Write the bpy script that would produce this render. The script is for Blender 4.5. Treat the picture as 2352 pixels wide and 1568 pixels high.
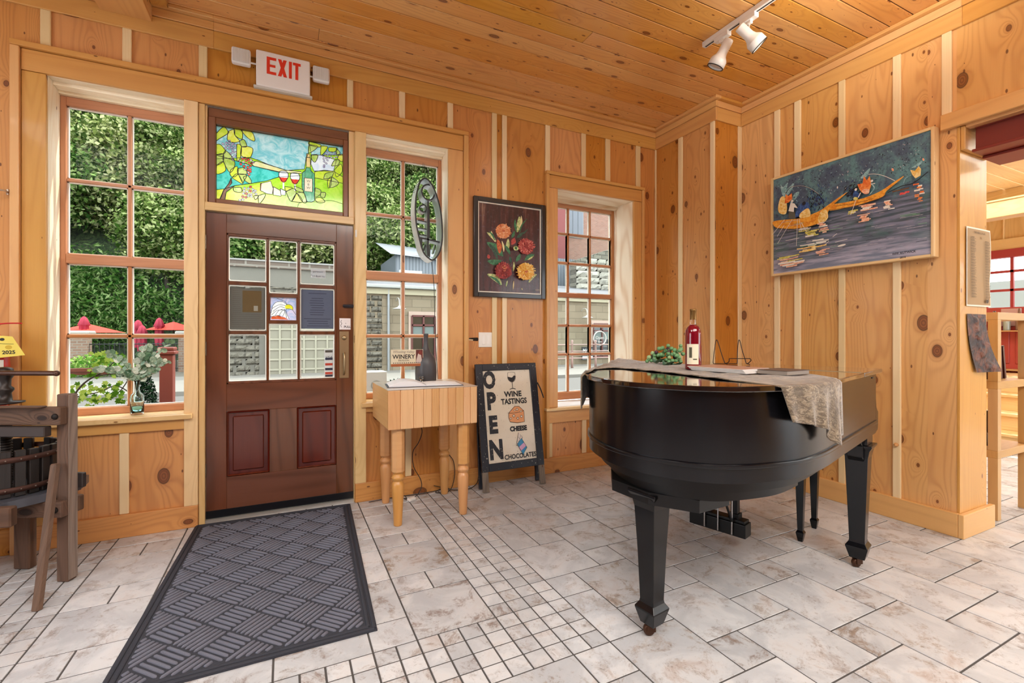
import bpy, bmesh, math, random
from mathutils import Matrix, Vector
import numpy as np
R = math.radians
for _o in list(bpy.data.objects): bpy.data.objects.remove(_o)
SC = bpy.context.scene
C = SC.collection
random.seed(7)

# ------------------------------------------------------------------ camera
cam = bpy.data.objects.new('camera', bpy.data.cameras.new('camera'))
C.objects.link(cam); SC.camera = cam
cam.location = (0, 0, 1.2295)
cam.rotation_euler = (R(90), 0, -R(26.025))
cam.data.sensor_width = 36
cam.data.lens = 1066.3 / 2352 * 36
cam.data.shift_y = -13.2 / 2352
cam.data.clip_start = 0.05; cam.data.clip_end = 400

# ------------------------------------------------------------------ exposure, sky, sun, lamps
SC.view_settings.view_transform = 'Standard'
SC.view_settings.look = 'None'
SC.view_settings.gamma = 1
SC.view_settings.use_curve_mapping = False
SC.view_settings.exposure = 0.0
SC.cycles.use_denoising = True
SC.cycles.max_bounces = 7
SC.cycles.diffuse_bounces = 4
SC.cycles.glossy_bounces = 3
SC.cycles.transmission_bounces = 6
SC.cycles.transparent_max_bounces = 10
SC.cycles.use_adaptive_sampling = True
SC.cycles.adaptive_threshold = 0.14
SC.cycles.adaptive_min_samples = 20
SC.cycles.sample_clamp_indirect = 6
SC.cycles.caustics_reflective = False
SC.cycles.caustics_refractive = False

world = bpy.data.worlds.new('world'); SC.world = world
world.use_nodes = True
_bg = world.node_tree.nodes['Background']
_bg.inputs[0].default_value = (0.90, 0.955, 1.0, 1)
_bg.inputs[1].default_value = 5.0

def lamp(name, kind, loc, rot, power, color=(1, 1, 1), size=1.0, size_y=None, **kw):
    l = bpy.data.lights.new(name, kind); l.energy = power; l.color = color
    if kind == 'AREA':
        l.size = size
        if size_y: l.shape = 'RECTANGLE'; l.size_y = size_y
    for k, v in kw.items(): setattr(l, k, v)
    o = bpy.data.objects.new(name, l); C.objects.link(o)
    o.location = loc; o.rotation_euler = rot
    return o
sun = lamp('sun', 'SUN', (0, 0, 30), (0, 0, 0), 4.6, (1, .95, .86), angle=R(1.2))
sun.rotation_euler = Vector((0.72, 0.205, 0.68)).to_track_quat('Z', 'Y').to_euler()
# added fill lights without fixtures, round the camera and in the shop room
lamp('overhead_fill', 'AREA', (0.2, -0.9, 3.22), (0, 0, 0), 108, (1, .97, .93), 1.8)
lamp('overhead_fill', 'AREA', (1.7, -1.3, 3.22), (0, 0, 0), 112, (1, .94, .86), 1.6)
lamp('overhead_fill', 'AREA', (-1.6, 0.6, 3.22), (0, 0, 0), 58, (1, .97, .93), 1.4)
lamp('overhead_fill', 'AREA', (6.3, 1.6, 2.80), (0, 0, 0), 90, (1, .93, .84), 2.4)

# ------------------------------------------------------------------ node helpers
def lin(h):
    h = h.lstrip('#')
    c = [int(h[i:i + 2], 16) / 255 for i in (0, 2, 4)]
    return tuple((x / 12.92 if x <= .04045 else ((x + .055) / 1.055) ** 2.4) for x in c) + (1.0,)

class G:
    def __init__(s, name):
        s.m = bpy.data.materials.new(name); s.m.use_nodes = True
        s.t = s.m.node_tree; s.t.nodes.clear()
        s.out = s.t.nodes.new('ShaderNodeOutputMaterial')
    def put(s, sock, val):
        if val is None: return
        if isinstance(val, bpy.types.NodeSocket): s.t.links.new(val, sock)
        else:
            if sock.type == 'RGBA' and len(val) == 3: val = tuple(val) + (1,)
            sock.default_value = val
    def n(s, typ, props=None, **inp):
        nd = s.t.nodes.new('ShaderNode' + typ)
        for k, v in (props or {}).items(): setattr(nd, k, v)
        for k, v in inp.items(): s.put(nd.inputs[k.replace('_', ' ')], v)
        return nd
    def math(s, op, a, b=None, c=None, clamp=False):
        nd = s.t.nodes.new('ShaderNodeMath'); nd.operation = op; nd.use_clamp = clamp
        s.put(nd.inputs[0], a)
        if b is not None: s.put(nd.inputs[1], b)
        if c is not None: s.put(nd.inputs[2], c)
        return nd.outputs[0]
    def mix(s, f, a, b, mode='MIX'):
        nd = s.t.nodes.new('ShaderNodeMix'); nd.data_type = 'RGBA'; nd.blend_type = mode
        s.put(nd.inputs[0], f); s.put(nd.inputs[6], a); s.put(nd.inputs[7], b)
        return nd.outputs[2]
    def ramp(s, f, stops, interp='LINEAR'):
        nd = s.t.nodes.new('ShaderNodeValToRGB'); cr = nd.color_ramp; cr.interpolation = interp
        while len(cr.elements) < len(stops): cr.elements.new(0.5)
        for e, (p, c) in zip(cr.elements, stops):
            e.position = p; e.color = c if isinstance(c, tuple) else (c, c, c, 1)
        s.put(nd.inputs[0], f)
        return nd.outputs[0]
    def sstep(s, x, a, b):
        nd = s.t.nodes.new('ShaderNodeMapRange'); nd.interpolation_type = 'SMOOTHSTEP'
        s.put(nd.inputs[0], x); nd.inputs[1].default_value = a; nd.inputs[2].default_value = b
        return nd.outputs[0]
    def xyz(s, x=0.0, y=0.0, z=0.0):
        nd = s.t.nodes.new('ShaderNodeCombineXYZ')
        s.put(nd.inputs[0], x); s.put(nd.inputs[1], y); s.put(nd.inputs[2], z)
        return nd.outputs[0]
    def sep(s, v):
        nd = s.t.nodes.new('ShaderNodeSeparateXYZ'); s.put(nd.inputs[0], v)
        return nd.outputs
    def noise(s, vec, scale, detail=3, rough=.5, dist=0.0, dims='3D'):
        nd = s.t.nodes.new('ShaderNodeTexNoise'); nd.noise_dimensions = dims
        s.put(nd.inputs['Vector'], vec); nd.inputs['Scale'].default_value = scale
        nd.inputs['Detail'].default_value = detail; nd.inputs['Roughness'].default_value = rough
        nd.inputs['Distortion'].default_value = dist
        return nd.outputs[0]
    def bump(s, h, strength=.3, dist=.01):
        nd = s.t.nodes.new('ShaderNodeBump'); s.put(nd.inputs['Height'], h)
        nd.inputs['Strength'].default_value = strength; nd.inputs['Distance'].default_value = dist
        return nd.outputs[0]
    def uv(s): return s.t.nodes.new('ShaderNodeTexCoord').outputs['UV']
    def obj(s): return s.t.nodes.new('ShaderNodeTexCoord').outputs['Object']
    def rnd(s):
        nd = s.t.nodes.new('ShaderNodeAttribute'); nd.attribute_name = 'rnd'
        return nd.outputs['Fac']
    def pbr(s, color, rough=.5, metal=0.0, normal=None, coat=0.0, spec=.5, **kw):
        nd = s.t.nodes.new('ShaderNodeBsdfPrincipled')
        s.put(nd.inputs['Base Color'], color); s.put(nd.inputs['Roughness'], rough)
        s.put(nd.inputs['Metallic'], metal); s.put(nd.inputs['Specular IOR Level'], spec)
        s.put(nd.inputs['Coat Weight'], coat)
        if coat: nd.inputs['Coat Roughness'].default_value = .08
        if normal is not None: s.put(nd.inputs['Normal'], normal)
        for k, v in kw.items(): s.put(nd.inputs[k.replace('_', ' ')], v)
        s.t.links.new(nd.outputs[0], s.out.inputs[0])
        return nd
    def surf(s, sock): s.t.links.new(sock, s.out.inputs[0])

_plain = {}
def plain(col, rough=.5, metal=0.0, name=None, coat=0.0, spec=.5, **kw):
    key = (col, rough, metal, coat, spec, tuple(kw.items()))
    if key not in _plain:
        g = G(name or 'paint_' + col.strip('#')); g.pbr(lin(col), rough, metal, coat=coat, spec=spec, **kw)
        _plain[key] = g.m
    return _plain[key]

def wood(name, light, mid, dark, knot='#5a2c12', kdens=.5, kscale=(4.2, 2.6), ksize=.10, lines=.38, freq=26.0,
         rough=.38, coat=.15, tone=.10, across=5.0, along=.45, fib=.10, bump=.05):
    """plain-sawn board: contour lines of a stretched field, bent round the knots; UV = metres across, along the grain"""
    g = G(name)
    u, v, _ = g.sep(g.uv()); r = g.rnd()
    ru = g.math('MULTIPLY', r, 71.3); rv = g.math('MULTIPLY', r, 37.7)
    U = g.math('ADD', u, ru); V = g.math('ADD', v, rv)
    wob = g.noise(g.xyz(g.math('MULTIPLY', U, 3.0), g.math('MULTIPLY', V, 1.3), 0), 1.0, 2)
    Uw = g.math('ADD', U, g.math('MULTIPLY', g.math('SUBTRACT', wob, .5), .03))
    vor = g.n('TexVoronoi', {'voronoi_dimensions': '2D', 'feature': 'F1'},
              Vector=g.xyz(g.math('MULTIPLY', Uw, kscale[0]), g.math('MULTIPLY', V, kscale[1]), 0), Scale=1.0, Randomness=1.0)
    d = vor.outputs['Distance']; cs = g.sep(vor.outputs['Color'])
    gate = g.math('LESS_THAN', cs[0], kdens)
    rad = g.math('MULTIPLY', g.math('MULTIPLY_ADD', g.math('POWER', cs[1], 2.2), 1.0, .22), ksize)
    kd = g.math('DIVIDE', d, rad)
    swell = g.math('MULTIPLY', g.math('POWER', 2.718, g.math('MULTIPLY', d, -9.0)), gate)
    f1 = g.noise(g.xyz(g.math('MULTIPLY', Uw, across), g.math('MULTIPLY', V, along), r), 1.0, 1.5, .4)
    field = g.math('ADD', g.math('ADD', g.math('MULTIPLY', f1, 1.5), g.math('MULTIPLY', Uw, .7)), g.math('MULTIPLY', swell, .55))
    s_ = g.math('SINE', g.math('MULTIPLY', field, freq * 3.0))
    ln = g.math('POWER', g.math('MULTIPLY_ADD', s_, .5, .5), 2.6)
    lv = g.noise(g.xyz(g.math('MULTIPLY', U, 6.0), g.math('MULTIPLY', V, .9), 3.0), 1.0, 2)
    ln = g.math('MULTIPLY', ln, g.math('MULTIPLY_ADD', lv, 1.3, 0.0))
    fibn = g.noise(g.xyz(g.math('MULTIPLY', Uw, 330.0), g.math('MULTIPLY', V, 6.0), r), 1.0, 2)
    base = g.mix(g.noise(g.xyz(g.math('MULTIPLY', U, 5.0), g.math('MULTIPLY', V, 1.1), 9.0), 1.0, 3), lin(light), lin(mid))
    base = g.mix(g.math('MULTIPLY', ln, lines), base, lin(dark))
    base = g.mix(g.math('MULTIPLY', fibn, fib * 2), base, lin(dark))
    # knots
    halo = g.math('MULTIPLY', g.math('SUBTRACT', 1.0, g.sstep(kd, .7, 2.2)), gate)
    base = g.mix(g.math('MULTIPLY', halo, .45), base, lin(dark))
    core = g.math('MULTIPLY', g.math('SUBTRACT', 1.0, g.sstep(kd, .82, 1.05)), gate)
    kr = g.math('SINE', g.math('MULTIPLY', kd, 16.0))
    kc = g.mix(g.math('MULTIPLY_ADD', kr, .25, .35), lin(knot), lin(dark))
    base = g.mix(g.math('MULTIPLY', core, .88), base, kc)
    edge = g.math('MULTIPLY', g.math('MULTIPLY', g.sstep(kd, .78, .95), g.math('SUBTRACT', 1.0, g.sstep(kd, .98, 1.12))), gate)
    base = g.mix(g.math('MULTIPLY', edge, .75), base, lin('#2e1408'))
    # pin knots
    v2 = g.n('TexVoronoi', {'voronoi_dimensions': '2D', 'feature': 'F1'},
             Vector=g.xyz(g.math('MULTIPLY', Uw, kscale[0] * 2.3), g.math('MULTIPLY', V, kscale[1] * 1.7), 0), Scale=1.0, Randomness=1.0)
    c2 = g.sep(v2.outputs['Color']); r2_ = g.math('MULTIPLY', g.math('ADD', c2[1], .35), ksize * .42)
    pin = g.math('MULTIPLY', g.math('SUBTRACT', 1.0, g.sstep(g.math('DIVIDE', v2.outputs['Distance'], r2_), .6, 1.1)), g.math('LESS_THAN', c2[0], kdens * .45))
    base = g.mix(g.math('MULTIPLY', pin, .85), base, lin(knot))
    # board to board tone
    tv = g.math('FRACT', g.math('MULTIPLY', r, 113.7))
    hsv = g.n('HueSaturation', Hue=g.math('MULTIPLY_ADD', g.math('FRACT', g.math('MULTIPLY', r, 57.1)), -.008, .503),
              Saturation=g.math('MULTIPLY_ADD', tv, .16, .93), Value=g.math('MULTIPLY_ADD', tv, -tone * 2, 1 + tone), Color=base)
    g.pbr(hsv.outputs[0], rough, coat=coat, normal=g.bump(g.math('ADD', ln, g.math('MULTIPLY', fibn, .4)), bump, .004))
    return g.m

M = {}
M['pine'] = wood('knotty_pine', '#e8bc7c', '#d59e56', '#a4622a', kdens=.75, kscale=(4.6, 2.9), ksize=.13)
M['pine_warm'] = wood('knotty_pine_warm', '#dca25c', '#c6853f', '#965422', kdens=.75, kscale=(4.6, 2.9), ksize=.13)
M['pine_trim'] = wood('pine_trim', '#e2b270', '#d39d56', '#a86a32', kdens=.42, kscale=(3.4, 1.7), ksize=.07, lines=.25, across=4, along=.3)
M['pine_batten'] = wood('pale_batten', '#efdcb2', '#e7cd9a', '#cfa76c', kdens=.12, kscale=(6, 2.2), ksize=.05, lines=.18, across=7, along=.25)
M['pine_pale'] = wood('pale_pine', '#ecd09b', '#e2bf86', '#bf9156', kdens=.2, kscale=(4, 1.8), ksize=.06, lines=.3)
M['ceiling'] = wood('ceiling_pine', '#e6b066', '#d39044', '#a66028', knot='#5c2a12', kdens=.9, kscale=(8.5, 3.6), ksize=.11, lines=.34, tone=.05, rough=.3, coat=.3, across=5, along=.35)
M['jamb'] = wood('pale_jamb', '#fbf1dc', '#f7e8cb', '#dfba84', kdens=.12, lines=.35, coat=0, rough=.5)
M['plywood'] = wood('plywood_jamb', '#faf0dc', '#f5e6cc', '#cfa673', kdens=0.0, lines=.75, freq=15, across=3.2, along=.5, coat=0, rough=.5)
M['cedar'] = wood('cedar_sash', '#cb9268', '#b87b52', '#8f5a38', kdens=.15, kscale=(5, 1.5), ksize=.05, lines=.3, across=9, along=.3)
M['walnut'] = wood('walnut_door', '#7a4c34', '#623822', '#30180c', knot='#200a05', kdens=.12, ksize=.05, kscale=(3, 1.2), lines=.5, freq=12, rough=.25, coat=.35, across=4, along=.4, tone=.06)
M['walnut_panel'] = wood('door_panel', '#6a2a1c', '#561c12', '#290b05', knot='#200a05', kdens=0, lines=.5, freq=12, rough=.2, coat=.4, across=4, along=.4, tone=.04)
M['brown_frame'] = wood('brown_frame', '#8e5a35', '#774422', '#4a2710', kdens=.1, ksize=.05, lines=.45, rough=.35, coat=.1, tone=.05)
M['maple'] = wood('maple_block', '#e6bc88', '#d8a672', '#b57c48', kdens=.08, kscale=(6, 2), ksize=.035, lines=.25, across=6, along=.3, rough=.35, coat=.2, tone=.09)
M['maple_leg'] = wood('maple_leg', '#deab72', '#cf965a', '#ad7038', kdens=.05, ksize=.03, lines=.2, rough=.35, coat=.2, tone=.05)
M['old_wood'] = wood('weathered_wood', '#7d604c', '#5f4332', '#2f1e16', knot='#1c120d', kdens=.3, kscale=(5, 2.4), ksize=.08, lines=.5, rough=.75, coat=0, tone=.14, fib=.3, bump=.25)
M['old_edge'] = wood('paler_edge', '#a8978b', '#8a776b', '#54443a', kdens=.1, lines=.6, rough=.8, coat=0, tone=.1, fib=.3, bump=.3)
M['dark_stave'] = wood('dark_stave', '#241c1a', '#171110', '#0c0908', kdens=.05, lines=.4, rough=.6, coat=.1, tone=.2, bump=.2)
M['grey_wood'] = wood('worn_leg', '#9b9286', '#857a6e', '#4b423b', kdens=.1, lines=.6, rough=.8, coat=0, fib=.3, bump=.3)
M['birch'] = wood('birch_table', '#cfa873', '#c39a64', '#a57b48', kdens=0, lines=.2, across=4, along=.3, rough=.45, coat=.05, tone=.04)

# tiles and grout
g = G('stone_tile')
o = g.obj(); r = g.rnd(); x, y, _ = g.sep(o)
P = g.xyz(g.math('ADD', x, g.math('MULTIPLY', r, 31.0)), g.math('ADD', y, g.math('MULTIPLY', r, 17.0)), 0.0)
n1 = g.noise(P, 3.5, 6, .62, .9); n2 = g.noise(P, 7.0, 9, .78, .5); n3 = g.noise(P, 55.0, 5, .7, .8)
tv = g.math('FRACT', g.math('MULTIPLY', r, 91.7)); tw = g.math('FRACT', g.math('MULTIPLY', r, 43.3))
col = g.mix(g.sstep(n1, .38, .62), lin('#babcc0'), lin('#d3d4d6'))
warm = g.mix(tw, lin('#80685c'), lin('#94795c'))
col = g.mix(g.math('MULTIPLY', g.sstep(n2, .50, .64), g.math('MULTIPLY_ADD', tv, .6, .28)), col, warm)
col = g.mix(g.math('MULTIPLY', g.sstep(n1, .52, .72), g.math('MULTIPLY_ADD', tw, .5, .12)), col, lin('#a98c7c'))
col = g.mix(g.math('MULTIPLY', g.math('MULTIPLY', g.sstep(n3, .52, .64), g.sstep(n2, .45, .6)), .55), col, lin('#75675f'))
hs = g.n('HueSaturation', Hue=.5, Saturation=.95, Value=g.math('MULTIPLY_ADD', tv, -.16, 1.03), Color=col)
g.pbr(hs.outputs[0], g.math('MULTIPLY_ADD', n2, .25, .24), normal=g.bump(g.math('ADD', n1, g.math('MULTIPLY', n2, .6)), .25, .006), spec=.5)
M['tile'] = g.m
M['grout'] = plain('#4c4947', .9, name='grout')

# glass: thin pane, mostly clear with a little mirror
g = G('window_glass')
fr = g.n('LayerWeight', Blend=.5)
mx = g.n('MixShader', Fac=g.math('MULTIPLY_ADD', g.math('POWER', fr.outputs['Facing'], 5.0), .25, .0025))
tr = g.n('BsdfTransparent', Color=(.96, .98, .97, 1)); gl = g.n('BsdfGlossy', Color=(1, 1, 1, 1), Roughness=.02)
g.t.links.new(tr.outputs[0], mx.inputs[1]); g.t.links.new(gl.outputs[0], mx.inputs[2]); g.surf(mx.outputs[0])
M['glass'] = g.m
def clear_glass(name, col, ior=1.45, rough=0.0):
    g = G(name)
    p = g.pbr(col, rough, **{'Transmission_Weight': 1.0, 'IOR': ior})
    return g.m
def thin_tint(name, col, opacity):
    g = G(name)
    mx = g.n('MixShader', Fac=opacity); tr = g.n('BsdfTransparent', Color=(1, 1, 1, 1)); df = g.n('BsdfDiffuse', Color=col)
    g.t.links.new(tr.outputs[0], mx.inputs[1]); g.t.links.new(df.outputs[0], mx.inputs[2]); g.surf(mx.outputs[0])
    return g.m
def stained(name, col, streak=.25, col2=None, dim=1.0):
    g = G(name)
    n = g.noise(g.obj(), 14.0, 4, .6, 1.5)
    c2 = lin(col2) if col2 else tuple(min(1, v * 1.5 + .08) for v in lin(col)[:3]) + (1,)
    c = g.mix(g.sstep(n, .35, .68), lin(col), c2)
    if dim < 1: c = g.mix(1.0, c, (dim, dim, dim, 1), 'MULTIPLY')
    tl = g.n('BsdfTranslucent', Color=c); tr = g.n('BsdfTransparent', Color=c); gl = g.n('BsdfGlossy', Color=(1, 1, 1, 1), Roughness=.1)
    a = g.n('MixShader', Fac=streak); g.t.links.new(tl.outputs[0], a.inputs[1]); g.t.links.new(tr.outputs[0], a.inputs[2])
    b = g.n('MixShader', Fac=.05); g.t.links.new(a.outputs[0], b.inputs[1]); g.t.links.new(gl.outputs[0], b.inputs[2])
    g.surf(b.outputs[0])
    return g.m

# ------------------------------------------------------------------ mesh builder
class MB:
    def __init__(s, Mx=None):
        s.v = []; s.f = []; s.uv = []; s.r = []; s.mi = []; s.sm = []
        s.M = Mx or Matrix(); s.mat = 0
    def add(s, verts, faces, uvs=None, r=None, smooth=False):
        b = len(s.v); Mx = s.M
        for p in verts: s.v.append(tuple(Mx @ Vector(p)))
        if r is None: r = random.random()
        for i, f in enumerate(faces):
            s.f.append([b + k for k in f])
            s.uv.append(uvs[i] if uvs else [(verts[k][0], verts[k][1]) for k in f])
            s.r.append(r); s.mi.append(s.mat); s.sm.append(smooth)
    def box(s, x0, x1, y0, y1, z0, z1, grain='z', r=None):
        if x0 > x1: x0, x1 = x1, x0
        if y0 > y1: y0, y1 = y1, y0
        if z0 > z1: z0, z1 = z1, z0
        P = [(x, y, z) for x in (x0, x1) for y in (y0, y1) for z in (z0, z1)]
        F = [((0, 1, 3, 2), 0), ((4, 6, 7, 5), 0), ((0, 4, 5, 1), 1), ((2, 3, 7, 6), 1), ((0, 2, 6, 4), 2), ((1, 5, 7, 3), 2)]
        ga = 'xyz'.index(grain); uvs = []
        for f, ax in F:
            o = [k for k in range(3) if k != ax]
            if ga in o: va = ga; ua = [k for k in o if k != ga][0]
            else: ua, va = o
            off = (ax * .37) if ga != ax else .11
            uvs.append([(P[k][ua] + off, P[k][va]) for k in f])
        s.add(P, [f for f, _ in F], uvs, r)
    def poly(s, pts, r=None, z=0.0):
        """flat polygon in the local xy plane"""
        s.add([(p[0], p[1], z) for p in pts], [list(range(len(pts)))], None, r)
    def prism(s, pts, z0, z1, r=None, grain=0, smooth=False):
        n = len(pts)
        V = [(p[0], p[1], z0) for p in pts] + [(p[0], p[1], z1) for p in pts]
        if r is None: r = random.random()
        cap = [(p[1 - grain], p[grain]) for p in pts]
        s.add(V, [list(range(n - 1, -1, -1)), list(range(n, 2 * n))], [cap[::-1], cap], r)
        L = 0; F = []; U = []
        for i in range(n):
            j = (i + 1) % n; dl = math.dist(pts[i][:2], pts[j][:2])
            F.append([i, j, n + j, n + i]); U.append([(z0, L), (z0, L + dl), (z1, L + dl), (z1, L)]); L += dl
        s.add(V, F, U, r, smooth)
    def lathe(s, prof, n=24, c=(0, 0, 0), r=None, smooth=True, arc=None):
        V = []; F = []; U = []; m = len(prof)
        for i in range(n):
            a = 2 * math.pi * i / n
            for (rr, z) in prof: V.append((c[0] + rr * math.cos(a), c[1] + rr * math.sin(a), c[2] + z))
        for i in range(n):
            j = (i + 1) % n
            for k in range(m - 1):
                F.append([i * m + k, j * m + k, j * m + k + 1, i * m + k + 1])
                ua, ub = i / n * .3, (i + 1) / n * .3
                U.append([(ua, prof[k][1]), (ub, prof[k][1]), (ub, prof[k + 1][1]), (ua, prof[k + 1][1])])
        s.add(V, F, U, r, smooth)
    def tube(s, pts, rad, n=8, closed=False, r=None, rads=None, flat=1.0):
        pts = [Vector(p) for p in pts]; m = len(pts); V = []; F = []; U = []
        up = None; L = 0
        for i, p in enumerate(pts):
            a = pts[i - 1] if (i > 0 or closed) else p
            b = pts[(i + 1) % m] if (i < m - 1 or closed) else p
            t = (b - a).normalized() if (b - a).length > 1e-9 else Vector((0, 0, 1))
            if up is None:
                up = Vector((0, 0, 1)) if abs(t.z) < .9 else Vector((1, 0, 0))
            sx = t.cross(up).normalized(); up = sx.cross(t).normalized()
            rr = rads[i] if rads else rad
            for k in range(n):
                an = 2 * math.pi * k / n
                V.append(tuple(p + sx * math.cos(an) * rr + up * math.sin(an) * rr * flat))
        segs = m if closed else m - 1
        for i in range(segs):
            j = (i + 1) % m; dl = (pts[j] - pts[i]).length
            for k in range(n):
                k2 = (k + 1) % n
                F.append([i * n + k, i * n + k2, j * n + k2, j * n + k])
                U.append([(k / n * .1, L), ((k + 1) / n * .1, L), ((k + 1) / n * .1, L + dl), (k / n * .1, L + dl)])
            L += dl
        if r is None: r = random.random()
        s.add(V, F, U, r, True)
        if not closed:
            s.add(V, [list(range(n - 1, -1, -1)), [(m - 1) * n + k for k in range(n)]], None, r)
    def ball(s, c, rad, n=12, m=8, sc=(1, 1, 1), r=None):
        V = []; F = []
        for i in range(m + 1):
            th = math.pi * i / m
            for k in range(n):
                ph = 2 * math.pi * k / n
                V.append((c[0] + rad * sc[0] * math.sin(th) * math.cos(ph), c[1] + rad * sc[1] * math.sin(th) * math.sin(ph), c[2] + rad * sc[2] * math.cos(th)))
        for i in range(m):
            for k in range(n):
                k2 = (k + 1) % n
                F.append([i * n + k, (i + 1) * n + k, (i + 1) * n + k2, i * n + k2])
        s.add(V, F, None, r, True)
    def grid(s, fn, nu, nv, r=None, smooth=True):
        V = []; F = []; U = []
        for i in range(nu + 1):
            for j in range(nv + 1): V.append(tuple(fn(i / nu, j / nv)))
        for i in range(nu):
            for j in range(nv):
                a = i * (nv + 1) + j
                F.append([a, a + nv + 1, a + nv + 2, a + 1])
                U.append([(i / nu, j / nv), ((i + 1) / nu, j / nv), ((i + 1) / nu, (j + 1) / nv), (i / nu, (j + 1) / nv)])
        s.add(V, F, U, r, smooth)
    def text(s, body, x, y, size, mat=None, sx=1.0, bold=0.0, align='LEFT', z=0.0, ex=0.0, rot=0.0, shear=0.0):
        cu = bpy.data.curves.new('t', 'FONT'); cu.body = body; cu.size = size; cu.align_x = align
        cu.offset = bold; cu.resolution_u = 3; cu.extrude = ex; cu.shear = shear
        ob = bpy.data.objects.new('t', cu); me = ob.to_mesh()
        ca, sa = math.cos(rot), math.sin(rot)
        V = [(x + (v.co.x * sx) * ca - v.co.y * sa, y + (v.co.x * sx) * sa + v.co.y * ca, z + v.co.z) for v in me.vertices]
        F = [list(p.vertices) for p in me.polygons]
        ob.to_mesh_clear(); bpy.data.objects.remove(ob); bpy.data.curves.remove(cu)
        old = s.mat
        if mat is not None: s.mat = mat
        if F: s.add(V, F, None, .5)
        s.mat = old
    def build(s, name, mats, parent=None, bevel=0.0, seg=1, recalc=True, origin=None, solid=0.0, sub=0):
        if not isinstance(mats, (list, tuple)): mats = [mats]
        if parent is not None: off = world_loc(parent)
        elif origin is not None: off = Vector(origin)
        else:
            a = np.array(s.v); off = Vector(((a[:, 0].min() + a[:, 0].max()) / 2, (a[:, 1].min() + a[:, 1].max()) / 2, a[:, 2].min()))
        me = bpy.data.meshes.new(name)
        me.from_pydata([tuple(Vector(p) - off) for p in s.v], [], s.f)
        for m_ in mats: me.materials.append(m_)
        ul = me.uv_layers.new(name='UVMap')
        flat = [c for f in s.uv for p in f for c in p]
        ul.data.foreach_set('uv', flat)
        at = me.attributes.new('rnd', 'FLOAT', 'FACE'); at.data.foreach_set('value', s.r)
        me.polygons.foreach_set('material_index', s.mi); me.polygons.foreach_set('use_smooth', s.sm)
        if recalc:
            bm = bmesh.new(); bm.from_mesh(me)
            bmesh.ops.recalc_face_normals(bm, faces=bm.faces); bm.to_mesh(me); bm.free()
        me.update()
        ob = bpy.data.objects.new(name, me); C.objects.link(ob)
        if parent is not None: ob.parent = parent
        else: ob.location = off
        if solid:
            md = ob.modifiers.new('solid', 'SOLIDIFY'); md.thickness = solid; md.offset = 0
        if bevel:
            md = ob.modifiers.new('bevel', 'BEVEL'); md.width = bevel; md.segments = seg; md.limit_method = 'ANGLE'; md.angle_limit = R(40)
        if sub:
            md = ob.modifiers.new('sub', 'SUBSURF'); md.levels = sub; md.render_levels = sub
        return ob
def world_loc(o):
    v = Vector((0, 0, 0))
    while o is not None: v += o.location; o = o.parent
    return v
def tag(o, label=None, cat=None, group=None, kind=None):
    if label: o['label'] = label
    if cat: o['category'] = cat
    if group: o['group'] = group
    if kind: o['kind'] = kind
    return o
def thing(name, label, cat, loc, group=None):
    o = bpy.data.objects.new(name, None); C.objects.link(o); o.location = loc
    o.empty_display_size = .1
    return tag(o, label, cat, group)
def struct(o, label=None):
    o['kind'] = 'structure'
    if label: o['label'] = label
    return o
def sroot(name, loc):
    o = bpy.data.objects.new(name, None); C.objects.link(o); o.location = loc; o['kind'] = 'structure'; return o
def copy_tree(o, parent=None):
    c = o.copy(); C.objects.link(c); c.parent = parent
    for ch in [q for q in bpy.data.objects if q.parent == o]: copy_tree(ch, c)
    return c
def front(Y=3.6, x0=0.0, z0=0.0):          # local x right, y up, z out of the wall towards the room
    return Matrix(((1, 0, 0, x0), (0, 0, -1, Y), (0, 1, 0, z0), (0, 0, 0, 1)))
def right(X=3.7, y0=0.0, z0=0.0):          # wall facing -X: local x = -Y, y up, z out
    return Matrix(((0, 0, -1, X), (-1, 0, 0, y0), (0, 1, 0, z0), (0, 0, 0, 1)))
def spline(pts, n=6, closed=False):
    out = []; m = len(pts)
    rng = range(m if closed else m - 1)
    for i in rng:
        g_ = lambda k: pts[k % m] if closed else pts[max(0, min(m - 1, k))]
        p0, p1, p2, p3 = g_(i - 1), g_(i), g_(i + 1), g_(i + 2)
        for k in range(n):
            t = k / n
            out.append(tuple(.5 * ((2 * b) + (-a + c_) * t + (2 * a - 5 * b + 4 * c_ - d_) * t * t + (-a + 3 * b - 3 * c_ + d_) * t ** 3)
                             for a, b, c_, d_ in zip(p0, p1, p2, p3)))
    if not closed: out.append(tuple(pts[-1]))
    return out
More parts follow.
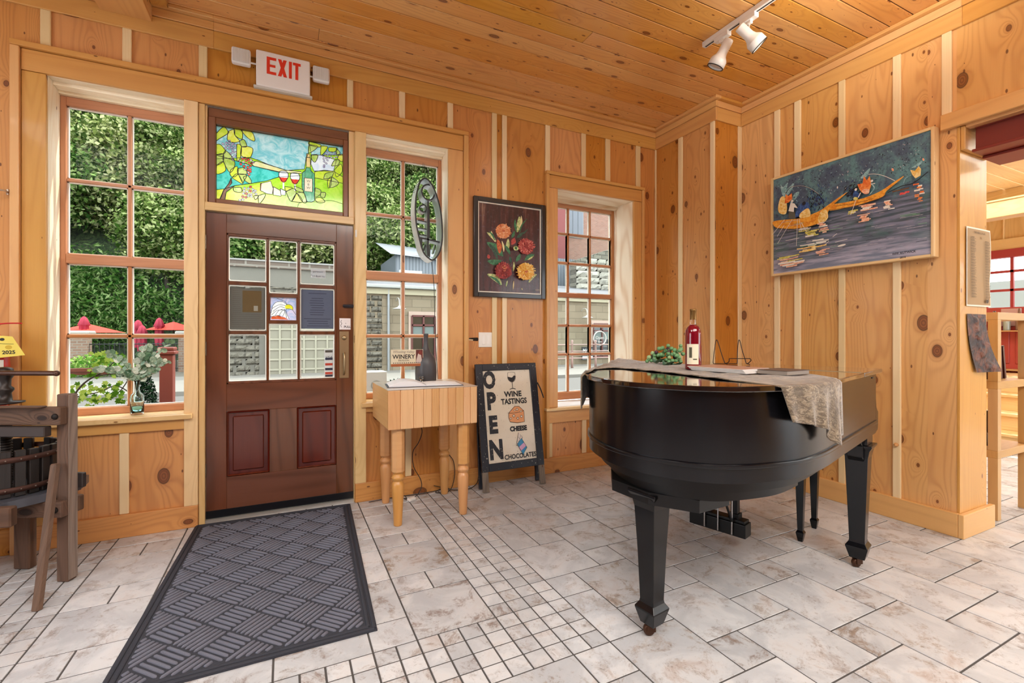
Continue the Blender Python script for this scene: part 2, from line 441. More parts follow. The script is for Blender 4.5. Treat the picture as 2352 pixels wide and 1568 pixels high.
class PaneArt:
    """coloured pieces resolved into one single layer of glass (run-length rows), lead lines on top"""
    def __init__(s, mb, fn, x0, x1, y0, y1, nx, ny, back, leads, z=0.0):
        s.mb = mb; s.fn = fn; s.box = (x0, x1, y0, y1, nx, ny); s.img = np.full((ny, nx), back); s.art = Art(mb, fn, z + .0008, .00003); s.leads = leads; s.z0 = z
        s.X, s.Y = np.meshgrid(x0 + (np.arange(nx) + .5) / nx * (x1 - x0), y0 + (np.arange(ny) + .5) / ny * (y1 - y0))
    @property
    def z(s): return s.art.z
    def _fill(s, P, mat):
        ins = np.zeros(s.X.shape, bool); n = len(P)
        for i in range(n):
            (xa, ya), (xb, yb) = P[i][:2], P[(i + 1) % n][:2]
            if ya == yb: continue
            ins ^= ((ya > s.Y) != (yb > s.Y)) & (s.X < (xb - xa) * (s.Y - ya) / (yb - ya) + xa)
        s.img[ins] = mat
    def poly(s, pts, mat):
        if mat in s.leads: s.art.poly(pts, mat)
        else: s._fill([s.fn(*p) for p in pts], mat)
    def blob(s, pts, mat, n=4): s.poly(spline(pts, n, True), mat)
    def line(s, pts, w, mat, smooth=True, w2=None):
        if mat in s.leads: s.art.line(pts, w, mat, smooth, w2)
        else:
            (xa, ya), (xb, yb) = s.fn(*pts[0]), s.fn(*pts[-1]); L = math.hypot(xb - xa, yb - ya); nx, ny = -(yb - ya) / L * w / 2, (xb - xa) / L * w / 2
            s._fill([(xa + nx, ya + ny), (xb + nx, yb + ny), (xb - nx, yb - ny), (xa - nx, ya - ny)], mat)
    def disc(s, x, y, rx, ry, mat, n=14, rot=0.0, dark=False):
        cx, cy = s.fn(x, y); s._fill([(cx + rx * math.cos(2 * math.pi * k / n), cy + ry * math.sin(2 * math.pi * k / n)) for k in range(n)], mat)
    def flush(s):
        x0, x1, y0, y1, nx, ny = s.box; dx, dy = (x1 - x0) / nx, (y1 - y0) / ny
        for j in range(ny):
            row = s.img[j]; k = 0
            while k < nx:
                e = k
                while e < nx and row[e] == row[k]: e += 1
                s.mb.mat = int(row[k]); a, b = x0 + k * dx, x0 + e * dx; c, d = y0 + j * dy, y0 + (j + 1) * dy
                s.mb.add([(a, c, s.z0), (b, c, s.z0), (b, d, s.z0), (a, d, s.z0)], [[0, 1, 2, 3]], None, .5); k = e
class Art:
    """flat pieces laid on a board in its own plane, each a hair above the last"""
    def __init__(s, mb, fn=lambda x, y: (x, y), z=.0006, dz=.00006):
        s.mb = mb; s.fn = fn; s.z = z; s.dz = dz
    def poly(s, pts, mat):
        s.mb.mat = mat; s.z += s.dz
        s.mb.poly([s.fn(*p) for p in pts], z=s.z)
    def blob(s, pts, mat, n=4): s.poly(spline(pts, n, True), mat)
    def line(s, pts, w, mat, smooth=True, w2=None):
        P = [Vector(s.fn(*p)) for p in pts]
        if smooth and len(P) > 2: P = [Vector(q) for q in spline([tuple(p) for p in P], 5)]
        s.mb.mat = mat; s.z += s.dz; n = len(P); L = []; Rr = []
        for i in range(n):
            t = (P[min(n - 1, i + 1)] - P[max(0, i - 1)])
            if t.length < 1e-9: t = Vector((1, 0))
            t.normalize(); nn = Vector((-t.y, t.x)); ww = w if w2 is None else w + (w2 - w) * i / max(1, n - 1)
            L.append(P[i] + nn * ww / 2); Rr.append(P[i] - nn * ww / 2)
        V = [(p.x, p.y, s.z) for p in L] + [(p.x, p.y, s.z) for p in Rr]
        s.mb.add(V, [[i, i + 1, n + i + 1, n + i] for i in range(n - 1)], None, .5)
    def disc(s, x, y, rx, ry, mat, n=14, rot=0.0):
        cx, cy = s.fn(x, y); s.mb.mat = mat; s.z += s.dz
        ca, sa = math.cos(rot), math.sin(rot)
        s.mb.poly([(cx + rx * math.cos(2 * math.pi * k / n) * ca - ry * math.sin(2 * math.pi * k / n) * sa,
                    cy + rx * math.cos(2 * math.pi * k / n) * sa + ry * math.sin(2 * math.pi * k / n) * ca) for k in range(n)], z=s.z)
# ================================================================== ROOM SHELL
CZ = 3.30                                  # ceiling height
FY = 3.60                                  # inner face of the street wall
RX = 3.70                                  # inner face of the wall behind the piano
# ---- floor: hopscotch field, mosaic bands, framed strips (unit = 0.1735 x 0.175 m)
def TX(u): return 1.174 + .1735 * u
def TY(v): return .806 + .175 * v
fm = MB(); fm.mat = 1
fm.box(-3.4, 9.2, -3.6, 3.9, -.06, -.0025); fm.mat = 0
Gt = .0032
def tile(u0, v0, u1, v1):
    x0, x1, y0, y1 = TX(u0) + Gt, TX(u1) - Gt, TY(v0) + Gt, TY(v1) - Gt
    if x1 - x0 < .02 or y1 - y0 < .02: return
    b = .0015
    fm.add([(x0, y0, -.003), (x1, y0, -.003), (x1, y1, -.003), (x0, y1, -.003),
            (x0 + b, y0 + b, 0), (x1 - b, y0 + b, 0), (x1 - b, y1 - b, 0), (x0 + b, y1 - b, 0)],
           [[4, 5, 6, 7], [0, 1, 5, 4], [1, 2, 6, 5], [2, 3, 7, 6], [3, 0, 4, 7]])
def field(U0, V0, U1, V1):
    for a in range(-22, 30):
        for b in range(-22, 30):
            for (bu, bv, s_) in ((1 + 2 * a - b, 5 + a + 2 * b, 2), (2 + 2 * a - b, 7 + a + 2 * b, 1)):
                x0, y0, x1, y1 = max(bu, U0), max(bv, V0), min(bu + s_, U1), min(bv + s_, V1)
                if x1 > x0 and y1 > y0: tile(x0, y0, x1, y1)
def mosaic(U0, V0, U1, V1):
    u = U0
    while u < U1 - .01:
        v = V0
        while v < V1 - .01: tile(u, v, min(u + .5, U1), min(v + .5, V1)); v += .5
        u += .5
def strip(U0, U1):
    for (a, b, k) in ((6, 8, 2), (8, 9, 1), (9, 11, 2), (11, 12, 1), (12, 14, 2), (14, 15, 1), (15, 16.2, 2)):
        if k == 2: tile(U0, a, U1, b)
        else: tile(U0, a, U0 + 1, b); tile(U0 + 1, a, U1, b)
field(0, -25, 46, 16.2); field(-26, -25, 0, 4)
mosaic(-2, 6, 0, 16.2); mosaic(-14, 4, 0, 6); mosaic(-14, 6, -12, 16.2)
strip(-4, -2); strip(-12, -10); field(-26, 4, -14, 16.2)
for a, b in ((6, 7), (7, 9), (9, 11), (11, 11.5), (11.5, 12), (12, 12.5), (12.5, 13), (13, 14), (14, 15), (15, 16.2)): tile(-5, a, -4, b)
field(-10, 6, -5, 16.2)
struct(fm.build('floor', [M['tile'], M['grout']], origin=(0, 0, 0)))

# ---- ceiling planks
cm = MB(); y = 1.82 + .131 * 14
while y > -3.6:
    cuts = [-3.4] + [random.uniform(-2.5, 2.8)] + [3.9]
    for a, b in zip(cuts, cuts[1:]):
        cm.box(a + .001, b - .001, y - .131 + .003, y - .003, CZ, CZ + .02, 'x')
    y -= .131
cm.mat = 1; cm.box(-3.4, 3.9, -3.6, 3.75, CZ + .006, CZ + .05)
struct(cm.build('ceiling', [M['ceiling'], plain('#4a2810', .9)], origin=(0, 0, CZ), bevel=.003))

# ---- street wall: wide boards
OPN = [(-1.237, -.581, .735, 2.735), (-.504, .459, 0, 2.735), (.54, 1.178, .735, 2.735), (2.21, 3.079, .585, 2.555)]
CUT = [(a - .021, b + .021, c - .036 if c else 0, d + .021) for a, b, c, d in OPN]; CUT[1] = (-.505, .462, 0, 2.756)
BX = [-3.2, -2.83, -2.45, -2.06, -1.66, -1.243, -.871, -.48, -.03, .41, .81, 1.2, 1.587, 1.68, 2.107, 2.495, 2.77, 3.145, 3.42]
def board_wall(mb, bx, openings, make, z0=0.0, z1=CZ):
    xs = sorted(set(bx + [v for o_ in openings for v in o_[:2]]))
    rr = {}
    for a, b in zip(xs, xs[1:]):
        mid = (a + b) / 2; key = max(q for q in bx if q <= mid + 1e-6)
        r_ = rr.setdefault(key, random.random())
        cuts = sorted((o_[2], o_[3]) for o_ in openings if o_[0] <= mid <= o_[1])
        z = z0
        for (c0, c1) in cuts:
            if c0 > z: make(mb, a, b, z, c0, r_)
            z = c1
        if z < z1: make(mb, a, b, z, z1, r_)
wm = MB()
board_wall(wm, BX, CUT, lambda mb, a, b, z0, z1, r_: mb.box(a, b, FY, FY + .16, z0, z1, 'z', r_))
struct(wm.build('wall_front', [M['pine_warm']], origin=(0, FY, 0)))
wo = MB()
for a, b, z0, z1 in ((1.9, 2.189, 0, 3.3), (3.10, 3.6, 0, 3.3), (2.189, 3.10, 0, .557), (2.189, 3.10, 2.576, 3.3)): wo.box(a, b, FY + .161, 3.99, z0, z1)
struct(wo.build('wall_front_outer', [M['pine']], origin=(2.6, 3.8, 0)))

tr = MB()                                  # battens on the street wall
def bat(a, b, z0, z1): tr.box(a, b, FY - .016, FY, z0, z1)
for a, b in ((-1.267, -1.22), (-.894, -.848), (-.504, -.456), (-.05, -.005), (.407, .45), (.786, .833), (1.175, 1.222)): bat(a, b, 2.89, 3.11)
for a, b in ((-1.68, -1.635), (-2.08, -2.03), (-2.47, -2.42), (-2.85, -2.8)): bat(a, b, .14, 3.11)
for a, b in ((1.565, 1.61), (1.659, 1.704)): bat(a, b, .14, 3.11)
for a, b in ((2.083, 2.132), (2.47, 2.519), (2.745, 2.801), (3.117, 3.173)): bat(a, b, 2.68, 3.11)
for a, b in ((-1.299, -1.25), (-.909, -.861), (.833, .881), (1.189, 1.222)): bat(a, b, .14, .64)
for a, b in ((2.114, 2.155), (2.475, 2.524)): bat(a, b, .14, .45)
struct(tr.build('trim_1', [M['pine_batten']], origin=(0, FY, 0), bevel=.005, seg=2))

tc = MB()                                  # casings, header and back band of the door bay and its side windows
c0, c1 = FY - .022, FY
tc.box(-1.343, 1.305, c0 - .004, c1, 2.737, 2.857, 'x')
tc.box(-1.343, -1.237, c0, c1, .10, 2.735, 'z'); tc.box(1.178, 1.305, c0, c1, .14, 2.735, 'z')
tc.box(-1.385, -1.345, c0 - .02, c1, .0, 2.86, 'z'); tc.box(1.307, 1.345, c0 - .02, c1, .0, 2.86, 'z')
tc.box(-1.385, 1.345, c0 - .026, c1, 2.86, 2.892, 'x')
tc.box(-1.24, -.53, c0, c1, .635, .70, 'x'); tc.box(.50, 1.2, c0, c1, .66, .70, 'x')
tc.box(2.114, 2.208, c0, c1, .585, 2.555, 'z'); tc.box(3.081, 3.178, c0, c1, .585, 2.555, 'z')
tc.box(2.114, 3.178, c0 - .003, c1, 2.557, 2.668, 'x')
tc.box(2.082, 2.112, c0 - .016, c1, .14, 2.67, 'z'); tc.box(3.18, 3.208, c0 - .016, c1, .14, 2.67, 'z')
tc.box(2.082, 3.208, c0 - .02, c1, 2.67, 2.698, 'x')
tc.box(2.10, 3.19, c0, c1, .446, .558, 'x')
struct(tc.build('trim_2', [M['pine_trim']], origin=(0, FY, 0), bevel=.004, seg=2))
tm = MB()                                  # pale mullion casings beside the door, rounded stops
tm.box(-.581, -.506, c0 - .004, c1, .14, 2.736); tm.box(.461, .54, c0 - .004, c1, .14, 2.736)
tm.box(-.504, -.470, FY - .012, FY + .10, 0, 2.735); tm.box(.455, .461, FY - .006, FY + .10, 0, 2.735)
tm.box(-.47, .455, FY - .012, FY + .1, 2.050, 2.103, 'x')
tm.box(-.47, -.458, FY, FY + .1, 2.103, 2.735); tm.box(.420, .455, FY - .004, FY + .1, 2.103, 2.735)
struct(tm.build('trim_3', [M['pine_pale']], origin=(0, FY, 0), bevel=.005, seg=2))
# deep reveals
tj = MB()
for (a, b, z0, z1) in (OPN[0], OPN[2]):
    tj.box(a - .02, a, FY - .002, FY + .19, z0, z1 + .02); tj.box(b, b + .02, FY - .002, FY + .19, z0, z1 + .02)
    tj.box(a, b, FY - .002, FY + .06, z1, z1 + .02, 'x'); tj.box(a, b, FY + .06, FY + .13, z1 - .018, z1 + .02, 'x')
    tj.box(a, b, FY + .13, FY + .19, z1 - .035, z1 + .02, 'x')
struct(tj.build('trim_4', [M['jamb']], origin=(0, FY, 0), bevel=.003))
tq = MB()
a, b, z0, z1 = OPN[3]
tq.box(a - .02, a, FY - .002, 3.98, z0, z1 + .02); tq.box(b, b + .02, FY - .002, 3.98, z0, z1 + .02)
tq.box(a, b, FY - .002, 3.83, z1, z1 + .02, 'x'); tq.box(a, b, 3.83, 3.98, z1 - .03, z1 + .02, 'x')
struct(tq.build('trim_5', [M['plywood']], origin=(2.6, FY, 0), bevel=.003))
# sills
ts = MB()
ts.box(-1.29, -.535, FY - .052, FY, .700, .733, 'x'); ts.box(-1.237, -.581, FY, FY + .19, .700, .733, 'x')
ts.box(.503, 1.24, FY - .052, FY, .700, .733, 'x'); ts.box(.54, 1.178, FY, FY + .19, .700, .733, 'x')
ts.box(2.075, 3.215, FY - .05, FY, .558, .583, 'x')
struct(ts.build('trim_6', [M['pine_pale']], origin=(0, FY, 0), bevel=.005, seg=2))
tw_ = MB(); tw_.box(2.21, 3.079, FY, 3.98, .558, .586, 'x')
struct(tw_.build('trim_7', [plain('#eef0f2', .4)], origin=(2.6, FY, 0), bevel=.003))
# baseboards
bb = MB()
bb.box(-3.2, -1.386, FY - .028, FY, 0, .145, 'x'); bb.box(-1.386, -.506, FY - .028, FY, 0, .14, 'x'); bb.box(.462, 3.37, FY - .028, FY, 0, .14, 'x')
struct(bb.build('baseboard_front', [M['pine_warm']], origin=(0, FY, 0), bevel=.004, seg=2))
th = MB(); th.box(-.504, .461, FY - .0, FY + .13, .0, .022, 'x')
struct(th.build('trim_8', [plain('#c9c6c0', .3, .6)], origin=(0, FY, 0)))

# ---- chase in the corner and the wall behind the piano
CX, CY = 3.381, 2.866
ww = MB()
for a, b in ((CY, 3.255), (3.255, FY)): ww.box(CX, 3.72, a, b, 0, CZ, 'z')
ww.box(CX + .001, 3.72, CY - .001, CY + .02, 0, CZ, 'z')
struct(ww.build('wall_corner_chase', [M['pine_warm']], origin=(3.5, 3.2, 0)))
wr = MB()
YB = [1.342, 1.41, 1.668, 2.008, 2.338, 2.51, 2.83]
board_wall(wr, [1.361, 1.505, 1.668, 2.008, 2.338, 2.51, 2.868], [], lambda mb, a, b, z0, z1, r_: mb.box(RX, RX + .02, a, b, z0, z1, 'z', r_))
wr.box(RX + .021, RX + .358, 1.362, 2.9, 0, CZ)
for a, b in ((.95, 1.361), (.55, .95), (.15, .55), (-.3, .15), (-.8, -.3), (-1.3, -.8), (-1.8, -1.3)): wr.box(RX, RX + .4, a, b, 2.53, CZ, 'z')
wr.box(RX, RX + .4, -3.5, -1.8, 0, CZ)
struct(wr.build('wall_right', [M['pine']], origin=(RX, 2, 0)))
we = MB()                                  # end of the wall at the opening, and its corner board
we.box(RX - .002, RX + .36, 1.346, 1.3605, 0, 2.505, 'z')
struct(we.build('wall_right_end', [M['pine_trim']], origin=(RX + .2, 1.34, 0), bevel=.002))
tb = MB()
for a, b in ((2.486, 2.536), (2.312, 2.365), (1.986, 2.032), (1.643, 1.690)): tb.box(RX - .018, RX, a, b, .14, 3.11)
tb.box(RX - .018, RX, 1.38, 1.43, 2.60, 3.11)
tb.box(CX - .016, CX, 3.235, 3.285, .14, 3.11); tb.box(CX - .016, CX, 2.87, 2.915, .14, 3.11); tb.box(CX - .014, CX, FY - .018, FY, .14, 3.11)
tb.box(3.655, 3.6995, CY - .016, CY, .14, 3.11)
struct(tb.build('trim_9', [M['pine_batten']], origin=(RX, 2, 0), bevel=.005, seg=2))
br = MB()
br.box(RX - .03, RX, 1.3465, 2.836, 0, .145, 'y'); br.box(RX - .03, RX + .40, 1.318, 1.346, 0, .145, 'x')
br.box(CX - .028, CX, CY + .0005, FY - .0285, 0, .145, 'y'); br.box(CX - .028, RX, CY - .028, CY, 0, .145, 'x')
struct(br.build('baseboard_right', [M['pine_trim']], origin=(RX, 2, 0), bevel=.004, seg=2))
to = MB()                                  # trim over the wide opening
to.M = Matrix(); to.box(RX - .035, RX, -1.8, 1.43, 2.505, 2.60, 'y')
to.box(RX, RX + .36, 1.322, 1.3455, 2.36, 2.505, 'x'); to.box(RX + .0, RX + .06, -1.8, 1.322, 2.49, 2.53, 'y')
struct(to.build('trim_10', [M['pine_trim']], origin=(RX, 0, 2.5), bevel=.004))
# red steel beam over the opening
rb = MB(); red = plain('#7c2a20', .38, coat=.2, name='red_oxide_steel')
rb.box(RX + .07, RX + .10, -1.8, 1.30, 2.35, 2.49); rb.box(RX + .02, RX + .36, -1.8, 1.30, 2.335, 2.352); rb.box(RX + .16, RX + .40, -1.8, 1.30, 2.318, 2.334)
rb.box(RX + .06, RX + .30, -1.8, 1.30, 2.485, 2.50)
tag(rb.build('steel_beam', red, origin=(RX + .2, 0, 2.33), bevel=.003), 'red painted steel beam spanning the top of the wide opening on the right', 'beam')

# ---- fascia and crown, street wall / chase / right wall
tf = MB()
def crown(p, q, nx, ny, ext=0):                   # run p->q along a wall face whose room-side normal is (nx, ny)
    horizontal = abs(nx) < .5
    for (d, z0, z1) in ((.020, 3.108, 3.222), (.027, 3.224, 3.276), (.062, 3.277, CZ)):
        if horizontal: tf.box(min(p[0], q[0]), max(p[0], q[0]), min(p[1], p[1] + ny * d), max(p[1], p[1] + ny * d), z0, z1, 'x')
        else: tf.box(min(p[0], p[0] + nx * d), max(p[0], p[0] + nx * d), min(p[1], q[1]) - ext * d, max(p[1], q[1]) - .0005 - (d if q[1] > 2.8 else 0), z0, z1, 'y')
crown((-.42, FY), (CX, FY), 0, -1); crown((-3.2, FY), (-.42, FY), 0, -1)
crown((CX, CY), (CX, FY), -1, 0, 1); crown((CX + .0005, CY), (RX, CY), 0, -1); crown((RX, 1.33), (RX, CY), -1, 0); crown((RX, -3.5), (RX, 1.33), -1, 0)
struct(tf.build('trim_11', [M['pine_trim']], origin=(0, FY, 3.1), bevel=.003))
# boxed ceiling beam
cb = MB()
cb.box(-1.0, -.745, -3.5, FY - .02, 3.182, 3.20, 'y'); cb.box(-.765, -.745, -3.5, FY - .02, 3.20, CZ, 'y'); cb.box(-1.0, -.98, -3.5, FY - .02, 3.20, CZ, 'y')
cb.box(-.745, -.655, -3.5, FY - .06, 3.268, CZ, 'y'); cb.box(-1.1, -1.0, -3.5, FY - .06, 3.268, CZ, 'y')
struct(cb.build('trim_12', [M['pine_trim']], origin=(-.85, 0, 3.18), bevel=.003))
# ---- unseen sides of the room (with the openings that let the daylight in)
wl = MB()
for a, b, z0, z1 in ((-3.5, -2.2, 0, CZ), (-.4, .6, 0, CZ), (2.6, FY, 0, CZ), (-2.2, -.4, 0, CZ), (.6, 2.6, 0, .7), (.6, 2.6, 2.5, CZ)):
    wl.box(-3.2, -3.05, a, b, z0, z1)
struct(wl.build('wall_left', [M['brown_frame']], origin=(-3.1, 0, 0)))
wb = MB()
for a, b, z0, z1 in ((-3.2, -2.2, 0, CZ), (-.6, .4, 0, CZ), (2.6, 3.7, 0, CZ), (-2.2, -.6, 0, CZ), (.4, 2.6, 0, CZ)):
    wb.box(a, b, -3.5, -3.35, z0, z1)
struct(wb.build('wall_back', [M['brown_frame']], origin=(0, -3.4, 0)))

# ================================================================== WINDOWS
def sash_window(name, x0, x1, z0, z1, Y, cols, rails, stile=.03, top=.055, bot=.045, mun=.016, meet=None, fillcol='cedar'):
    """x0..x1 clear opening; rails = heights of the thin bars; meet = (z lo, z hi) of the meeting rail"""
    root = sroot(name, ((x0 + x1) / 2, Y, z0))
    f = MB()
    f.box(x0, x0 + stile, Y - .02, Y + .03, z0, z1); f.box(x1 - stile, x1, Y - .02, Y + .03, z0, z1)
    f.box(x0 + stile, x1 - stile, Y - .02, Y + .03, z1 - top, z1, 'x'); f.box(x0 + stile, x1 - stile, Y - .02, Y + .03, z0, z0 + bot, 'x')
    f.box(x0 + stile, x1 - stile, Y - .025, Y + .03, meet[0], meet[1], 'x')
    f.build('sash', M[fillcol], root, bevel=.003)
    m_ = MB(); p = MB(); e = MB()
    ga, gb = x0 + stile, x1 - stile
    cs = [ga + (gb - ga) * k / cols for k in range(cols + 1)]
    spans = [(z0 + bot, meet[0]), (meet[1], z1 - top)]
    for lo, hi in spans:
        for c_ in cs[1:-1]: m_.box(c_ - mun / 2, c_ + mun / 2, Y - .012, Y + .022, lo, hi)
        zz = [lo] + [q for q in rails if lo < q < hi] + [hi]
        for q in zz[1:-1]: m_.box(ga, gb, Y - .012, Y + .022, q - mun / 2, q + mun / 2, 'x')
        for a, b in zip(cs, cs[1:]):
            for c_, d in zip(zz, zz[1:]):
                p.box(a, b, Y + .008, Y + .011, c_, d)
                A, B, C_, D = a + (0 if a == ga else mun / 2), b - (0 if b == gb else mun / 2), c_ + (0 if c_ == lo else mun / 2), d - (0 if d == hi else mun / 2)
                w_ = .007                   # glazing edge round each pane, its sunlit white put into the colour
                for q in ((A, A + w_, C_, D), (B - w_, B, C_, D), (A, B, C_, C_ + w_), (A, B, D - w_, D)): e.box(q[0], q[1], Y + .001, Y + .018, q[2], q[3])
    m_.build('muntin', M[fillcol], root, bevel=.002)
    e.build('glazing_bead', plain('#e9e4da', .5), root)
    p.build('pane', M['glass'], root)
    return root
sash_window('window_1', -1.237, -.565, .733, 2.70, 3.78, 2, [1.227, 2.19], meet=(1.675, 1.735), stile=.028, mun=.018)
sash_window('window_2', .54, 1.178, .733, 2.70, 3.78, 2, [1.227, 2.19], meet=(1.672, 1.737), stile=.028, mun=.018)
sash_window('window_3', 2.225, 3.079, .60, 2.55, 3.90, 3, [2.233, 1.947, 1.33, 1.045], meet=(1.61, 1.652), stile=.032, top=.06, bot=.075, mun=.018)

# ---- stained glass transom over the door (window_4)
tn = sroot('window_4', (0, 3.64, 2.103))
f = MB()
xa, xb, za, zb = -.456, .418, 2.105, 2.672
for q in ((xa, xa + .043, za, zb), (xb - .035, xb, za, zb)): f.box(q[0], q[1], 3.61, 3.66, q[2], q[3])
f.box(xa + .043, xb - .035, 3.61, 3.66, za, za + .032, 'x'); f.box(xa + .043, xb - .035, 3.61, 3.66, zb - .042, zb, 'x')
f.box(xa, xb, 3.62, 3.70, zb, 2.735, 'x')
f.build('frame', M['brown_frame'], tn, bevel=.004)
sg = {k: stained('glass_' + k, v, s_, c2, .78) for k, v, s_, c2 in (
    ('sky', '#7fd0da', .10, '#d5f2f2'), ('sea', '#2cbcae', .06, '#5edad2'), ('field', '#9fde22', .05, '#c4ee4a'), ('lime', '#c8e436', .05, '#e6ee60'),
    ('yellow', '#eaea50', .05, '#f6f58c'), ('leaf', '#a8c650', .05, '#d8e690'), ('cloud', '#dfeaf8', .10, '#ffffff'), ('sand', '#f2e89c', .05, '#f8f2c4'),
    ('bottle', '#52ae80', .08, '#92d0ac'), ('cream', '#f8e6c0', .05, '#fbeed4'), ('wine', '#d42a1c', .05, '#ea4a3a'), ('clear', '#f2f6f8', .10, '#ffffff'),
    ('cork', '#f0cb80', .05, '#f8dea0'), ('trunk', '#6b5040', .05, '#8b6855'), ('grape', '#c8b9e2', .08, '#efe9fa'), ('red', '#e2362a', .05, '#f58070'), ('crust', '#9b4a2c', .05, '#b5603c'))}
names = list(sg); lead = plain('#1c1c1c', .4, .3, name='lead_came')
sgm = [sg[k] for k in names] + [lead, plain('#4a4a4a', .5)]
LI, TI = len(names), len(names) + 1
def tg(x, y):                              # sketch units of the leaded panel
    top = 110 + .161 * (x - 105); bot = 1240 + .116 * (x - 105)
    s_ = (x - 105) / 1985; s_ = s_ / (s_ + (1 - s_) * 1.117)
    return (-.413 + s_ * .796, 2.137 + (1 - (y - top) / (bot - top)) * .493)
mb = MB(front(3.645)); A = PaneArt(mb, tg, -.414, .384, 2.136, 2.631, 520, 320, 2, (len(names) + 1,), 0.0); A.leads = (len(names), len(names) + 1)
I = names.index
def pc(k, pts, smooth=True, ln=True, w=.0045):
    A.poly(spline(pts, 4, True) if smooth else pts, I(k))
    if ln: A.line(list(pts) + [pts[0]], w, LI, smooth)
pc('field', [(105, 110), (2090, 430), (2090, 1472), (105, 1240)], False)
pc('sky', [(105, 105), (1570, 345), (1548, 545), (1515, 600), (1490, 780), (1200, 800), (900, 700), (760, 640), (640, 600), (105, 620)], False)
pc('sea', [(105, 560), (700, 735), (1095, 822), (1085, 900), (900, 960), (640, 1000), (400, 1030), (230, 1080), (105, 1085)], False)
pc('sand', [(640, 690), (740, 655), (900, 705), (1200, 795), (1440, 820), (1440, 850), (1100, 830), (700, 735)], False)
pc('cloud', [(1600, 560), (1760, 560), (1990, 640), (1945, 810), (1640, 810), (1590, 700)], False)
pc('sky', [(1560, 350), (2090, 430), (2090, 560), (1600, 560)], False)
pc('lime', [(1650, 820), (1800, 795), (1945, 815), (2090, 900), (2090, 1000), (1650, 915)], False)
pc('lime', [(105, 1090), (230, 1080), (160, 1245), (105, 1240)], False)
pc('lime', [(240, 1250), (250, 1160), (330, 1105), (500, 1090), (800, 990), (800, 1200), (1380, 1390)], False, False)
A.line([(1380, 1390), (1420, 1300), (1640, 1290), (1900, 1270), (2090, 1325)], .003, LI)
A.line([(640, 1000), (900, 960), (1085, 905), (1440, 880)], .003, LI)
for k, pts in (('lime', [(105, 230), (220, 130), (290, 200), (290, 230), (140, 320), (105, 340)]), ('yellow', [(290, 200), (390, 170), (400, 260), (470, 350), (360, 370), (280, 330)]),
               ('lime', [(380, 150), (500, 180), (520, 260), (500, 320), (400, 260)]), ('yellow', [(490, 180), (650, 200), (705, 290), (700, 350), (600, 300)]),
               ('leaf', [(470, 350), (540, 325), (585, 430), (500, 430)]), ('lime', [(105, 400), (180, 410), (250, 520), (105, 550)]),
               ('leaf', [(250, 490), (330, 560), (400, 700), (320, 830), (215, 650), (220, 540)]), ('leaf', [(105, 560), (210, 545), (210, 660), (110, 710)]),
               ('lime', [(110, 720), (210, 665), (250, 800), (110, 850)]), ('lime', [(430, 390), (500, 430), (480, 620), (430, 650), (425, 500)]),
               ('yellow', [(500, 440), (590, 430), (680, 470), (640, 600), (560, 600), (490, 560)]), ('lime', [(330, 790), (430, 735), (445, 850), (370, 900), (320, 860)]),
               ('leaf', [(440, 770), (540, 760), (590, 850), (450, 850)]), ('lime', [(350, 910), (440, 850), (520, 1000), (430, 960)]), ('leaf', [(450, 850), (580, 870), (540, 960), (520, 990)]),
               ('leaf', [(530, 900), (600, 880), (655, 960), (640, 1000), (560, 960)]), ('leaf', [(370, 1060), (490, 1060), (500, 1130), (390, 1120)]),
               ('leaf', [(1560, 400), (1700, 430), (1560, 530)]), ('lime', [(1570, 350), (1740, 400), (1720, 440), (1560, 400)]), ('lime', [(1750, 420), (1850, 430), (1820, 500), (1745, 565)]),
               ('lime', [(1870, 440), (2000, 450), (1960, 510), (1870, 500)]), ('leaf', [(1990, 450), (2050, 530), (1990, 550)]), ('yellow', [(2030, 560), (2085, 550), (2085, 660), (2010, 620)]),
               ('leaf', [(1590, 560), (1700, 560), (1660, 670), (1610, 640)]), ('leaf', [(1910, 730), (1960, 640), (2040, 640), (2010, 720)]), ('lime', [(1960, 790), (2060, 700), (2080, 820), (1990, 900)]),
               ('leaf', [(1790, 930), (1820, 850), (1940, 830), (1900, 920)]), ('lime', [(1850, 950), (1910, 900), (1900, 1040), (1860, 1070)]), ('leaf', [(1920, 900), (2020, 980), (1990, 1040), (1880, 1060)]),
               ('leaf', [(1660, 1070), (1745, 1110), (1730, 1180), (1650, 1210)]), ('leaf', [(1750, 1140), (1820, 1150), (1800, 1225), (1740, 1200)]), ('lime', [(1650, 1240), (1740, 1220), (1810, 1290), (1700, 1300)]),
               ('leaf', [(1200, 1130), (1310, 1080), (1360, 1150), (1280, 1280)]), ('lime', [(1290, 1280), (1370, 1160), (1460, 1290)]), ('leaf', [(1370, 1150), (1480, 1150), (1520, 1290), (1460, 1290)]),
               ('lime', [(1180, 1050), (1300, 1070), (1200, 1120)]), ('leaf', [(1330, 1040), (1460, 1100), (1460, 1140), (1360, 1110)]),
               ('leaf', [(690, 1190), (770, 1190), (720, 1250)]), ('leaf', [(760, 1190), (870, 1160), (860, 1220), (780, 1310)])):
    pc(k, pts, True, True, .0042)
for k, pts in (('cream', [(800, 1000), (960, 965), (1000, 1080), (985, 1170), (900, 1160), (800, 1110)]), ('cream', [(1000, 1050), (1110, 1110), (1125, 1200), (1000, 1180)]), ('cloud', [(1110, 1080), (1195, 1120), (1190, 1185), (1120, 1180)])): pc(k, pts, False)
A.line([(810, 1000), (795, 1110)], .006, I('crust'))
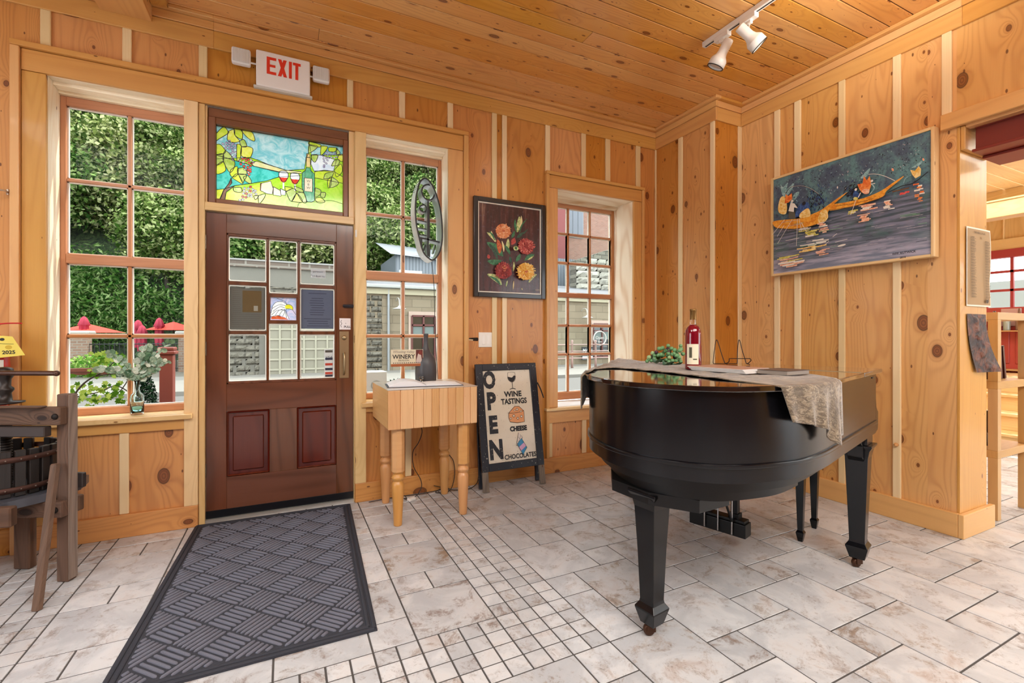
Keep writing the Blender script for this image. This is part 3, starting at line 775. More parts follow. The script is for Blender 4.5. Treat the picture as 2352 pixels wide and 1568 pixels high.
for cx in (1160, 1340):                    # wine glasses
    dy = .16 * (cx - 1160)
    pc('clear', [(cx - 75, 880 + dy), (cx - 55, 815 + dy), (cx + 50, 820 + dy), (cx + 75, 900 + dy), (cx, 985 + dy)], True)
    A.poly([(cx - 72, 905 + dy), (cx + 72, 915 + dy), (cx + 40, 975 + dy), (cx, 990 + dy), (cx - 40, 970 + dy)], I('wine'))
    A.line([(cx, 985 + dy), (cx, 1085 + dy)], .009, I('clear'))
pc('bottle', [(1515, 755), (1585, 765), (1595, 810), (1648, 860), (1650, 1270), (1600, 1295), (1530, 1285), (1480, 1140), (1450, 1060), (1452, 840), (1505, 800)], False)
pc('cork', [(1520, 590), (1580, 600), (1584, 750), (1516, 742)], False); pc('cork', [(1524, 540), (1575, 548), (1575, 605), (1522, 598)], False)
pc('cream', [(1488, 915), (1615, 930), (1615, 1138), (1488, 1122)], False)
for i_, t_ in enumerate('W8W'):
    xx, yy = tg(1552, 985 + i_ * 52); mb.text(t_, xx, yy, .024, TI, align='CENTER', z=A.z + .0003)
A.line([(1520, 760), (1500, 800), (1500, 900)], .002, LI); A.line([(1560, 770), (1610, 850), (1600, 920)], .002, LI)
for (x, y) in ((310, 345), (265, 375), (210, 390), (260, 420), (250, 460), (305, 380), (350, 405), (400, 410), (305, 420), (345, 445), (390, 450), (305, 465), (360, 485), (405, 520), (330, 540), (365, 520), (395, 570), (360, 600), (370, 635), (365, 380)):
    A.disc(x, y, .0088, .0088, LI); A.disc(x, y, .0064, .0064, I('grape')); A.disc(x, y, .0026, .0026, LI)
for i_, (x, y) in enumerate(((470, 645), (520, 620), (560, 610), (530, 670), (575, 650), (610, 630), (650, 640), (490, 700), (540, 735), (575, 705), (620, 680), (660, 690), (685, 670), (640, 730), (600, 750), (560, 780), (605, 790), (640, 780), (600, 830), (640, 815), (620, 860))):
    A.disc(x, y, .0092, .0092, LI); A.disc(x, y, .0066, .0066, I('red') if i_ % 3 else I('clear')); A.disc(x, y, .003, .003, I('wine'))
for i_, (x, y) in enumerate(((550, 1070), (610, 1075), (645, 1050), (680, 1090), (540, 1110), (590, 1120), (640, 1115), (720, 1110), (690, 1130), (530, 1150), (575, 1155), (620, 1165), (655, 1165), (730, 1160), (570, 1210), (610, 1190), (520, 1245), (475, 1255), (520, 1200), (655, 1200))):
    A.disc(x, y, .0092, .0092, LI); A.disc(x, y, .0066, .0066, I('red') if i_ % 4 == 2 else I('clear')); A.disc(x, y, .003, .003, LI)
for (x, y) in ((1840, 510), (1870, 530), (1815, 545), (1790, 580), (1850, 560), (1900, 555), (1920, 520), (1950, 550), (1980, 530), (1995, 590), (1955, 600), (1910, 595), (1870, 600), (1830, 605), (1790, 620), (1850, 640), (1800, 660), (1830, 690), (1800, 720), (1795, 745)):
    A.disc(x, y, .0082, .0082, LI); A.disc(x, y, .0058, .0058, I('grape')); A.disc(x, y, .0022, .0022, LI)
pc('trunk', [(340, 910), (350, 990), (300, 1060), (400, 1030), (260, 1130), (240, 1250), (155, 1245), (220, 1100), (300, 1000)], False)
A.flush(); mb.build('stained_glass', sgm, tn, recalc=False)
M['lead'] = lead
# ================================================================== DOOR
BLACK = plain('#0b0b0d', .3, name='black_metal')
dr = sroot('door_1', (0, 3.64, .02))
DY0, DY1 = 3.622, 3.665
dx0, dx1, dz0, dz1 = -.468, .453, .032, 2.045
gx0, gx1, gz0, gz1 = -.353, .337, .905, 1.915
d = MB()
d.box(dx0, gx0, DY0, DY1, dz0, dz1); d.box(gx1, dx1, DY0, DY1, dz0, dz1)
d.box(gx0, gx1, DY0, DY1, gz1, dz1, 'x')
d.box(gx0, gx1, DY0, DY1, .722, gz0, 'x'); d.box(gx0, gx1, DY0, DY1, dz0, .285, 'x')
d.box(-.098, .074, DY0, DY1, .285, .722)
d.build('door_frame', M['walnut'], dr, bevel=.002)
p = MB()                                   # two raised lower panels
for a, b in ((gx0, -.098), (.074, gx1)):
    p.box(a, b, DY0 + .018, DY1 - .005, .285, .722)
    p.box(a + .035, b - .035, DY0 + .006, DY0 + .02, .32, .687)
    for q in ((a, a + .012, .285, .722), (b - .012, b, .285, .722), (a, b, .285, .297), (a, b, .71, .722)): p.box(q[0], q[1], DY0 + .002, DY0 + .02, q[2], q[3])
p.build('raised_panel', M['walnut_panel'], dr, bevel=.006)
ml = MB()
for q in ((gx0, gx0 + .012, gz0, gz1), (gx1 - .012, gx1, gz0, gz1), (gx0, gx1, gz0, gz0 + .012), (gx0, gx1, gz1 - .012, gz1)): ml.box(q[0], q[1], DY0 + .004, DY0 + .03, q[2], q[3])
PANES = [(-.343, -.117, 1.597, 1.896), (-.343, -.117, 1.262, 1.572), (-.343, -.117, .922, 1.240), (-.103, .078, 1.524, 1.896), (-.093, .07, 1.339, 1.498), (-.103, .078, .922, 1.313),
         (.093, .325, 1.596, 1.896), (.093, .325, 1.262, 1.570), (.093, .325, .922, 1.238)]
# came frame: solid sheet with rounded openings is read as bars between the panes
def rrect(x0, x1, z0, z1, r, n=4):
    out = []
    for cx, cz, a0 in ((x1 - r, z1 - r, 0), (x0 + r, z1 - r, 90), (x0 + r, z0 + r, 180), (x1 - r, z0 + r, 270)):
        for k in range(n + 1): a = R(a0 + 90 * k / n); out.append((cx + r * math.cos(a), cz + r * math.sin(a)))
    return out
bars = [(-.117, -.103, .905, 1.915), (.078, .093, .905, 1.915), (-.353, -.117, 1.572, 1.597), (-.353, -.117, 1.240, 1.262), (.093, .337, 1.570, 1.596), (.093, .337, 1.238, 1.262), (-.103, .078, 1.498, 1.524), (-.103, .078, 1.313, 1.339),
        (-.103, -.093, 1.339, 1.498), (.07, .078, 1.339, 1.498), (-.353, -.343, .905, 1.915), (.325, .337, .905, 1.915), (-.353, .337, 1.896, 1.915), (-.353, .337, .905, .922)]
for q in bars: ml.box(q[0] - .0005, q[1] + .0005, DY0 + .008, DY0 + .026, q[2], q[3])
ml.build('glazing_bar', M['walnut'], dr, bevel=.002)
gp = MB(); gb = MB(front(DY0 + .02))
for i_, (a, b, z0, z1) in enumerate(PANES):
    if i_ == 4: continue
    gp.box(a, b, DY0 + .018, DY0 + .021, z0, z1)
    o_ = rrect(a + .002, b - .002, z0 + .002, z1 - .002, .012); q_ = rrect(a + .008, b - .008, z0 + .008, z1 - .008, .008); n_ = len(o_)
    gb.add([(x, y, .012) for x, y in o_] + [(x, y, .007) for x, y in q_], [[k, (k + 1) % n_, n_ + (k + 1) % n_, n_ + k] for k in range(n_)], None, .5)
gp.build('pane', M['glass'], dr)
gb.build('bevelled_edge', plain('#e6e6de', .25), dr)
# eagle pane
eg = MB(front(DY0 + .02)); E_ = {k: stained('eagle_' + k, v, .25, c2) for k, v, c2 in (('sky', '#9fb6dd', '#e6d3e6'), ('white', '#e8e8e2', '#ffffff'), ('yellow', '#e0d61c', '#f0ea50'), ('red', '#c5512a', '#e07850'))}
def ef(x, y): return (-.093 + (x - 495) / 270 * .163, 1.498 - (y - 680) / 240 * .159)
A = PaneArt(eg, ef, -.093, .07, 1.339, 1.498, 120, 110, 0, (4,), .004)
A.poly([(495, 680), (765, 680), (765, 920), (495, 920)], 0)
A.poly([(500, 910), (510, 880), (560, 870), (640, 890), (680, 915)], 3)
A.blob([(500, 850), (520, 770), (560, 730), (620, 725), (665, 755), (645, 800), (660, 850), (690, 905), (600, 870), (540, 880), (505, 880)], 1)
A.blob([(655, 760), (690, 755), (725, 775), (728, 810), (700, 795), (660, 800), (645, 780)], 2)
for l_ in ([(500, 850), (520, 770), (560, 730), (620, 725), (665, 755)], [(510, 800), (580, 760), (650, 765)], [(520, 830), (590, 780), (645, 790)], [(505, 870), (560, 820), (640, 810)], [(545, 870), (580, 820), (620, 805)], [(580, 880), (610, 830), (640, 810)],
           [(620, 880), (640, 840), (640, 800)], [(660, 900), (655, 850), (645, 810)], [(690, 910), (665, 850), (660, 800), (728, 810)], [(655, 760), (690, 752), (725, 775), (728, 812)], [(560, 690), (640, 720), (670, 755)], [(728, 812), (760, 860)], [(495, 890), (560, 870), (600, 880)]):
    A.line(l_, .0028, 4)
A.flush(); eg.build('eagle_pane', [E_['sky'], E_['white'], E_['yellow'], E_['red'], M['lead']], dr, recalc=False)
hp = MB(front(DY0)); brass = plain('#a99674', .32, .9, name='aged_brass')
hp.box(.357, .423, .918, 1.262, 0, .006)
hp.build('handle_plate', brass, dr, bevel=.004, seg=2)
hg = MB(front(DY0)); hg.tube(spline([(.388, 1.10, .006), (.388, 1.10, .03), (.388, 1.06, .045), (.388, .99, .045), (.388, .955, .03), (.388, .945, .006)], 5), .007, 8, rads=None)
hg.lathe([(0, .012), (.012, .012), (.017, .006), (.017, 0)], 16, (.390, 1.215, .006)); hg.build('pull_handle', brass, dr)
ds = MB(); ds.box(-.468, .453, DY0 - .006, DY0 + .02, .026, .075, 'x'); ds.build('door_sweep', plain('#0c0e14', .35), dr)
dl = MB(front(DY0)); dl.box(.385, .455, 1.437, 1.46, 0, .012); dl.tube([(.38, 1.449, .015), (.458, 1.449, .015)], .006); dl.build('bolt_latch', plain('#3a3a40', .3, .8), dr)
dh = MB(front(DY0)); 
for z in (1.80, 1.1, .3): dh.tube([(-.47, z, .004), (-.47, z + .09, .004)], .006)
dh.build('hinge', plain('#7d7464', .35, .8), dr)
# notices taped behind the door glass, door sensor, pull sign
def notice(name, x0, x1, z0, z1, col, label, art=None, op=.8, Y=None, cat='notice'):
    b = MB(front(Y or DY0 + .0235, 0, 0)); b.box(x0, x1, z0, z1, -.0008, 0)
    if art: art(b)
    cm_ = [thin_tint('paper_' + col.strip('#'), lin(col), op), plain('#5c5650', .8), plain('#6b5433', .8), plain('#a09a90', .8), plain('#2b2a44', .7), plain('#c8402c', .6)]
    return tag(b.build(name, cm_), label, cat)
def lines_art(rows, mat=1):
    def fn(b):
        A = Art(b, z=.0006)
        for (xa, xb, z) in rows: A.line([(xa, z), (xb, z)], .0035, mat, False)
    return fn
rl = [(-.32, -.27 + random.uniform(-.01, .0), 1.535 - .0135 * k) for k in range(12)] + [(-.325, -.14 - random.uniform(0, .02), 1.375 - .014 * k) for k in range(7)] + [(-.315, -.155, 1.552)]
def artL(b):
    A = Art(b, z=.0006); A.poly([(-.262, 1.39), (-.148, 1.39), (-.148, 1.538), (-.262, 1.538)], 2); A.poly([(-.195, 1.40), (-.17, 1.40), (-.17, 1.435), (-.195, 1.435)], 3); lines_art(rl)(b)
notice('door_notice', -.338, -.122, 1.275, 1.555, '#77736f', 'grey paper notice with a picture seen from behind in the left pane of the door', artL, .82)
rr_ = [(.15 + random.uniform(0, .02), .26 - random.uniform(0, .02), 1.50 - .017 * k) for k in range(8)] + [(.12, .30, 1.352), (.14, .28, 1.335), (.15, .28, 1.318), (.14, .29, 1.30), (.15, .27, 1.535)]
notice('door_notice', .098, .318, 1.28, 1.56, '#6a7088', 'blue grey paper notice listing opening hours in the right pane of the door', lines_art(rr_, 4), .85)
def art3(b): b.text('pnrsnont', .180, 1.688, .018, 4, z=.0006); b.text('"11 Bott no', .165, 1.655, .02, 4, z=.0006)
notice('door_notice', .165, .265, 1.648, 1.715, '#d8d8e0', 'small white handwritten note in the upper right pane of the door', art3, .55)
def art4(b):
    A = Art(b, z=.0006)
    for z, m_ in ((1.115, 1), (1.06, 4), (1.02, 5), (.985, 4), (.955, 5), (.935, 4)): A.poly([(.262, z - .008), (.312, z - .008), (.312, z + .009), (.262, z + .009)], m_)
    b.text('VISA', .262, 1.065, .024, 4, z=.0012, shear=.2); 
notice('card_sticker', .256, .318, .928, 1.13, '#e9e9ee', 'strip of payment card logos in the lower right pane of the door', art4, .9, cat='sticker')
s_ = MB(front(DY0)); s_.box(.357, .435, 1.275, 1.358, 0, .003); s_.mat = 1
s_.text('PULL', .388, 1.288, .022, 1, z=.0034, bold=.0006); s_.text('a', .398, 1.318, .016, 1, z=.0034); Art(s_, z=.0034).line([(.372, 1.345), (.366, 1.33), (.374, 1.32), (.366, 1.305), (.372, 1.292)], .003, 1); s_.text('. . . . .', .388, 1.338, .016, 1, z=.0034)
tag(s_.build('pull_sign', [plain('#ece8ea', .4), plain('#20202a', .5)]), 'small white PULL sign above the brass door handle', 'sign')
s_ = MB(front(3.585)); s_.box(.462, .474, 1.955, 2.008, 0, .012)
tag(s_.build('door_sensor', plain('#e8e6df', .5)), 'tiny white contact sensor at the top right corner of the door', 'sensor')

# ================================================================== EXIT SIGN
ex = thing('exit_sign', 'white EXIT sign with red letters and two emergency lamps above the door', 'exit sign', (-.01, 3.6, 2.90))
W_ = plain('#eceae6', .45, name='white_plastic'); 
b = MB(front(FY)); b.box(-.175, .155, 2.898, 3.135, .02, .085); b.build('housing', W_, ex, bevel=.008, seg=2)
b = MB(front(FY)); b.box(-.12, .1, 2.92, 3.1, 0, .022); b.box(-.19, .17, 2.885, 2.90, .025, .08); b.build('back_plate', plain('#c9c5bd', .5), ex, bevel=.003)
b = MB(front(FY - .0855)); A = Art(b, z=.0004)
def S(x0, z0, x1, z1): A.poly([(x0, z0), (x1, z0), (x1, z1), (x0, z1)], 0)
S(-.112, 2.985, -.093, 3.10); S(-.093, 3.081, -.055, 3.10); S(-.093, 3.034, -.06, 3.051); S(-.093, 2.985, -.055, 3.004)
A.poly([(-.045, 3.10), (-.024, 3.10), (.011, 2.985), (-.01, 2.985)], 0); A.poly([(-.012, 3.10), (.009, 3.10), (-.024, 2.985), (-.045, 2.985)], 0)
S(.022, 2.985, .04, 3.10); S(.062, 2.985, .080, 3.10); S(.047, 3.081, .095, 3.10)
b.build('letters', plain('#e03a24', .4, name='red_letters'), ex)
for s__, cx in ((-1, -.262), (1, .228)):
    b = MB(front(FY)); b.box(cx - .055, cx + .055, 3.02, 3.125, .03, .075); hd = b.build('emergency_lamp', W_, ex, bevel=.012, seg=3)
    b = MB(front(FY - .075)); b.box(cx - .048, cx + .048, 3.027, 3.118, 0, .006)
    g_ = G('ribbed_lens'); u_, v_, _w = g_.sep(g_.uv()); g_.pbr(lin('#dcdcd8'), .12, normal=g_.bump(g_.math('SINE', g_.math('MULTIPLY', u_, 900)), .4, .003), coat=.5)
    b.build('lens', g_.m, hd, bevel=.004)
    b = MB(front(FY)); b.tube([(cx + s__ * -.055, 3.05, .05), (cx + s__ * -.1, 3.05, .05)], .006); b.build('bracket', W_, hd)

# ================================================================== PIANO
PBX, PBY, PHI = 2.755, 1.412, R(16.5)
PM = Matrix(((-math.cos(PHI), -math.sin(PHI), 0, PBX), (-math.sin(PHI), math.cos(PHI), 0, PBY), (0, 0, 1, 0), (0, 0, 0, 1)))
def P3(a, b, z): return PM @ Vector((a, b, z))
pno = thing('grand_piano', 'black baby grand piano with closed glossy lid beside the knotty pine wall', 'piano', P3(.6, .6, 0))
g = G('ebony_satin'); n_ = g.noise(g.obj(), 4, 3); g.pbr(g.mix(n_, lin('#0a0a0d'), lin('#101014')), .19, coat=.0, spec=.36); EB = g.m
g = G('ebony_gloss'); g.pbr(lin('#0c0b0d'), .04, coat=1.0, spec=.8); EG = g.m
g = G('ebony_matt'); g.pbr(lin('#0c0c0e'), .42, spec=.35); EM = g.m
g = G('walnut_sheen_side'); g.pbr(lin('#1c1310'), .26, coat=.4, spec=.6); 
curve = [(.60, -.075), (.88, -.075), (1.07, -.055), (1.21, -.005), (1.345, .07), (1.43, .157), (1.483, .28), (1.5, .43), (1.462, .59), (1.37, .745), (1.25, .86), (1.05, .97), (.8, 1.075), (.55, 1.20), (.3, 1.355), (.1, 1.455), (.0, 1.478)]
LID = [(-.13, -.075)] + spline(curve, 6) + [(-.13, 1.482)]
def inset(poly, d):
    n = len(poly); out = []
    for i in range(n):
        p0, p1, p2 = Vector(poly[i - 1]), Vector(poly[i]), Vector(poly[(i + 1) % n])
        e1 = (p1 - p0).normalized(); e2 = (p2 - p1).normalized()
        n1 = Vector((-e1.y, e1.x)); n2 = Vector((-e2.y, e2.x)); m_ = (n1 + n2)
        if m_.length < 1e-6: m_ = n1
        m_.normalize(); k = d / max(.35, m_.dot(n1)); out.append(tuple(p1 + m_ * k))
    return out
RIM = inset(LID, .024)
b = MB(PM); b.prism(RIM, .705, 1.030, smooth=True); rim = b.build('case', EB, pno)
def autos(ob, ang=35):
    bm = bmesh.new(); bm.from_mesh(ob.data)
    for e in bm.edges:
        if len(e.link_faces) == 2 and e.calc_face_angle(0) > R(ang): e.smooth = False
    bmesh.ops.recalc_face_normals(bm, faces=bm.faces); bm.to_mesh(ob.data); bm.free()
def weld(ob, ang=35):
    bm = bmesh.new(); bm.from_mesh(ob.data); bmesh.ops.remove_doubles(bm, verts=bm.verts, dist=1e-5)
    for e in bm.edges:
        if len(e.link_faces) == 2 and e.calc_face_angle(0) > R(ang): e.smooth = False
    bmesh.ops.recalc_face_normals(bm, faces=bm.faces); bm.to_mesh(ob.data); bm.free()
weld(rim)
def cutpoly(poly, a0, a1):                 # keep the part of the outline with a0 <= a <= a1
    out = []; n = len(poly)
    for i in range(n):
        p, q = poly[i], poly[(i + 1) % n]
        ins = lambda t: a0 <= t[0] <= a1
        if ins(p): out.append(p)
        for lim in (a0, a1):
            if (p[0] - lim) * (q[0] - lim) < 0:
                t = (lim - p[0]) / (q[0] - p[0]); pt = (lim, p[1] + t * (q[1] - p[1]))
                out.append(pt)
    return out
for nm, a0, a1 in (('lid', .302, 2), ('lid_front_flap', -1, .298)):
    b = MB(PM); b.prism(cutpoly(LID, a0, a1), 1.031, 1.052, smooth=True); L_ = b.build(nm, EG, pno, bevel=.004, seg=3); weld(L_)
b = MB(PM); b.tube([(.3, -.06, 1.0525), (.3, 1.34, 1.0525)], .0022, 6); b.build('piano_hinge', brass, pno)
b = MB(PM)
out_ = inset(RIM, -.009); b.prism(out_, .757, .774, smooth=True); md_ = b.build('side_molding', EB, pno, bevel=.004, seg=2); weld(md_)
b = MB(PM); b.prism(inset(cutpoly(RIM, .05, 2), .055), .655, .705, smooth=True); u_ = b.build('under_rim', EM, pno); weld(u_)
b = MB(PM)
tailp = cutpoly(inset(RIM, .10), .86, 2); b.prism(tailp, .608, .655, smooth=True)
b.prism([(1.17, .20), (1.34, .24), (1.40, .42), (1.36, .62), (1.2, .74), (.95, .82), (.93, .60), (1.06, .30)], .56, .608)
u_ = b.build('leg_block', EM, pno); weld(u_)
# keyboard end
CHK = [(-.10, 1.028), (-.104, .95), (-.108, .89), (-.122, .845), (-.150, .822), (-.168, .815), (-.168, .74), (-.155, .715), (-.10, .705)]
for b0, b1 in ((-.051, .03), (1.375, 1.456)):
    b = MB(PM); V = [(a, b0, z) for a, z in CHK] + [(a, b1, z) for a, z in CHK]; n_ = len(CHK)
    b.add(V, [list(range(n_)), list(range(2 * n_ - 1, n_ - 1, -1))] + [[i, (i + 1) % n_, n_ + (i + 1) % n_, n_ + i] for i in range(n_)])
    b.build('key_cheek', EB, pno, bevel=.004, seg=2)
b = MB(PM); b.box(-.165, -.09, .03, 1.375, .70, .765, 'y'); b.box(-.15, -.10, .03, 1.375, .765, .80, 'y'); b.build('key_slip', EB, pno, bevel=.004, seg=2)
b = MB(PM); b.box(-.135, -.106, .03, 1.375, .80, .93, 'y'); b.build('fallboard', EG, pno, bevel=.008, seg=2)
b = MB(PM); b.box(-.10, -.06, .05, 1.36, .655, .705, 'y'); b.box(-.03, .02, -.03, 1.43, .665, .705, 'y'); b.build('key_bed', EM, pno, bevel=.003)
def leg(a, bb_, top, rot):
    L = MB(PM @ Matrix.Translation((a, bb_, 0)) @ Matrix.Rotation(rot, 4, 'Z'))
    prof = [(.033, .052), (.049, .112), (.049, .118), (.036, .138), (.034, .15), (.041, .35), (.050, top - .07), (.058, top - .03), (.070, top - .01), (.070, top)]
    V = []; F = []
    for (w, z) in prof: V += [(-w, -w, z), (w, -w, z), (w, w, z), (-w, w, z)]
    for k in range(len(prof) - 1):
        for i in range(4): F.append([k * 4 + i, k * 4 + (i + 1) % 4, k * 4 + 4 + (i + 1) % 4, k * 4 + 4 + i])
    F += [[3, 2, 1, 0], [len(V) - 4, len(V) - 3, len(V) - 2, len(V) - 1]]
    L.add(V, F); lg = L.build('leg', EB, pno, bevel=.002, seg=2)
    c = MB(PM @ Matrix.Translation((a, bb_, 0)) @ Matrix.Rotation(rot + .6, 4, 'Z'))
    c.M = c.M @ Matrix.Rotation(R(90), 4, 'X')
    for dx in (0,): c.lathe([(.0, -.012), (.02, -.012), (.024, -.006), (.024, .006), (.02, .012), (0, .012)], 18, (.012, .0245, 0))
    c.M = PM @ Matrix.Translation((a, bb_, 0)) @ Matrix.Rotation(rot + .6, 4, 'Z')
    c.box(-.012, .022, -.017, -.013, .02, .05); c.box(-.012, .022, .013, .017, .02, .05); c.box(-.014, .016, -.017, .017, .048, .054)
    c.build('caster', plain('#4f3426', .45, .7, name='brass_caster'), lg, bevel=.001)
leg(1.328, .447, .60, R(8)); leg(0.01, .005, .66, 0); leg(-.02, 1.405, .66, 0)
for bb_ in (.005, 1.405):                  # brackets over the keyboard legs
    b = MB(PM)
    V = [(.09, .60), (.09, .655), (.16, .705), (-.09, .705), (-.09, .62), (-.05, .57), (.055, .57)]; n_ = len(V)
    for w in (.035,):
        b.add([(a, bb_ - w, z) for a, z in V] + [(a, bb_ + w, z) for a, z in V], [list(range(n_)), list(range(2 * n_ - 1, n_ - 1, -1))] + [[i, (i + 1) % n_, n_ + (i + 1) % n_, n_ + i] for i in range(n_)])
    b.box(-.06, .075, bb_ - .05, bb_ + .05, .66, .705)
    b.build('leg_bracket', EB, pno, bevel=.003)
ly = MB(PM)
ly.box(.215, .30, .47, .80, .078, .155, 'y'); ly.box(.222, .292, .478, .79, .155, .172, 'y')
for bb_ in (.545, .715):
    ly.box(.232, .27, bb_ - .02, bb_ + .02, .165, .67)
    ly.box(.225, .278, bb_ - .03, bb_ + .03, .165, .20)
ly.box(.20, .31, .5, .76, .655, .70, 'y')
LY = ly.build('pedal_lyre', EM, pno, bevel=.004, seg=2)
ly = MB(PM)
for bb_ in (.54, .62, .70): ly.tube([(.312, bb_, .09), (.31, bb_, .22), (.30, bb_, .66)], .0045, 8)
ly.build('pedal_rod', plain('#b8b8ba', .25, .9), LY)
ly = MB(PM)
for bb_ in (.57, .76): ly.tube([(.31, bb_ - .03, .165), (.55, bb_ + .02, .66)], .007, 8)
ly.build('brace_rod', EM, LY)
ly = MB(PM)
for bb_ in (.57, .635, .70): ly.box(.12, .22, bb_ - .01, bb_ + .01, .095, .107)
ly.build('pedal', brass, LY, bevel=.003)
for a in (.0,): 
    b = MB(PM); b.tube([(-.03, -.0512, 1.008), (-.0, -.0512, 1.008)], .0035); b.build('lid_peg', plain('#2a2a2c', .4, .6), pno)

# ---- bench, its legs show under the piano
bn = thing('piano_bench', 'black piano bench with slim tapered legs half hidden behind the piano', 'bench', P3(-.26, .66, 0))
b = MB(PM); b.box(-.43, -.07, .27, 1.05, .455, .50, 'y'); b.build('seat', EM, bn, bevel=.01, seg=2)
b = MB(PM); b.box(-.40, -.10, .30, 1.02, .39, .455, 'y'); b.build('apron', EB, bn)
for a in (-.114, -.392):
    for bb_ in (.31, 1.01):
        L = MB(PM @ Matrix.Translation((a, bb_, 0))); V = []; F = []
        pr = [(.012, 0), (.021, .05), (.021, .054), (.014, .066), (.0145, .08), (.024, .42)]
        for (w, z) in pr: V += [(-w, -w, z), (w, -w, z), (w, w, z), (-w, w, z)]
        for k in range(len(pr) - 1):
            for i in range(4): F.append([k * 4 + i, k * 4 + (i + 1) % 4, k * 4 + 4 + (i + 1) % 4, k * 4 + 4 + i])
        F += [[3, 2, 1, 0]]; L.add(V, F); L.build('leg', EB, bn)

# ---- velvet runner over the lid
FR = [(1.41, .70), (1.27, .845), (1.06, .955), (.90, 1.0), (.94, .84), (.985, .69), (1.04, .52), (1.125, .34), (1.20, .17), (1.235, .075), (1.22, .01)]
def runner():
    Fp = spline([(1.31, .79), (1.12, .905), (.97, .90), (.95, .82), (.985, .69), (1.04, .52), (1.125, .34), (1.19, .19), (1.235, .07), (1.215, .005)], 6)
    Bp = spline([(.235, 1.36), (.24, 1.25), (.29, 1.05), (.38, .78), (.48, .52), (.57, .28), (.65, .08), (.80, -.072)], 6)
    m_ = min(len(Fp), len(Bp)); Fp = Fp[:m_]; Bp = Bp[:m_]
    rows = []; K = 26
    # drape over the bentside edge first (far end), then across, then down the spine side
    far = []
    for s__ in (.16, .12, .08, .04, .015):
        row = []
        for k in range(K + 1):
            t = k / K
            a = 1.33 + (.235 - 1.33) * t
            # bentside line
            bl = np.interp(a, [.0, .1, .3, .55, .8, 1.05, 1.25, 1.34], [1.478, 1.455, 1.355, 1.20, 1.075, .97, .86, .78])
            row.append((a + .012, bl + .012 + .003 * math.sin(k * 1.3), 1.054 - s__ * (1 + .1 * math.sin(k * .9))))
        far.append(row)
    rows += far
    row = []
    for k in range(K + 1):
        t = k / K; a = 1.32 + (.235 - 1.32) * t
        bl = np.interp(a, [.0, .1, .3, .55, .8, 1.05, 1.25, 1.34], [1.478, 1.455, 1.355, 1.20, 1.075, .97, .86, .78])
        row.append((a, bl - .005, 1.057 + .004 * math.sin(k * 1.1)))
    rows.append(row)
    for i in range(m_):
        row = []
        for k in range(K + 1):
            t = k / K; a = Fp[i][0] + (Bp[i][0] - Fp[i][0]) * t; b_ = Fp[i][1] + (Bp[i][1] - Fp[i][1]) * t
            f_ = i / m_
            z = 1.056 + .0035 * (1 + math.sin(b_ * 40 + 3 * math.sin(a * 9))) * (.4 + .6 * math.sin(math.pi * t)) + .006 * max(0, 1 - f_ * 5) * (1 + math.sin(k * .8)) * min(1, t * 2.5) 
            row.append((a, b_, z))
        rows.append(row)
    # hanging fall: follows the lid edge (front edge round the curve, back edge on the straight spine)
    tops = []
    for k in range(K + 1):
        t = k / K; a = 1.24 + (.795 - 1.24) * t
        b_ = np.interp(a, [.86, .95, 1.07, 1.21, 1.345], [-.077, -.073, -.058, -.01, .065])
        tops.append((a, b_, 1.055))
    rows.append([(a, b_ - .004, 1.050) for a, b_, z in tops])
    N_ = 16
    for j in range(1, N_ + 1):
        q = j / N_; row = []
        for k in range(K + 1):
            t = k / K; a, b_, z = tops[k]
            zb = np.interp(t, [0, .31, .56, .70, .84, 1.0], [.925, .905, .878, .828, .806, .84])
            a2 = a + (-.03 * q * (1 - t) + .05 * q * t)
            b2 = np.interp(a2, [.8, .95, 1.07, 1.21, 1.345], [-.077, -.073, -.058, -.01, .065])
            fold = .012 * q * math.sin(k * .95 + 1.2) * (1 if t > .25 else .5) + (.018 * q * math.exp(-((t - .86) / .06) ** 2))
            row.append((a2, min(b_, b2) - .012 - .008 * q - fold, z + (zb - z) * q))
        rows.append(row)
    mb = MB(PM); V = [p for r_ in rows for p in r_]; F = []; U = []; L = 0; w = K + 1
    for i in range(len(rows) - 1):
        for k in range(K):
            F.append([i * w + k, i * w + k + 1, (i + 1) * w + k + 1, (i + 1) * w + k])
            U.append([(k / K * .5, i * .03), ((k + 1) / K * .5, i * .03), ((k + 1) / K * .5, (i + 1) * .03), (k / K * .5, (i + 1) * .03)])
    mb.add(V, F, U, .4, True)
    return mb
g = G('crushed_velvet'); n1 = g.noise(g.uv(), 17, 5, .62, 2.4); n2 = g.noise(g.uv(), 60, 3, .6, 1.0); n3 = g.noise(g.obj(), 9, 5, .65, 1.5)
vc = g.mix(g.sstep(n1, .42, .60), lin('#5d4e3c'), lin('#8f7f68')); vc = g.mix(g.math('MULTIPLY', g.sstep(n3, .45, .6), .75), vc, lin('#4c3f30')); vc = g.mix(g.math('MULTIPLY', g.sstep(n2, .55, .7), .5), vc, lin('#cabca4'))
g.pbr(vc, .8, normal=g.bump(n1, .5, .006), **{'Sheen_Weight': .6, 'Sheen_Roughness': .4}); M['velvet'] = g.m
rn = runner().build('velvet_runner', M['velvet'], origin=P3(.7, .5, 1.053), solid=.003)
tag(rn, 'crushed taupe velvet runner draped across the piano lid and hanging over its side', 'runner')

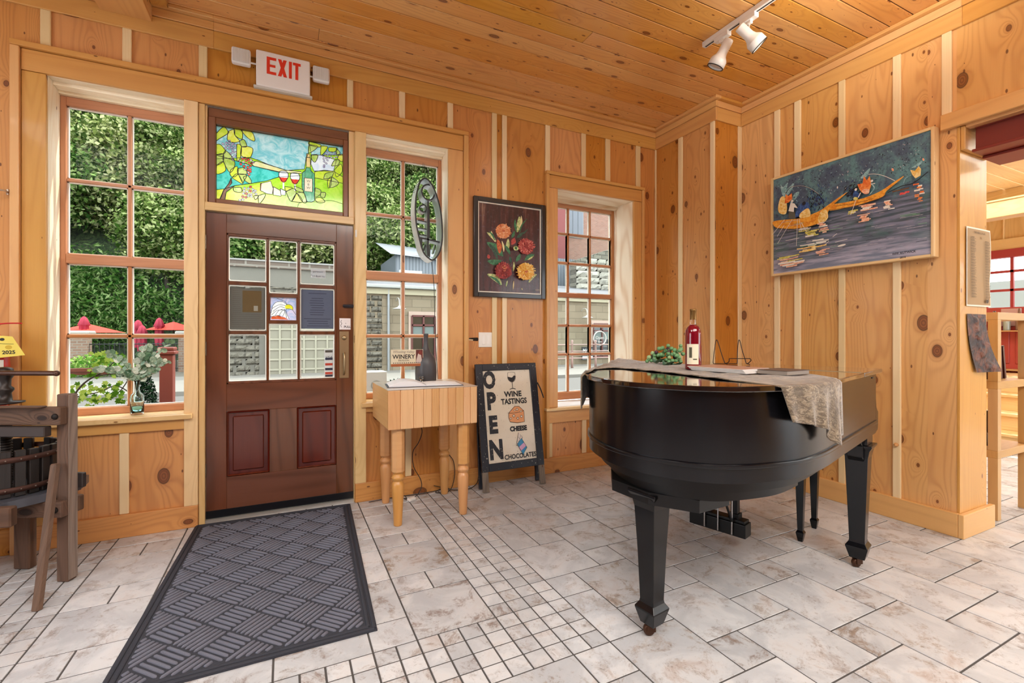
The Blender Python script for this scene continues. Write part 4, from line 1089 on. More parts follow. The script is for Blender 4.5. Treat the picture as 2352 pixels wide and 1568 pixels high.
# ---- wine bottle
BP = Vector((1.834, 1.690, 1.0605))
wb_ = thing('wine_bottle', 'tall bottle of red rose wine with cream label standing on the piano', 'bottle', BP)
def T(x, y, z): return Matrix.Translation((x, y, z))
b = MB(T(*BP)); b.lathe([(0, .012), (.012, .008), (.028, .001), (.036, .001), (.0100, .008), (.0100, .010), (.010, .215), (.0163, .2245), (.0142, .24), (.0142, .292), (.0155, .293), (.0155, .301), (.0115, .301)], 36)
g = G('ruby_glass'); n_ = g.sep(g.obj())
g.pbr(lin('#b01030'), .03, **{'Transmission_Weight': .55, 'IOR': 1.33, 'Emission_Strength': 0.0}, coat=1.0)
gl_ = b.build('glass_body', clear_glass('bottle_glass', (.95, .9, .92, 1)), wb_)
b = MB(T(*BP)); b.lathe([(0, .010), (.012, .006), (.028, .0), (.036, .0005), (.0385, .008), (.0385, .175), (.036, .197), (.027, .214), (.0165, .2242), (0, .2243)], 40)
g = G('rose_wine'); g.pbr(lin('#8c0a26'), .03, coat=1.0, **{'Transmission_Weight': .35, 'IOR': 1.33}); b.build('wine', g.m, wb_)
b = MB(T(*BP)); b.lathe([(.0152, .250), (.0152, .2925), (.0165, .294), (.0165, .302), (0, .3025)], 24); b.build('capsule', plain('#8a6a3c', .35, .7), wb_)
b = MB(T(*BP))
def arc_lab(a0, a1, z0, z1, r_=.0392):
    b.grid(lambda u, v: (r_ * math.cos(R(a0 + (a1 - a0) * u)), r_ * math.sin(R(a0 + (a1 - a0) * u)), z0 + (z1 - z0) * v), 16, 1)
arc_lab(175, 262, .028, .128); b.mat = 1; arc_lab(195, 215, .06, .112, .0394); arc_lab(222, 250, .05, .056, .0394); b.mat = 2; arc_lab(300, 330, .03, .12)
b.build('label', [plain('#e9e2c8', .6), plain('#4c4a36', .6), plain('#a8707c', .6)], wb_)

# ---- faux grapes
gp_ = thing('grape_cluster', 'bunch of artificial green grapes with leaves lying on the velvet runner', 'grapes', P3(.5, .86, 1.06))
b = MB(PM); random.seed(11)
def plan(px, py):                          # along the bunch, up
    return (.50 + .10 * 0 + px * .28, .885 - px * .96, py)
for i in range(72):
    t = random.random(); s__ = random.uniform(-1, 1)
    env = .02 + .082 * math.sin(min(1, t * 1.15) * math.pi * .62)
    x = -.095 + t * .20; h_ = random.random() * env
    c_ = (.50 + s__ * .032 + x * -.28, .86 - x * .95, 1.068 + h_ + .006)
    b.mat = 0 if random.random() > .2 else (1 if random.random() > .35 else 2)
    b.ball(c_, random.uniform(.0105, .0135), 12, 8, r=random.random())
b.build('grapes', [plain('#6f9f6c', .38, name='grape_green'), plain('#9dbd88', .38, name='grape_light'), plain('#4a2638', .35, name='grape_purple')], gp_)
b = MB(PM)
for (x, s__, h_) in ((.0, .055, .02), (.06, .06, .005), (.09, .03, .0)):
    cx_, cy_ = .50 + s__ - x * .28, .86 - x * .95
    b.grid(lambda u, v: (cx_ + (u - .5) * .07 * math.sin(math.pi * min(.98, v + .1)) + .01 * v, cy_ + (v - .5) * .07, 1.066 + h_ + .014 * math.sin(u * 9) * v + .01 * math.cos(v * 5)), 8, 8)
b.build('leaf', plain('#5c7f66', .6), gp_)

# ---- wire easel
_e = Vector((2.44, 1.955, 1.0545)); _r = Vector((math.cos(R(26)), -math.sin(R(26)), 0)); _f = Vector((math.sin(R(26)), math.cos(R(26)), 0))
b = MB(); K_ = .000417
def ez(x, z, dep=0.0): return tuple(_e + _r * (x - 510) * K_ + Vector((0, 0, 1)) * max(.0022, (483 - z) * K_ * .95) + _f * dep)
def wire(pts, n=4): b.tube(spline([ez(*p) for p in pts], n), .0024, 7)
wire([(300, 483, .03), (278, 450, .03), (320, 250, .05), (350, 122, .06), (370, 125, .055), (385, 300, .02), (403, 450, -.01), (418, 460, -.02), (438, 435, -.035), (442, 390, -.035)])
b.tube([ez(442, 388, -.035), ez(745, 388, -.035)], .0024, 7); wire([(742, 388, -.035), (757, 415, -.035), (745, 450, -.02), (722, 470, -.01), (712, 400, .0), (708, 250, .035), (704, 125, .055), (688, 122, .06), (660, 280, .05), (632, 455, .03), (615, 483, .03)])
b.tube([ez(300, 483, .03), ez(615, 483, .03)], .0024, 7); wire([(403, 455, -.01), (418, 483, -.03)], 2); wire([(722, 470, -.01), (748, 483, -.03)], 2)
tag(b.build('wire_easel', plain('#2a1f1f', .5, .4)), 'empty twisted black wire display easel standing on the piano lid', 'easel')

# ---- magazines
mg = MB(PM @ T(.80, .33, 1.0635) @ Matrix.Rotation(R(12), 4, 'Z'))
for k in range(9):
    o_ = .003 * math.sin(k * 2.1); mg.mat = 0 if k < 8 else 1
    mg.box(-.11 + o_ + .003 * k, .11 + o_, -.13 + .002 * k, .15 + .0035 * k, .0022 * k, .0022 * k + .0018)
tag(mg.build('magazine_stack', [plain('#e6e4e2', .5), plain('#b08a78', .35)]), 'fanned stack of white edged magazines on the runner beside the wine bottle', 'magazines')
mg = MB(PM @ T(.79, .135, 1.0635) @ Matrix.Rotation(R(12), 4, 'Z'))
mg.box(-.085, .085, -.075, .055, 0, .017); mg.mat = 1; mg.box(-.087, .087, -.077, .056, .017, .0185)
tag(mg.build('notebook', [plain('#8f857c', .6), plain('#5b4a42', .5)], bevel=.001), 'grey edged notebook lying right of the white magazines on the runner', 'book')
# ================================================================== BUTCHER BLOCK TABLE
tb_ = thing('butcher_block_table', 'square butcher block table with turned legs beside the entrance door', 'table', (.88, 3.27, 0))
b = MB(); xs = [.582, .66, .745, .81, .865, .915, .975, 1.03, 1.085, 1.135, 1.183]
for a, c_ in zip(xs, xs[1:]): b.box(a, c_, 2.965, 2.985, .632, .884, 'z')
b.box(.582, 1.183, 2.985, 3.55, .633, .883, 'y')
b.build('block', M['maple'], tb_, bevel=.006, seg=2)
b = MB(); b.box(.579, 1.186, 2.962, 3.553, .8835, .8865, 'x'); b.build('top_surface', plain('#cfc8bd', .3, coat=.4, name='glare_pale_top'), tb_, bevel=.0012)  # thin pale sheet, window glare on the block painted into its colour
for (x, y) in ((.657, 3.035), (1.105, 3.035), (.665, 3.485), (1.115, 3.485)):
    L = MB(T(x, y, 0)); pr = [(0, 0), (.026, 0), (.027, .01), (.031, .10), (.037, .20), (.039, .262), (.033, .280), (.025, .288), (.036, .297), (.0415, .311), (.036, .326), (.025, .334), (.033, .342), (.038, .352)]
    L.lathe(pr, 24); oc = [(.043 * math.cos(R(22.5 + 45 * k)), .043 * math.sin(R(22.5 + 45 * k))) for k in range(8)]
    L.prism(oc, .352, .633, grain=0); L.build('leg', M['maple_leg'], tb_, bevel=.0015)
# guest book
bk = thing('guest_book', 'open guest book with white pages lying on the butcher block table', 'book', (.86, 3.16, .887))
GB = T(.87, 3.19, .8872) @ Matrix.Rotation(R(-7), 4, 'Z')
b = MB(GB); b.box(-.255, .0, -.13, .12, 0, .003); b.box(0, .255, -.13, .12, 0, .003); b.build('cover', plain('#3c4250', .5), bk)
b = MB(GB)
b.grid(lambda u, v: (-.245 + .245 * u, -.122 + .234 * v, .004 + .034 * math.sin(math.pi * min(1, u * .95 + .03)) ** .8 * (1 - .0 * v)), 14, 2)
b.add([(-.245 + .245 * k / 14, -.122, .004 + .034 * math.sin(math.pi * min(1, k / 14 * .95 + .03)) ** .8) for k in range(15)] + [(-.245 + .245 * k / 14, -.122, .003) for k in range(15)], [[k, k + 1, 16 + k, 15 + k] for k in range(14)])
b.build('left_pages', plain('#e9ecf2', .6), bk)
b = MB(GB)
b.grid(lambda u, v: (.245 * u, -.122 + .234 * v, .004 + .012 * math.sin(math.pi * min(1, u * .8 + .16)) * (1 - u * .5)), 14, 2)
b.add([(.245 * k / 14, -.122, .004 + .012 * math.sin(math.pi * min(1, k / 14 * .8 + .16)) * (1 - k / 28)) for k in range(15)] + [(.245 * k / 14, -.122, .003) for k in range(15)], [[k, k + 1, 16 + k, 15 + k] for k in range(14)])
b.build('right_pages', plain('#f0f2f6', .6), bk)
# winery card on a clear stand, bottle silhouette, crystal ornament
cd_ = thing('winery_card', 'small WINERY card in a clear stand on the table before the side window', 'card', (.80, 3.40, .887))
b = MB(front(3.40, 0, .0)); b.box(.686, .923, 1.022, 1.128, -.002, .002); b.mat = 1; b.box(.686, .923, 1.005, 1.024, -.003, .004)
A = Art(b, z=.0025); A.poly([(.868, 1.03), (.92, 1.03), (.92, 1.126), (.868, 1.126)], 2); A.blob([(.872, 1.03), (.878, 1.075), (.89, 1.105), (.905, 1.09), (.912, 1.05), (.916, 1.03)], 3); A.blob([(.885, 1.10), (.90, 1.12), (.915, 1.105), (.905, 1.088)], 4)
b.text('WINERY', .778, 1.062, .043, 5, align='CENTER', z=.0032, bold=.0008); b.text('Whistling Valley', .776, 1.104, .024, 6, align='CENTER', z=.0032, shear=.3); b.text('PAVILION', .778, 1.043, .018, 5, align='CENTER', z=.0032)
for k in range(14): A.line([(.70 + k * .0155, 1.031), (.709 + k * .0155, 1.031)], .005, 5, False)
b.build('printed_card', [plain('#dcd2b6', .6), plain('#a35a2e', .5), plain('#5a1f1c', .6), plain('#cbb9b0', .6), plain('#7a2b20', .6), plain('#1f1a18', .6), plain('#8a8078', .6)], cd_)
b = MB(front(3.40)); b.box(.78, .83, .888, 1.02, -.006, -.003); b.box(.76, .85, .887, .891, -.03, .03); b.build('clear_stand', M['glass'], cd_)
b = MB(T(.958, 3.45, .8875)); b.lathe([(0, 0), (.074, 0), (.079, .008), (.081, .06), (.078, .13), (.068, .172), (.05, .20), (.033, .225), (.020, .262), (.0165, .30), (.0165, .345), (.0185, .346), (.0185, .358), (0, .358)], 32)
b.M = b.M @ Matrix.Scale(.55, 4, (0, 1, 0))
tag(b.build('slate_bottle', plain('#4a4b50', .42, name='slate_grey')), 'flat dark grey wine bottle silhouette standing on the table behind the WINERY card', 'decor bottle')
b = MB(T(.90, 3.36, .8875)); b.lathe([(0, 0), (.014, 0), (.012, .006), (.006, .012), (.013, .02), (.018, .03), (.013, .042), (0, .046)], 10, smooth=False)
tag(b.build('crystal_ornament', clear_glass('crystal', (1, 1, 1, 1), 1.6)), 'little faceted crystal ornament on the table in front of the grey bottle', 'ornament')

# ================================================================== A-FRAME SIGN
af = thing('sandwich_board', 'black framed OPEN sandwich board for wine tastings, cheese and chocolates by the wall', 'sign', (1.665, 3.40, 0))
tilt = math.atan2(.185, 1.0)
AM = T(1.388, 3.352, 0) @ Matrix.Rotation(-tilt, 4, 'X') @ Matrix(((1, 0, 0, 0), (0, 0, -1, 0), (0, 1, 0, 0), (0, 0, 0, 1)))
navy = G('chipped_navy'); n_ = navy.noise(navy.obj(), 55, 4, .7); x_, y_, z_ = navy.sep(navy.obj())
navy.pbr(navy.mix(navy.sstep(n_, .64, .68), lin('#171a26'), lin('#c9c4b4')), .4); NAVY = navy.m
Wd, Ht = .56, 1.012
b = MB(AM); b.box(0, .062, .155, Ht, -.012, .012, 'y'); b.box(Wd - .062, Wd, .155, Ht, -.012, .012, 'y'); b.box(.062, Wd - .062, Ht - .055, Ht, -.012, .012, 'x'); b.box(.062, Wd - .062, .155, .215, -.012, .012, 'x'); b.build('frame', NAVY, af, bevel=.003)
for a in (0, Wd - .052):
    b = MB(AM); b.box(a, a + .05, 0.002, .156, -.011, .011, 'y'); b.build('leg', M['grey_wood'], af, bevel=.002)
def back_leg(a):
    b = MB(T(1.388, 3.352, 0) @ Matrix.Rotation(-tilt * .55, 4, 'X') @ Matrix(((1, 0, 0, 0), (0, 0, -1, 0), (0, 1, 0, 0), (0, 0, 0, 1))) @ T(0, 0, -.09))
    b.box(a, a + .045, .016, .97, -.01, .01, 'y'); b.build('back_leg', NAVY, af, bevel=.002)
back_leg(.0); back_leg(Wd - .045)
b = MB(AM); b.box(.055, Wd - .055, .205, Ht - .045, -.006, -.002)
bgm = G('scuffed_white_board'); n1 = bgm.noise(bgm.obj(), 6, 4); n2 = bgm.noise(bgm.obj(), 90, 3)
bgm.pbr(bgm.mix(bgm.sstep(n2, .66, .75), bgm.mix(n1, lin('#d8cfbc'), lin('#e9e2d2')), lin('#9a9080')), .35, coat=.2)
ink = G('worn_black_letters'); n_ = ink.noise(ink.obj(), 70, 4, .7); ink.pbr(ink.mix(ink.sstep(n_, .62, .66), lin('#1d2029'), lin('#cfc7b6')), .5)
A = Art(b, z=-.0012, dz=.00015)
def bt(s_, x, z, sz, bold=.002, sx=1.0, m_=1, al='CENTER'): b.text(s_, x, z, sz, m_, sx=sx, bold=bold, align=al, z=.0006)
bt('O', .118, .818, .185, .010, .72, 3); bt('P', .122, .645, .185, .010, .80, 3); bt('E', .125, .455, .185, .010, .80, 3); bt('N', .137, .250, .205, .010, .78, 3)
bt('WINE', .325, .735, .062); bt('TASTINGS', .330, .675, .062, .002, .84); bt('CHEESE', .350, .452, .052, .003, .88); bt('CHOCOLATES', .350, .232, .052, .0015, .86)
# glass
A.z = .0006
A.line([(.292, .935), (.288, .885), (.305, .862), (.325, .855), (.345, .862), (.36, .885), (.356, .935)], .0025, 1)
A.line([(.292, .935), (.325, .939), (.356, .935)], .002, 1); A.blob([(.290, .900), (.325, .893), (.345, .908), (.358, .905), (.354, .880), (.340, .862), (.325, .857), (.305, .865), (.292, .882)], 1)
A.line([(.325, .855), (.325, .80)], .004, 1); A.line([(.298, .795), (.325, .802), (.352, .795)], .005, 1)
# cheese wedge
ch = [(.270, .600), (.330, .652), (.370, .650), (.412, .610), (.410, .52), (.345, .515), (.278, .528), (.268, .56)]
A.poly(ch, 4); A.line(ch + [ch[0]], .004, 1, False); A.line([(.270, .600), (.340, .598), (.412, .610)], .0035, 1)
for (x, z, r_) in ((.35, .625, .011), (.385, .608, .009), (.315, .575, .012), (.285, .555, .009), (.385, .565, .011), (.35, .552, .010), (.325, .618, .007)):
    A.disc(x, z, r_, r_, 1); A.disc(x, z, r_ * .68, r_ * .68, 0)
# chocolate bar
A.poly([(.318, .335), (.345, .435), (.378, .395), (.352, .33)], 5); A.line([(.318, .335), (.345, .435), (.378, .395), (.352, .33), (.318, .335)], .0035, 1, False); A.line([(.33, .37), (.362, .35)], .002, 1); A.line([(.338, .40), (.37, .37)], .002, 1); A.line([(.36, .41), (.335, .34)], .002, 1)
A.poly([(.325, .345), (.368, .388), (.412, .31), (.372, .255)], 6); A.poly([(.337, .318), (.388, .352), (.405, .323), (.352, .285)], 7); A.line([(.325, .345), (.368, .388), (.412, .31), (.372, .255), (.325, .345)], .0035, 1, False)
b.build('sign_face', [bgm.m, plain('#1b1c22', .5), plain('#888888', .5), ink.m, plain('#d99a6a', .5), plain('#d9d2cc', .5), plain('#3f8fc0', .5), plain('#d3a6cc', .5)], af)
b = MB(); b.tube(spline([(1.935, 3.47, .83), (1.958, 3.46, .78), (1.972, 3.45, .735), (1.98, 3.44, .70)], 4), .006, 6); b.build('strap', plain('#1a1a1c', .7), af)

# ================================================================== PAINTINGS
def frame_box(name, Mx, x0, x1, z0, z1, w, d, mat_, parent, inner=0.0):
    b = MB(Mx)
    b.box(x0, x0 + w, z0, z1, 0, d, 'y'); b.box(x1 - w, x1, z0, z1, 0, d, 'y'); b.box(x0 + w, x1 - w, z0, z0 + w, 0, d, 'x'); b.box(x0 + w, x1 - w, z1 - w, z1, 0, d, 'x')
    return b.build(name, mat_, parent, bevel=.003, seg=2)
fp = thing('floral_painting', 'framed oil painting of red and yellow flowers on dark brown, black frame', 'painting', (1.73, 3.58, 1.55))
FM = front(FY - .004)
frame_box('frame', FM, 1.393, 2.069, 1.553, 2.383, .037, .034, plain('#17171a', .3, coat=.3), fp)
frame_box('liner', FM, 1.430, 2.032, 1.590, 2.346, .012, .024, plain('#d8d4c8', .3, .2), fp)
g = G('dark_canvas'); x_, y_, z_ = g.sep(g.obj()); s1 = g.noise(g.xyz(g.math('MULTIPLY', x_, 22), 0, g.math('MULTIPLY', z_, 2.2)), 1, 5, .65); s2 = g.noise(g.obj(), 30, 4, .7)
cc = g.mix(g.sstep(s1, .35, .65), lin('#2e1517'), lin('#53292a')); cc = g.mix(g.math('MULTIPLY', g.sstep(s1, .55, .7), g.sstep(z_, .35, .8)), cc, lin('#8a6a58')); cc = g.mix(g.math('MULTIPLY', g.sstep(s2, .55, .7), .35), cc, lin('#6d6478'))
g.pbr(cc, .3, normal=g.bump(g.math('ADD', s1, s2), .5, .004), coat=.3)
def impasto(n, c1, c2, sc=45):
    g = G(n); q = g.noise(g.obj(), sc, 4, .7, .8); g.pbr(g.mix(g.sstep(q, .38, .6), lin(c1), lin(c2)), .4, normal=g.bump(q, .7, .004), coat=.2); return g.m
FMATS = [g.m, impasto('peach_petals', '#d9763f', '#f0a870'), impasto('red_petals', '#8e1f22', '#c65048'), impasto('dark_red_petals', '#74161b', '#a8302c'), impasto('gold_petals', '#e0921c', '#f6c552'),
         impasto('leaf_green', '#1f5a3a', '#3f8558'), impasto('pale_green', '#7fa458', '#d9dc9a'), impasto('dark_green', '#173a2c', '#2f5c46'), plain('#e6d9a2', .5), impasto('rust_bud', '#a8431f', '#d0703a'), impasto('peach_light', '#f0a878', '#f8cfa4'), impasto('rose_light', '#c85a50', '#e08a7c'), impasto('gold_light', '#f6cc5c', '#fbe6a0')]
b = MB(front(FY - .02)); 
def ff(x, y): return (1.442 + ((x - 155) / 860) / ((x - 155) / 860 + (1 - (x - 155) / 860) * 1.076) * .578, 2.334 - (y - (150 + .105 * (x - 155))) / 1215 * .732)
b.box(1.44, 2.022, 1.60, 2.336, -.004, 0); A = Art(b, ff, z=.0004, dz=.00008)
random.seed(3)
def leaf(x0, y0, x1, y1, w, m_, bow=.2):
    dx, dy = x1 - x0, y1 - y0; L = math.hypot(dx, dy); nx, ny = -dy / L, dx / L; mx, my = (x0 + x1) / 2 + nx * bow * L * .5, (y0 + y1) / 2 + ny * bow * L * .5
    A.blob([(x0, y0), (mx + nx * w, my + ny * w), (x1, y1), (mx - nx * w, my - ny * w)], m_, 5)
for l_ in ((500, 900, 270, 700, 55, 5, .15), (480, 960, 275, 960, 40, 5, -.2), (420, 950, 300, 720, 30, 7, .2), (400, 690, 270, 560, 22, 6, .1), (390, 700, 330, 540, 16, 8, -.1), (380, 680, 300, 545, 14, 5, .2), (480, 1300, 275, 1140, 42, 6, .2), (470, 1310, 300, 1170, 18, 5, .2),
           (700, 560, 730, 330, 34, 6, .1), (690, 560, 670, 370, 18, 5, -.1), (725, 500, 755, 320, 14, 8, .2), (730, 580, 840, 360, 10, 5, -.2), (720, 600, 850, 510, 12, 7, .2), (690, 640, 780, 560, 24, 7, .1), (620, 640, 660, 540, 20, 5, .1),
           (560, 830, 570, 650, 26, 6, .0), (510, 840, 480, 680, 14, 8, .1), (600, 880, 520, 740, 22, 5, .1), (680, 980, 740, 870, 28, 5, .1), (800, 970, 940, 880, 30, 5, -.2), (840, 960, 930, 900, 12, 6, .1), (860, 1290, 975, 1170, 26, 6, -.25), (640, 1120, 650, 980, 14, 6, .1),
           (610, 1000, 590, 900, 20, 7, .1), (540, 1330, 560, 1240, 10, 6, 0), (640, 1380, 650, 1250, 8, 8, 0), (770, 1390, 760, 1360, 6, 8, 0), (450, 860, 420, 660, 36, 9, .1), (620, 740, 660, 640, 34, 2, .1), (300, 930, 285, 870, 22, 2, 0)): leaf(*l_)
def bloom(cx, cy, rr, m_, mc, n_=70, hl=None):
    A.disc(cx, cy, rr * .00067 * .92, rr * .00060 * .96, m_, 28)
    for k in range(30):
        a = 6.283 * k / 30 + random.uniform(-.1, .1); q0, q1 = rr * random.uniform(.35, .6), rr * random.uniform(.92, 1.12)
        A.line([(cx + q0 * math.cos(a), cy + q0 * .92 * math.sin(a)), (cx + q1 * math.cos(a + .12), cy + q1 * .92 * math.sin(a + .12))], .009, random.choice((m_, m_, hl or m_, mc if k % 5 == 0 else m_)), False, .004)
    for k in range(n_):
        a = random.uniform(0, 6.28); q = rr * (random.random() ** .5); x, y = cx + q * math.cos(a), cy + q * math.sin(a) * .95
        A.disc(x, y, .0105, .0045, m_ if random.random() > .3 else (hl or mc), 7, -a + random.uniform(-.5, .5))
    for k in range(16): a = random.uniform(0, 6.28); A.disc(cx + rr * .18 * math.cos(a) * random.random(), cy + rr * .18 * math.sin(a) * random.random(), .006, .004, mc, 6, a)
bloom(500, 545, 108, 1, 9, 70, 10); bloom(815, 765, 118, 2, 3, 80, 11); bloom(490, 1105, 120, 3, 2, 80, 2); bloom(795, 1130, 128, 4, 9, 80, 12); 
A.disc(650, 800, .024, .02, 6, 12); A.disc(650, 800, .012, .011, 5, 10)
for k in range(10): A.disc(490 + random.uniform(-35, 35), 1080 + random.uniform(-40, 40), .006, .003, 1, 6, random.random() * 3)
A.line([(920, 1405), (1000, 1408)], .002, 8, False)
b.build('canvas', FMATS, fp, recalc=False)

bp = thing('boat_painting', 'wide painting of orange fishing boats on dark blue water in a natural wood frame', 'painting', (3.66, 1.98, 1.72))
BM = right(RX - .018)                      # local x = -Y
x0_, x1_ = -2.521, -1.440
frame_box('frame', BM, x0_, x1_, 1.722, 2.533, .018, .062, M['pine_pale'], bp)
b = MB(BM @ T(0, 0, .05)); b.box(x0_ + .017, x1_ - .017, 1.738, 2.517, -.01, 0)
def bf(x, y):                              # sketch units: (18..1690) x (top edge..bottom edge)
    top = 548 - (x - 18) * .314; bot = 1545 - (x - 18) * .126
    yy = (y - top) / (bot - top); s_ = (x - 18) / 1672; s_ = s_ / (s_ + (1 - s_) * .755)      # undo the foreshortening of the sketch
    return (x0_ + .018 + s_ * 1.045, 2.515 - yy * .776)
g = G('night_water_canvas'); x_, y_, z_ = g.sep(g.obj()); ya = g.math('MULTIPLY', y_, 1.0)
big = g.noise(g.obj(), 7, 5, .65, .6); fine = g.noise(g.obj(), 45, 5, .75, .5); st = g.noise(g.xyz(0, g.math('MULTIPLY', y_, 3.0), g.math('MULTIPLY', z_, 42.0)), 1, 4, .6)
skyc = g.mix(g.sstep(big, .4, .62), lin('#4c6078'), lin('#649098')); skyc = g.mix(g.math('MULTIPLY', g.sstep(fine, .5, .68), .7), skyc, lin('#2a3850')); skyc = g.mix(g.math('MULTIPLY', g.sstep(fine, .30, .22), .5), skyc, lin('#7f94a6'))
wat = g.mix(g.sstep(st, .38, .62), lin('#44545f'), lin('#80849c')); wat = g.mix(g.math('MULTIPLY', g.sstep(big, .5, .65), .5), wat, lin('#4c7370'))
wat = g.mix(g.sstep(z_, .22, .02), wat, g.mix(g.sstep(st, .4, .6), lin('#77829a'), lin('#b4b2c8')))
g.pbr(g.mix(g.sstep(g.math('ADD', z_, g.math('MULTIPLY', big, .08)), .42, .52), wat, skyc), .35, normal=g.bump(g.math('ADD', fine, st), .5, .004), coat=.2)
BMATS = [g.m, impasto('boat_orange', '#d8811a', '#f0ae3c'), impasto('flame', '#e0672a', '#f39a4c'), impasto('flame_yellow', '#e8b64a', '#f4dc9a'), impasto('pink_reflection', '#e89a78', '#f4cdb0'), impasto('figure_blue', '#1e3f78', '#3d68a8'),
         plain('#e6e4dc', .5), impasto('yellow_reflection', '#c3bc3c', '#dcd884'), impasto('smoke_teal', '#6fa6b0', '#a9cfd6'), plain('#161c28', .5), impasto('deep_blue', '#22305a', '#34487e', 60), plain('#5a5a50', .5), impasto('red_mark', '#c22c36', '#e05a54'), plain('#7fb88c', .5), impasto('stroke_grey', '#8f93a8', '#c4bfc8'), plain('#6b4a2a', .5)]
A = Art(b, bf, z=.0004, dz=.00007)
for pts in ([(90, 590), (120, 620), (170, 570), (160, 640), (235, 570), (215, 640), (150, 720), (110, 700)], [(240, 690), (290, 670), (270, 720), (215, 790), (190, 780)], [(940, 520), (1040, 420), (1010, 500), (975, 530)], [(1480, 420), (1590, 345), (1560, 400)]): A.blob(pts, 8)
for _k in range(90):
    xx, yy = random.gauss(480, 60), random.gauss(780, 55); l_ = random.uniform(12, 30); A.line([(xx, yy), (xx + l_ * random.uniform(-1, 1), yy - l_)], .006, random.choice((10, 10, 5, 9)), False)
for _k in range(60):
    xx, yy = random.gauss(840, 40), random.gauss(680, 40); l_ = random.uniform(12, 30); A.line([(xx, yy), (xx + l_, yy - l_)], .006, random.choice((9, 10, 9)), False)
for _k in range(260):
    xx = random.uniform(40, 1660); yy = 560 - xx * .3 + random.uniform(35, 330); l_ = random.uniform(8, 22); A.line([(xx, yy), (xx + l_ * random.uniform(-1, 1), yy + l_ * random.uniform(-1, 1))], .004, random.choice((8, 10, 9, 9, 14)), False)
A.blob([(105, 900), (90, 840), (115, 740), (160, 730), (185, 830), (170, 910)], 3); A.poly([(160, 800), (170, 700), (200, 720), (235, 690), (240, 750), (200, 790)], 2)
A.poly([(930, 600), (985, 590), (1000, 510), (1030, 560), (1060, 510), (1080, 600), (1050, 690), (980, 690), (950, 650)], 2); A.blob([(980, 660), (1050, 650), (1050, 695), (1000, 700)], 4)
A.poly([(1490, 450), (1540, 460), (1580, 410), (1605, 440), (1600, 510), (1545, 540), (1510, 500)], 3)
b1 = [(35, 1020), (50, 985), (200, 968), (330, 955), (470, 905), (560, 860), (700, 760), (815, 685), (800, 705), (640, 850), (600, 960), (520, 1010), (430, 1040), (250, 1068), (90, 1062)]
A.poly(spline(b1, 3, True), 1); A.line([(60, 1060), (300, 1068), (520, 1012), (610, 940)], .004, 15); A.blob([(515, 960), (545, 880), (600, 870), (620, 950), (560, 1010), (520, 1000)], 3)
b2 = [(605, 850), (640, 815), (800, 790), (1000, 745), (1180, 670), (1300, 590), (1418, 515), (1390, 550), (1240, 670), (1200, 730), (1000, 800), (800, 850), (640, 876)]
A.poly(spline(b2, 3, True), 1); A.line([(630, 870), (900, 830), (1190, 740)], .003, 15); A.line([(700, 830), (900, 800), (1100, 750)], .003, 15)
A.line([(1250, 690), (1400, 620), (1520, 590), (1680, 470)], .006, 9); A.line([(1300, 680), (1480, 640)], .008, 15)
A.line([(170, 700), (220, 630), (320, 615), (430, 640), (530, 720), (580, 800)], .005, 9); A.line([(230, 625), (330, 612), (430, 640), (520, 700)], .0018, 6)
A.line([(1045, 495), (1120, 492), (1220, 515), (1330, 565)], .003, 6); A.line([(1420, 590), (1440, 540), (1500, 505)], .003, 8)
A.blob([(205, 950), (210, 880), (255, 870), (275, 960)], 11); A.poly([(200, 880), (225, 790), (265, 800), (300, 850), (260, 840), (258, 890)], 6); A.disc(240, 775, .010, .010, 6)
A.blob([(280, 950), (285, 870), (340, 800), (410, 790), (430, 870), (380, 880)], 5); A.disc(365, 800, .014, .014, 9); A.blob([(320, 950), (330, 900), (410, 850), (435, 920), (400, 945)], 3)
A.blob([(890, 730), (895, 680), (930, 670), (960, 740)], 5); A.disc(915, 655, .008, .009, 6); A.line([(940, 740), (965, 690)], .005, 6); A.line([(1075, 590), (1110, 640), (1060, 710)], .006, 8); A.disc(1085, 565, .008, .008, 6); A.line([(1075, 600), (1120, 590)], .005, 6)
A.blob([(890, 760), (900, 735), (935, 740), (930, 765)], 7)
for (x, y, w, h_, m_, k) in ((1265, 825, 130, 90, 4, 9), (1010, 960, 170, 90, 4, 9), (570, 1060, 110, 110, 4, 10), (1585, 700, 110, 190, 2, 12), (1040, 850, 190, 70, 4, 8), (420, 1110, 230, 90, 7, 10), (520, 1230, 260, 80, 6, 6), (560, 1320, 180, 70, 4, 5), (200, 1430, 300, 90, 4, 9), (230, 1400, 330, 90, 7, 6), (870, 900, 160, 40, 7, 4), (1440, 700, 110, 30, 12, 4), (480, 1280, 330, 80, 3, 5)):
    for j in range(k):
        xx = x + random.uniform(-.5, .5) * w * .6; yy = y + (j / k - .5) * h_; l_ = w * random.uniform(.35, .6)
        A.line([(xx - l_ / 2, yy + l_ * .06), (xx, yy - 2), (xx + l_ / 2, yy - l_ * .12)], .009 * random.uniform(.6, 1.3), m_ if random.random() > .25 else 6)
for _ in range(46):
    x = random.uniform(40, 1600); y = random.uniform(1000, 1450) - x * .1; l_ = min(random.uniform(50, 260), 1675 - x); A.line([(x, y), (x + l_, y - l_ * .16)], .0025, random.choice((13, 14, 14, 9, 14)), False)
for l_ in ([(40, 1130), (170, 970)], [(90, 1150), (165, 1030)], [(95, 1225), (250, 970)], [(295, 1250), (305, 965)], [(350, 1100), (325, 965)], [(870, 925), (925, 770)], [(400, 1100), (345, 1000)], [(180, 1195), (325, 1165)], [(400, 1210), (640, 1180)], [(705, 1212), (835, 1180)], [(680, 1155), (725, 1120)], [(640, 1200), (600, 1235)]): A.line(l_, .003, 6, False)
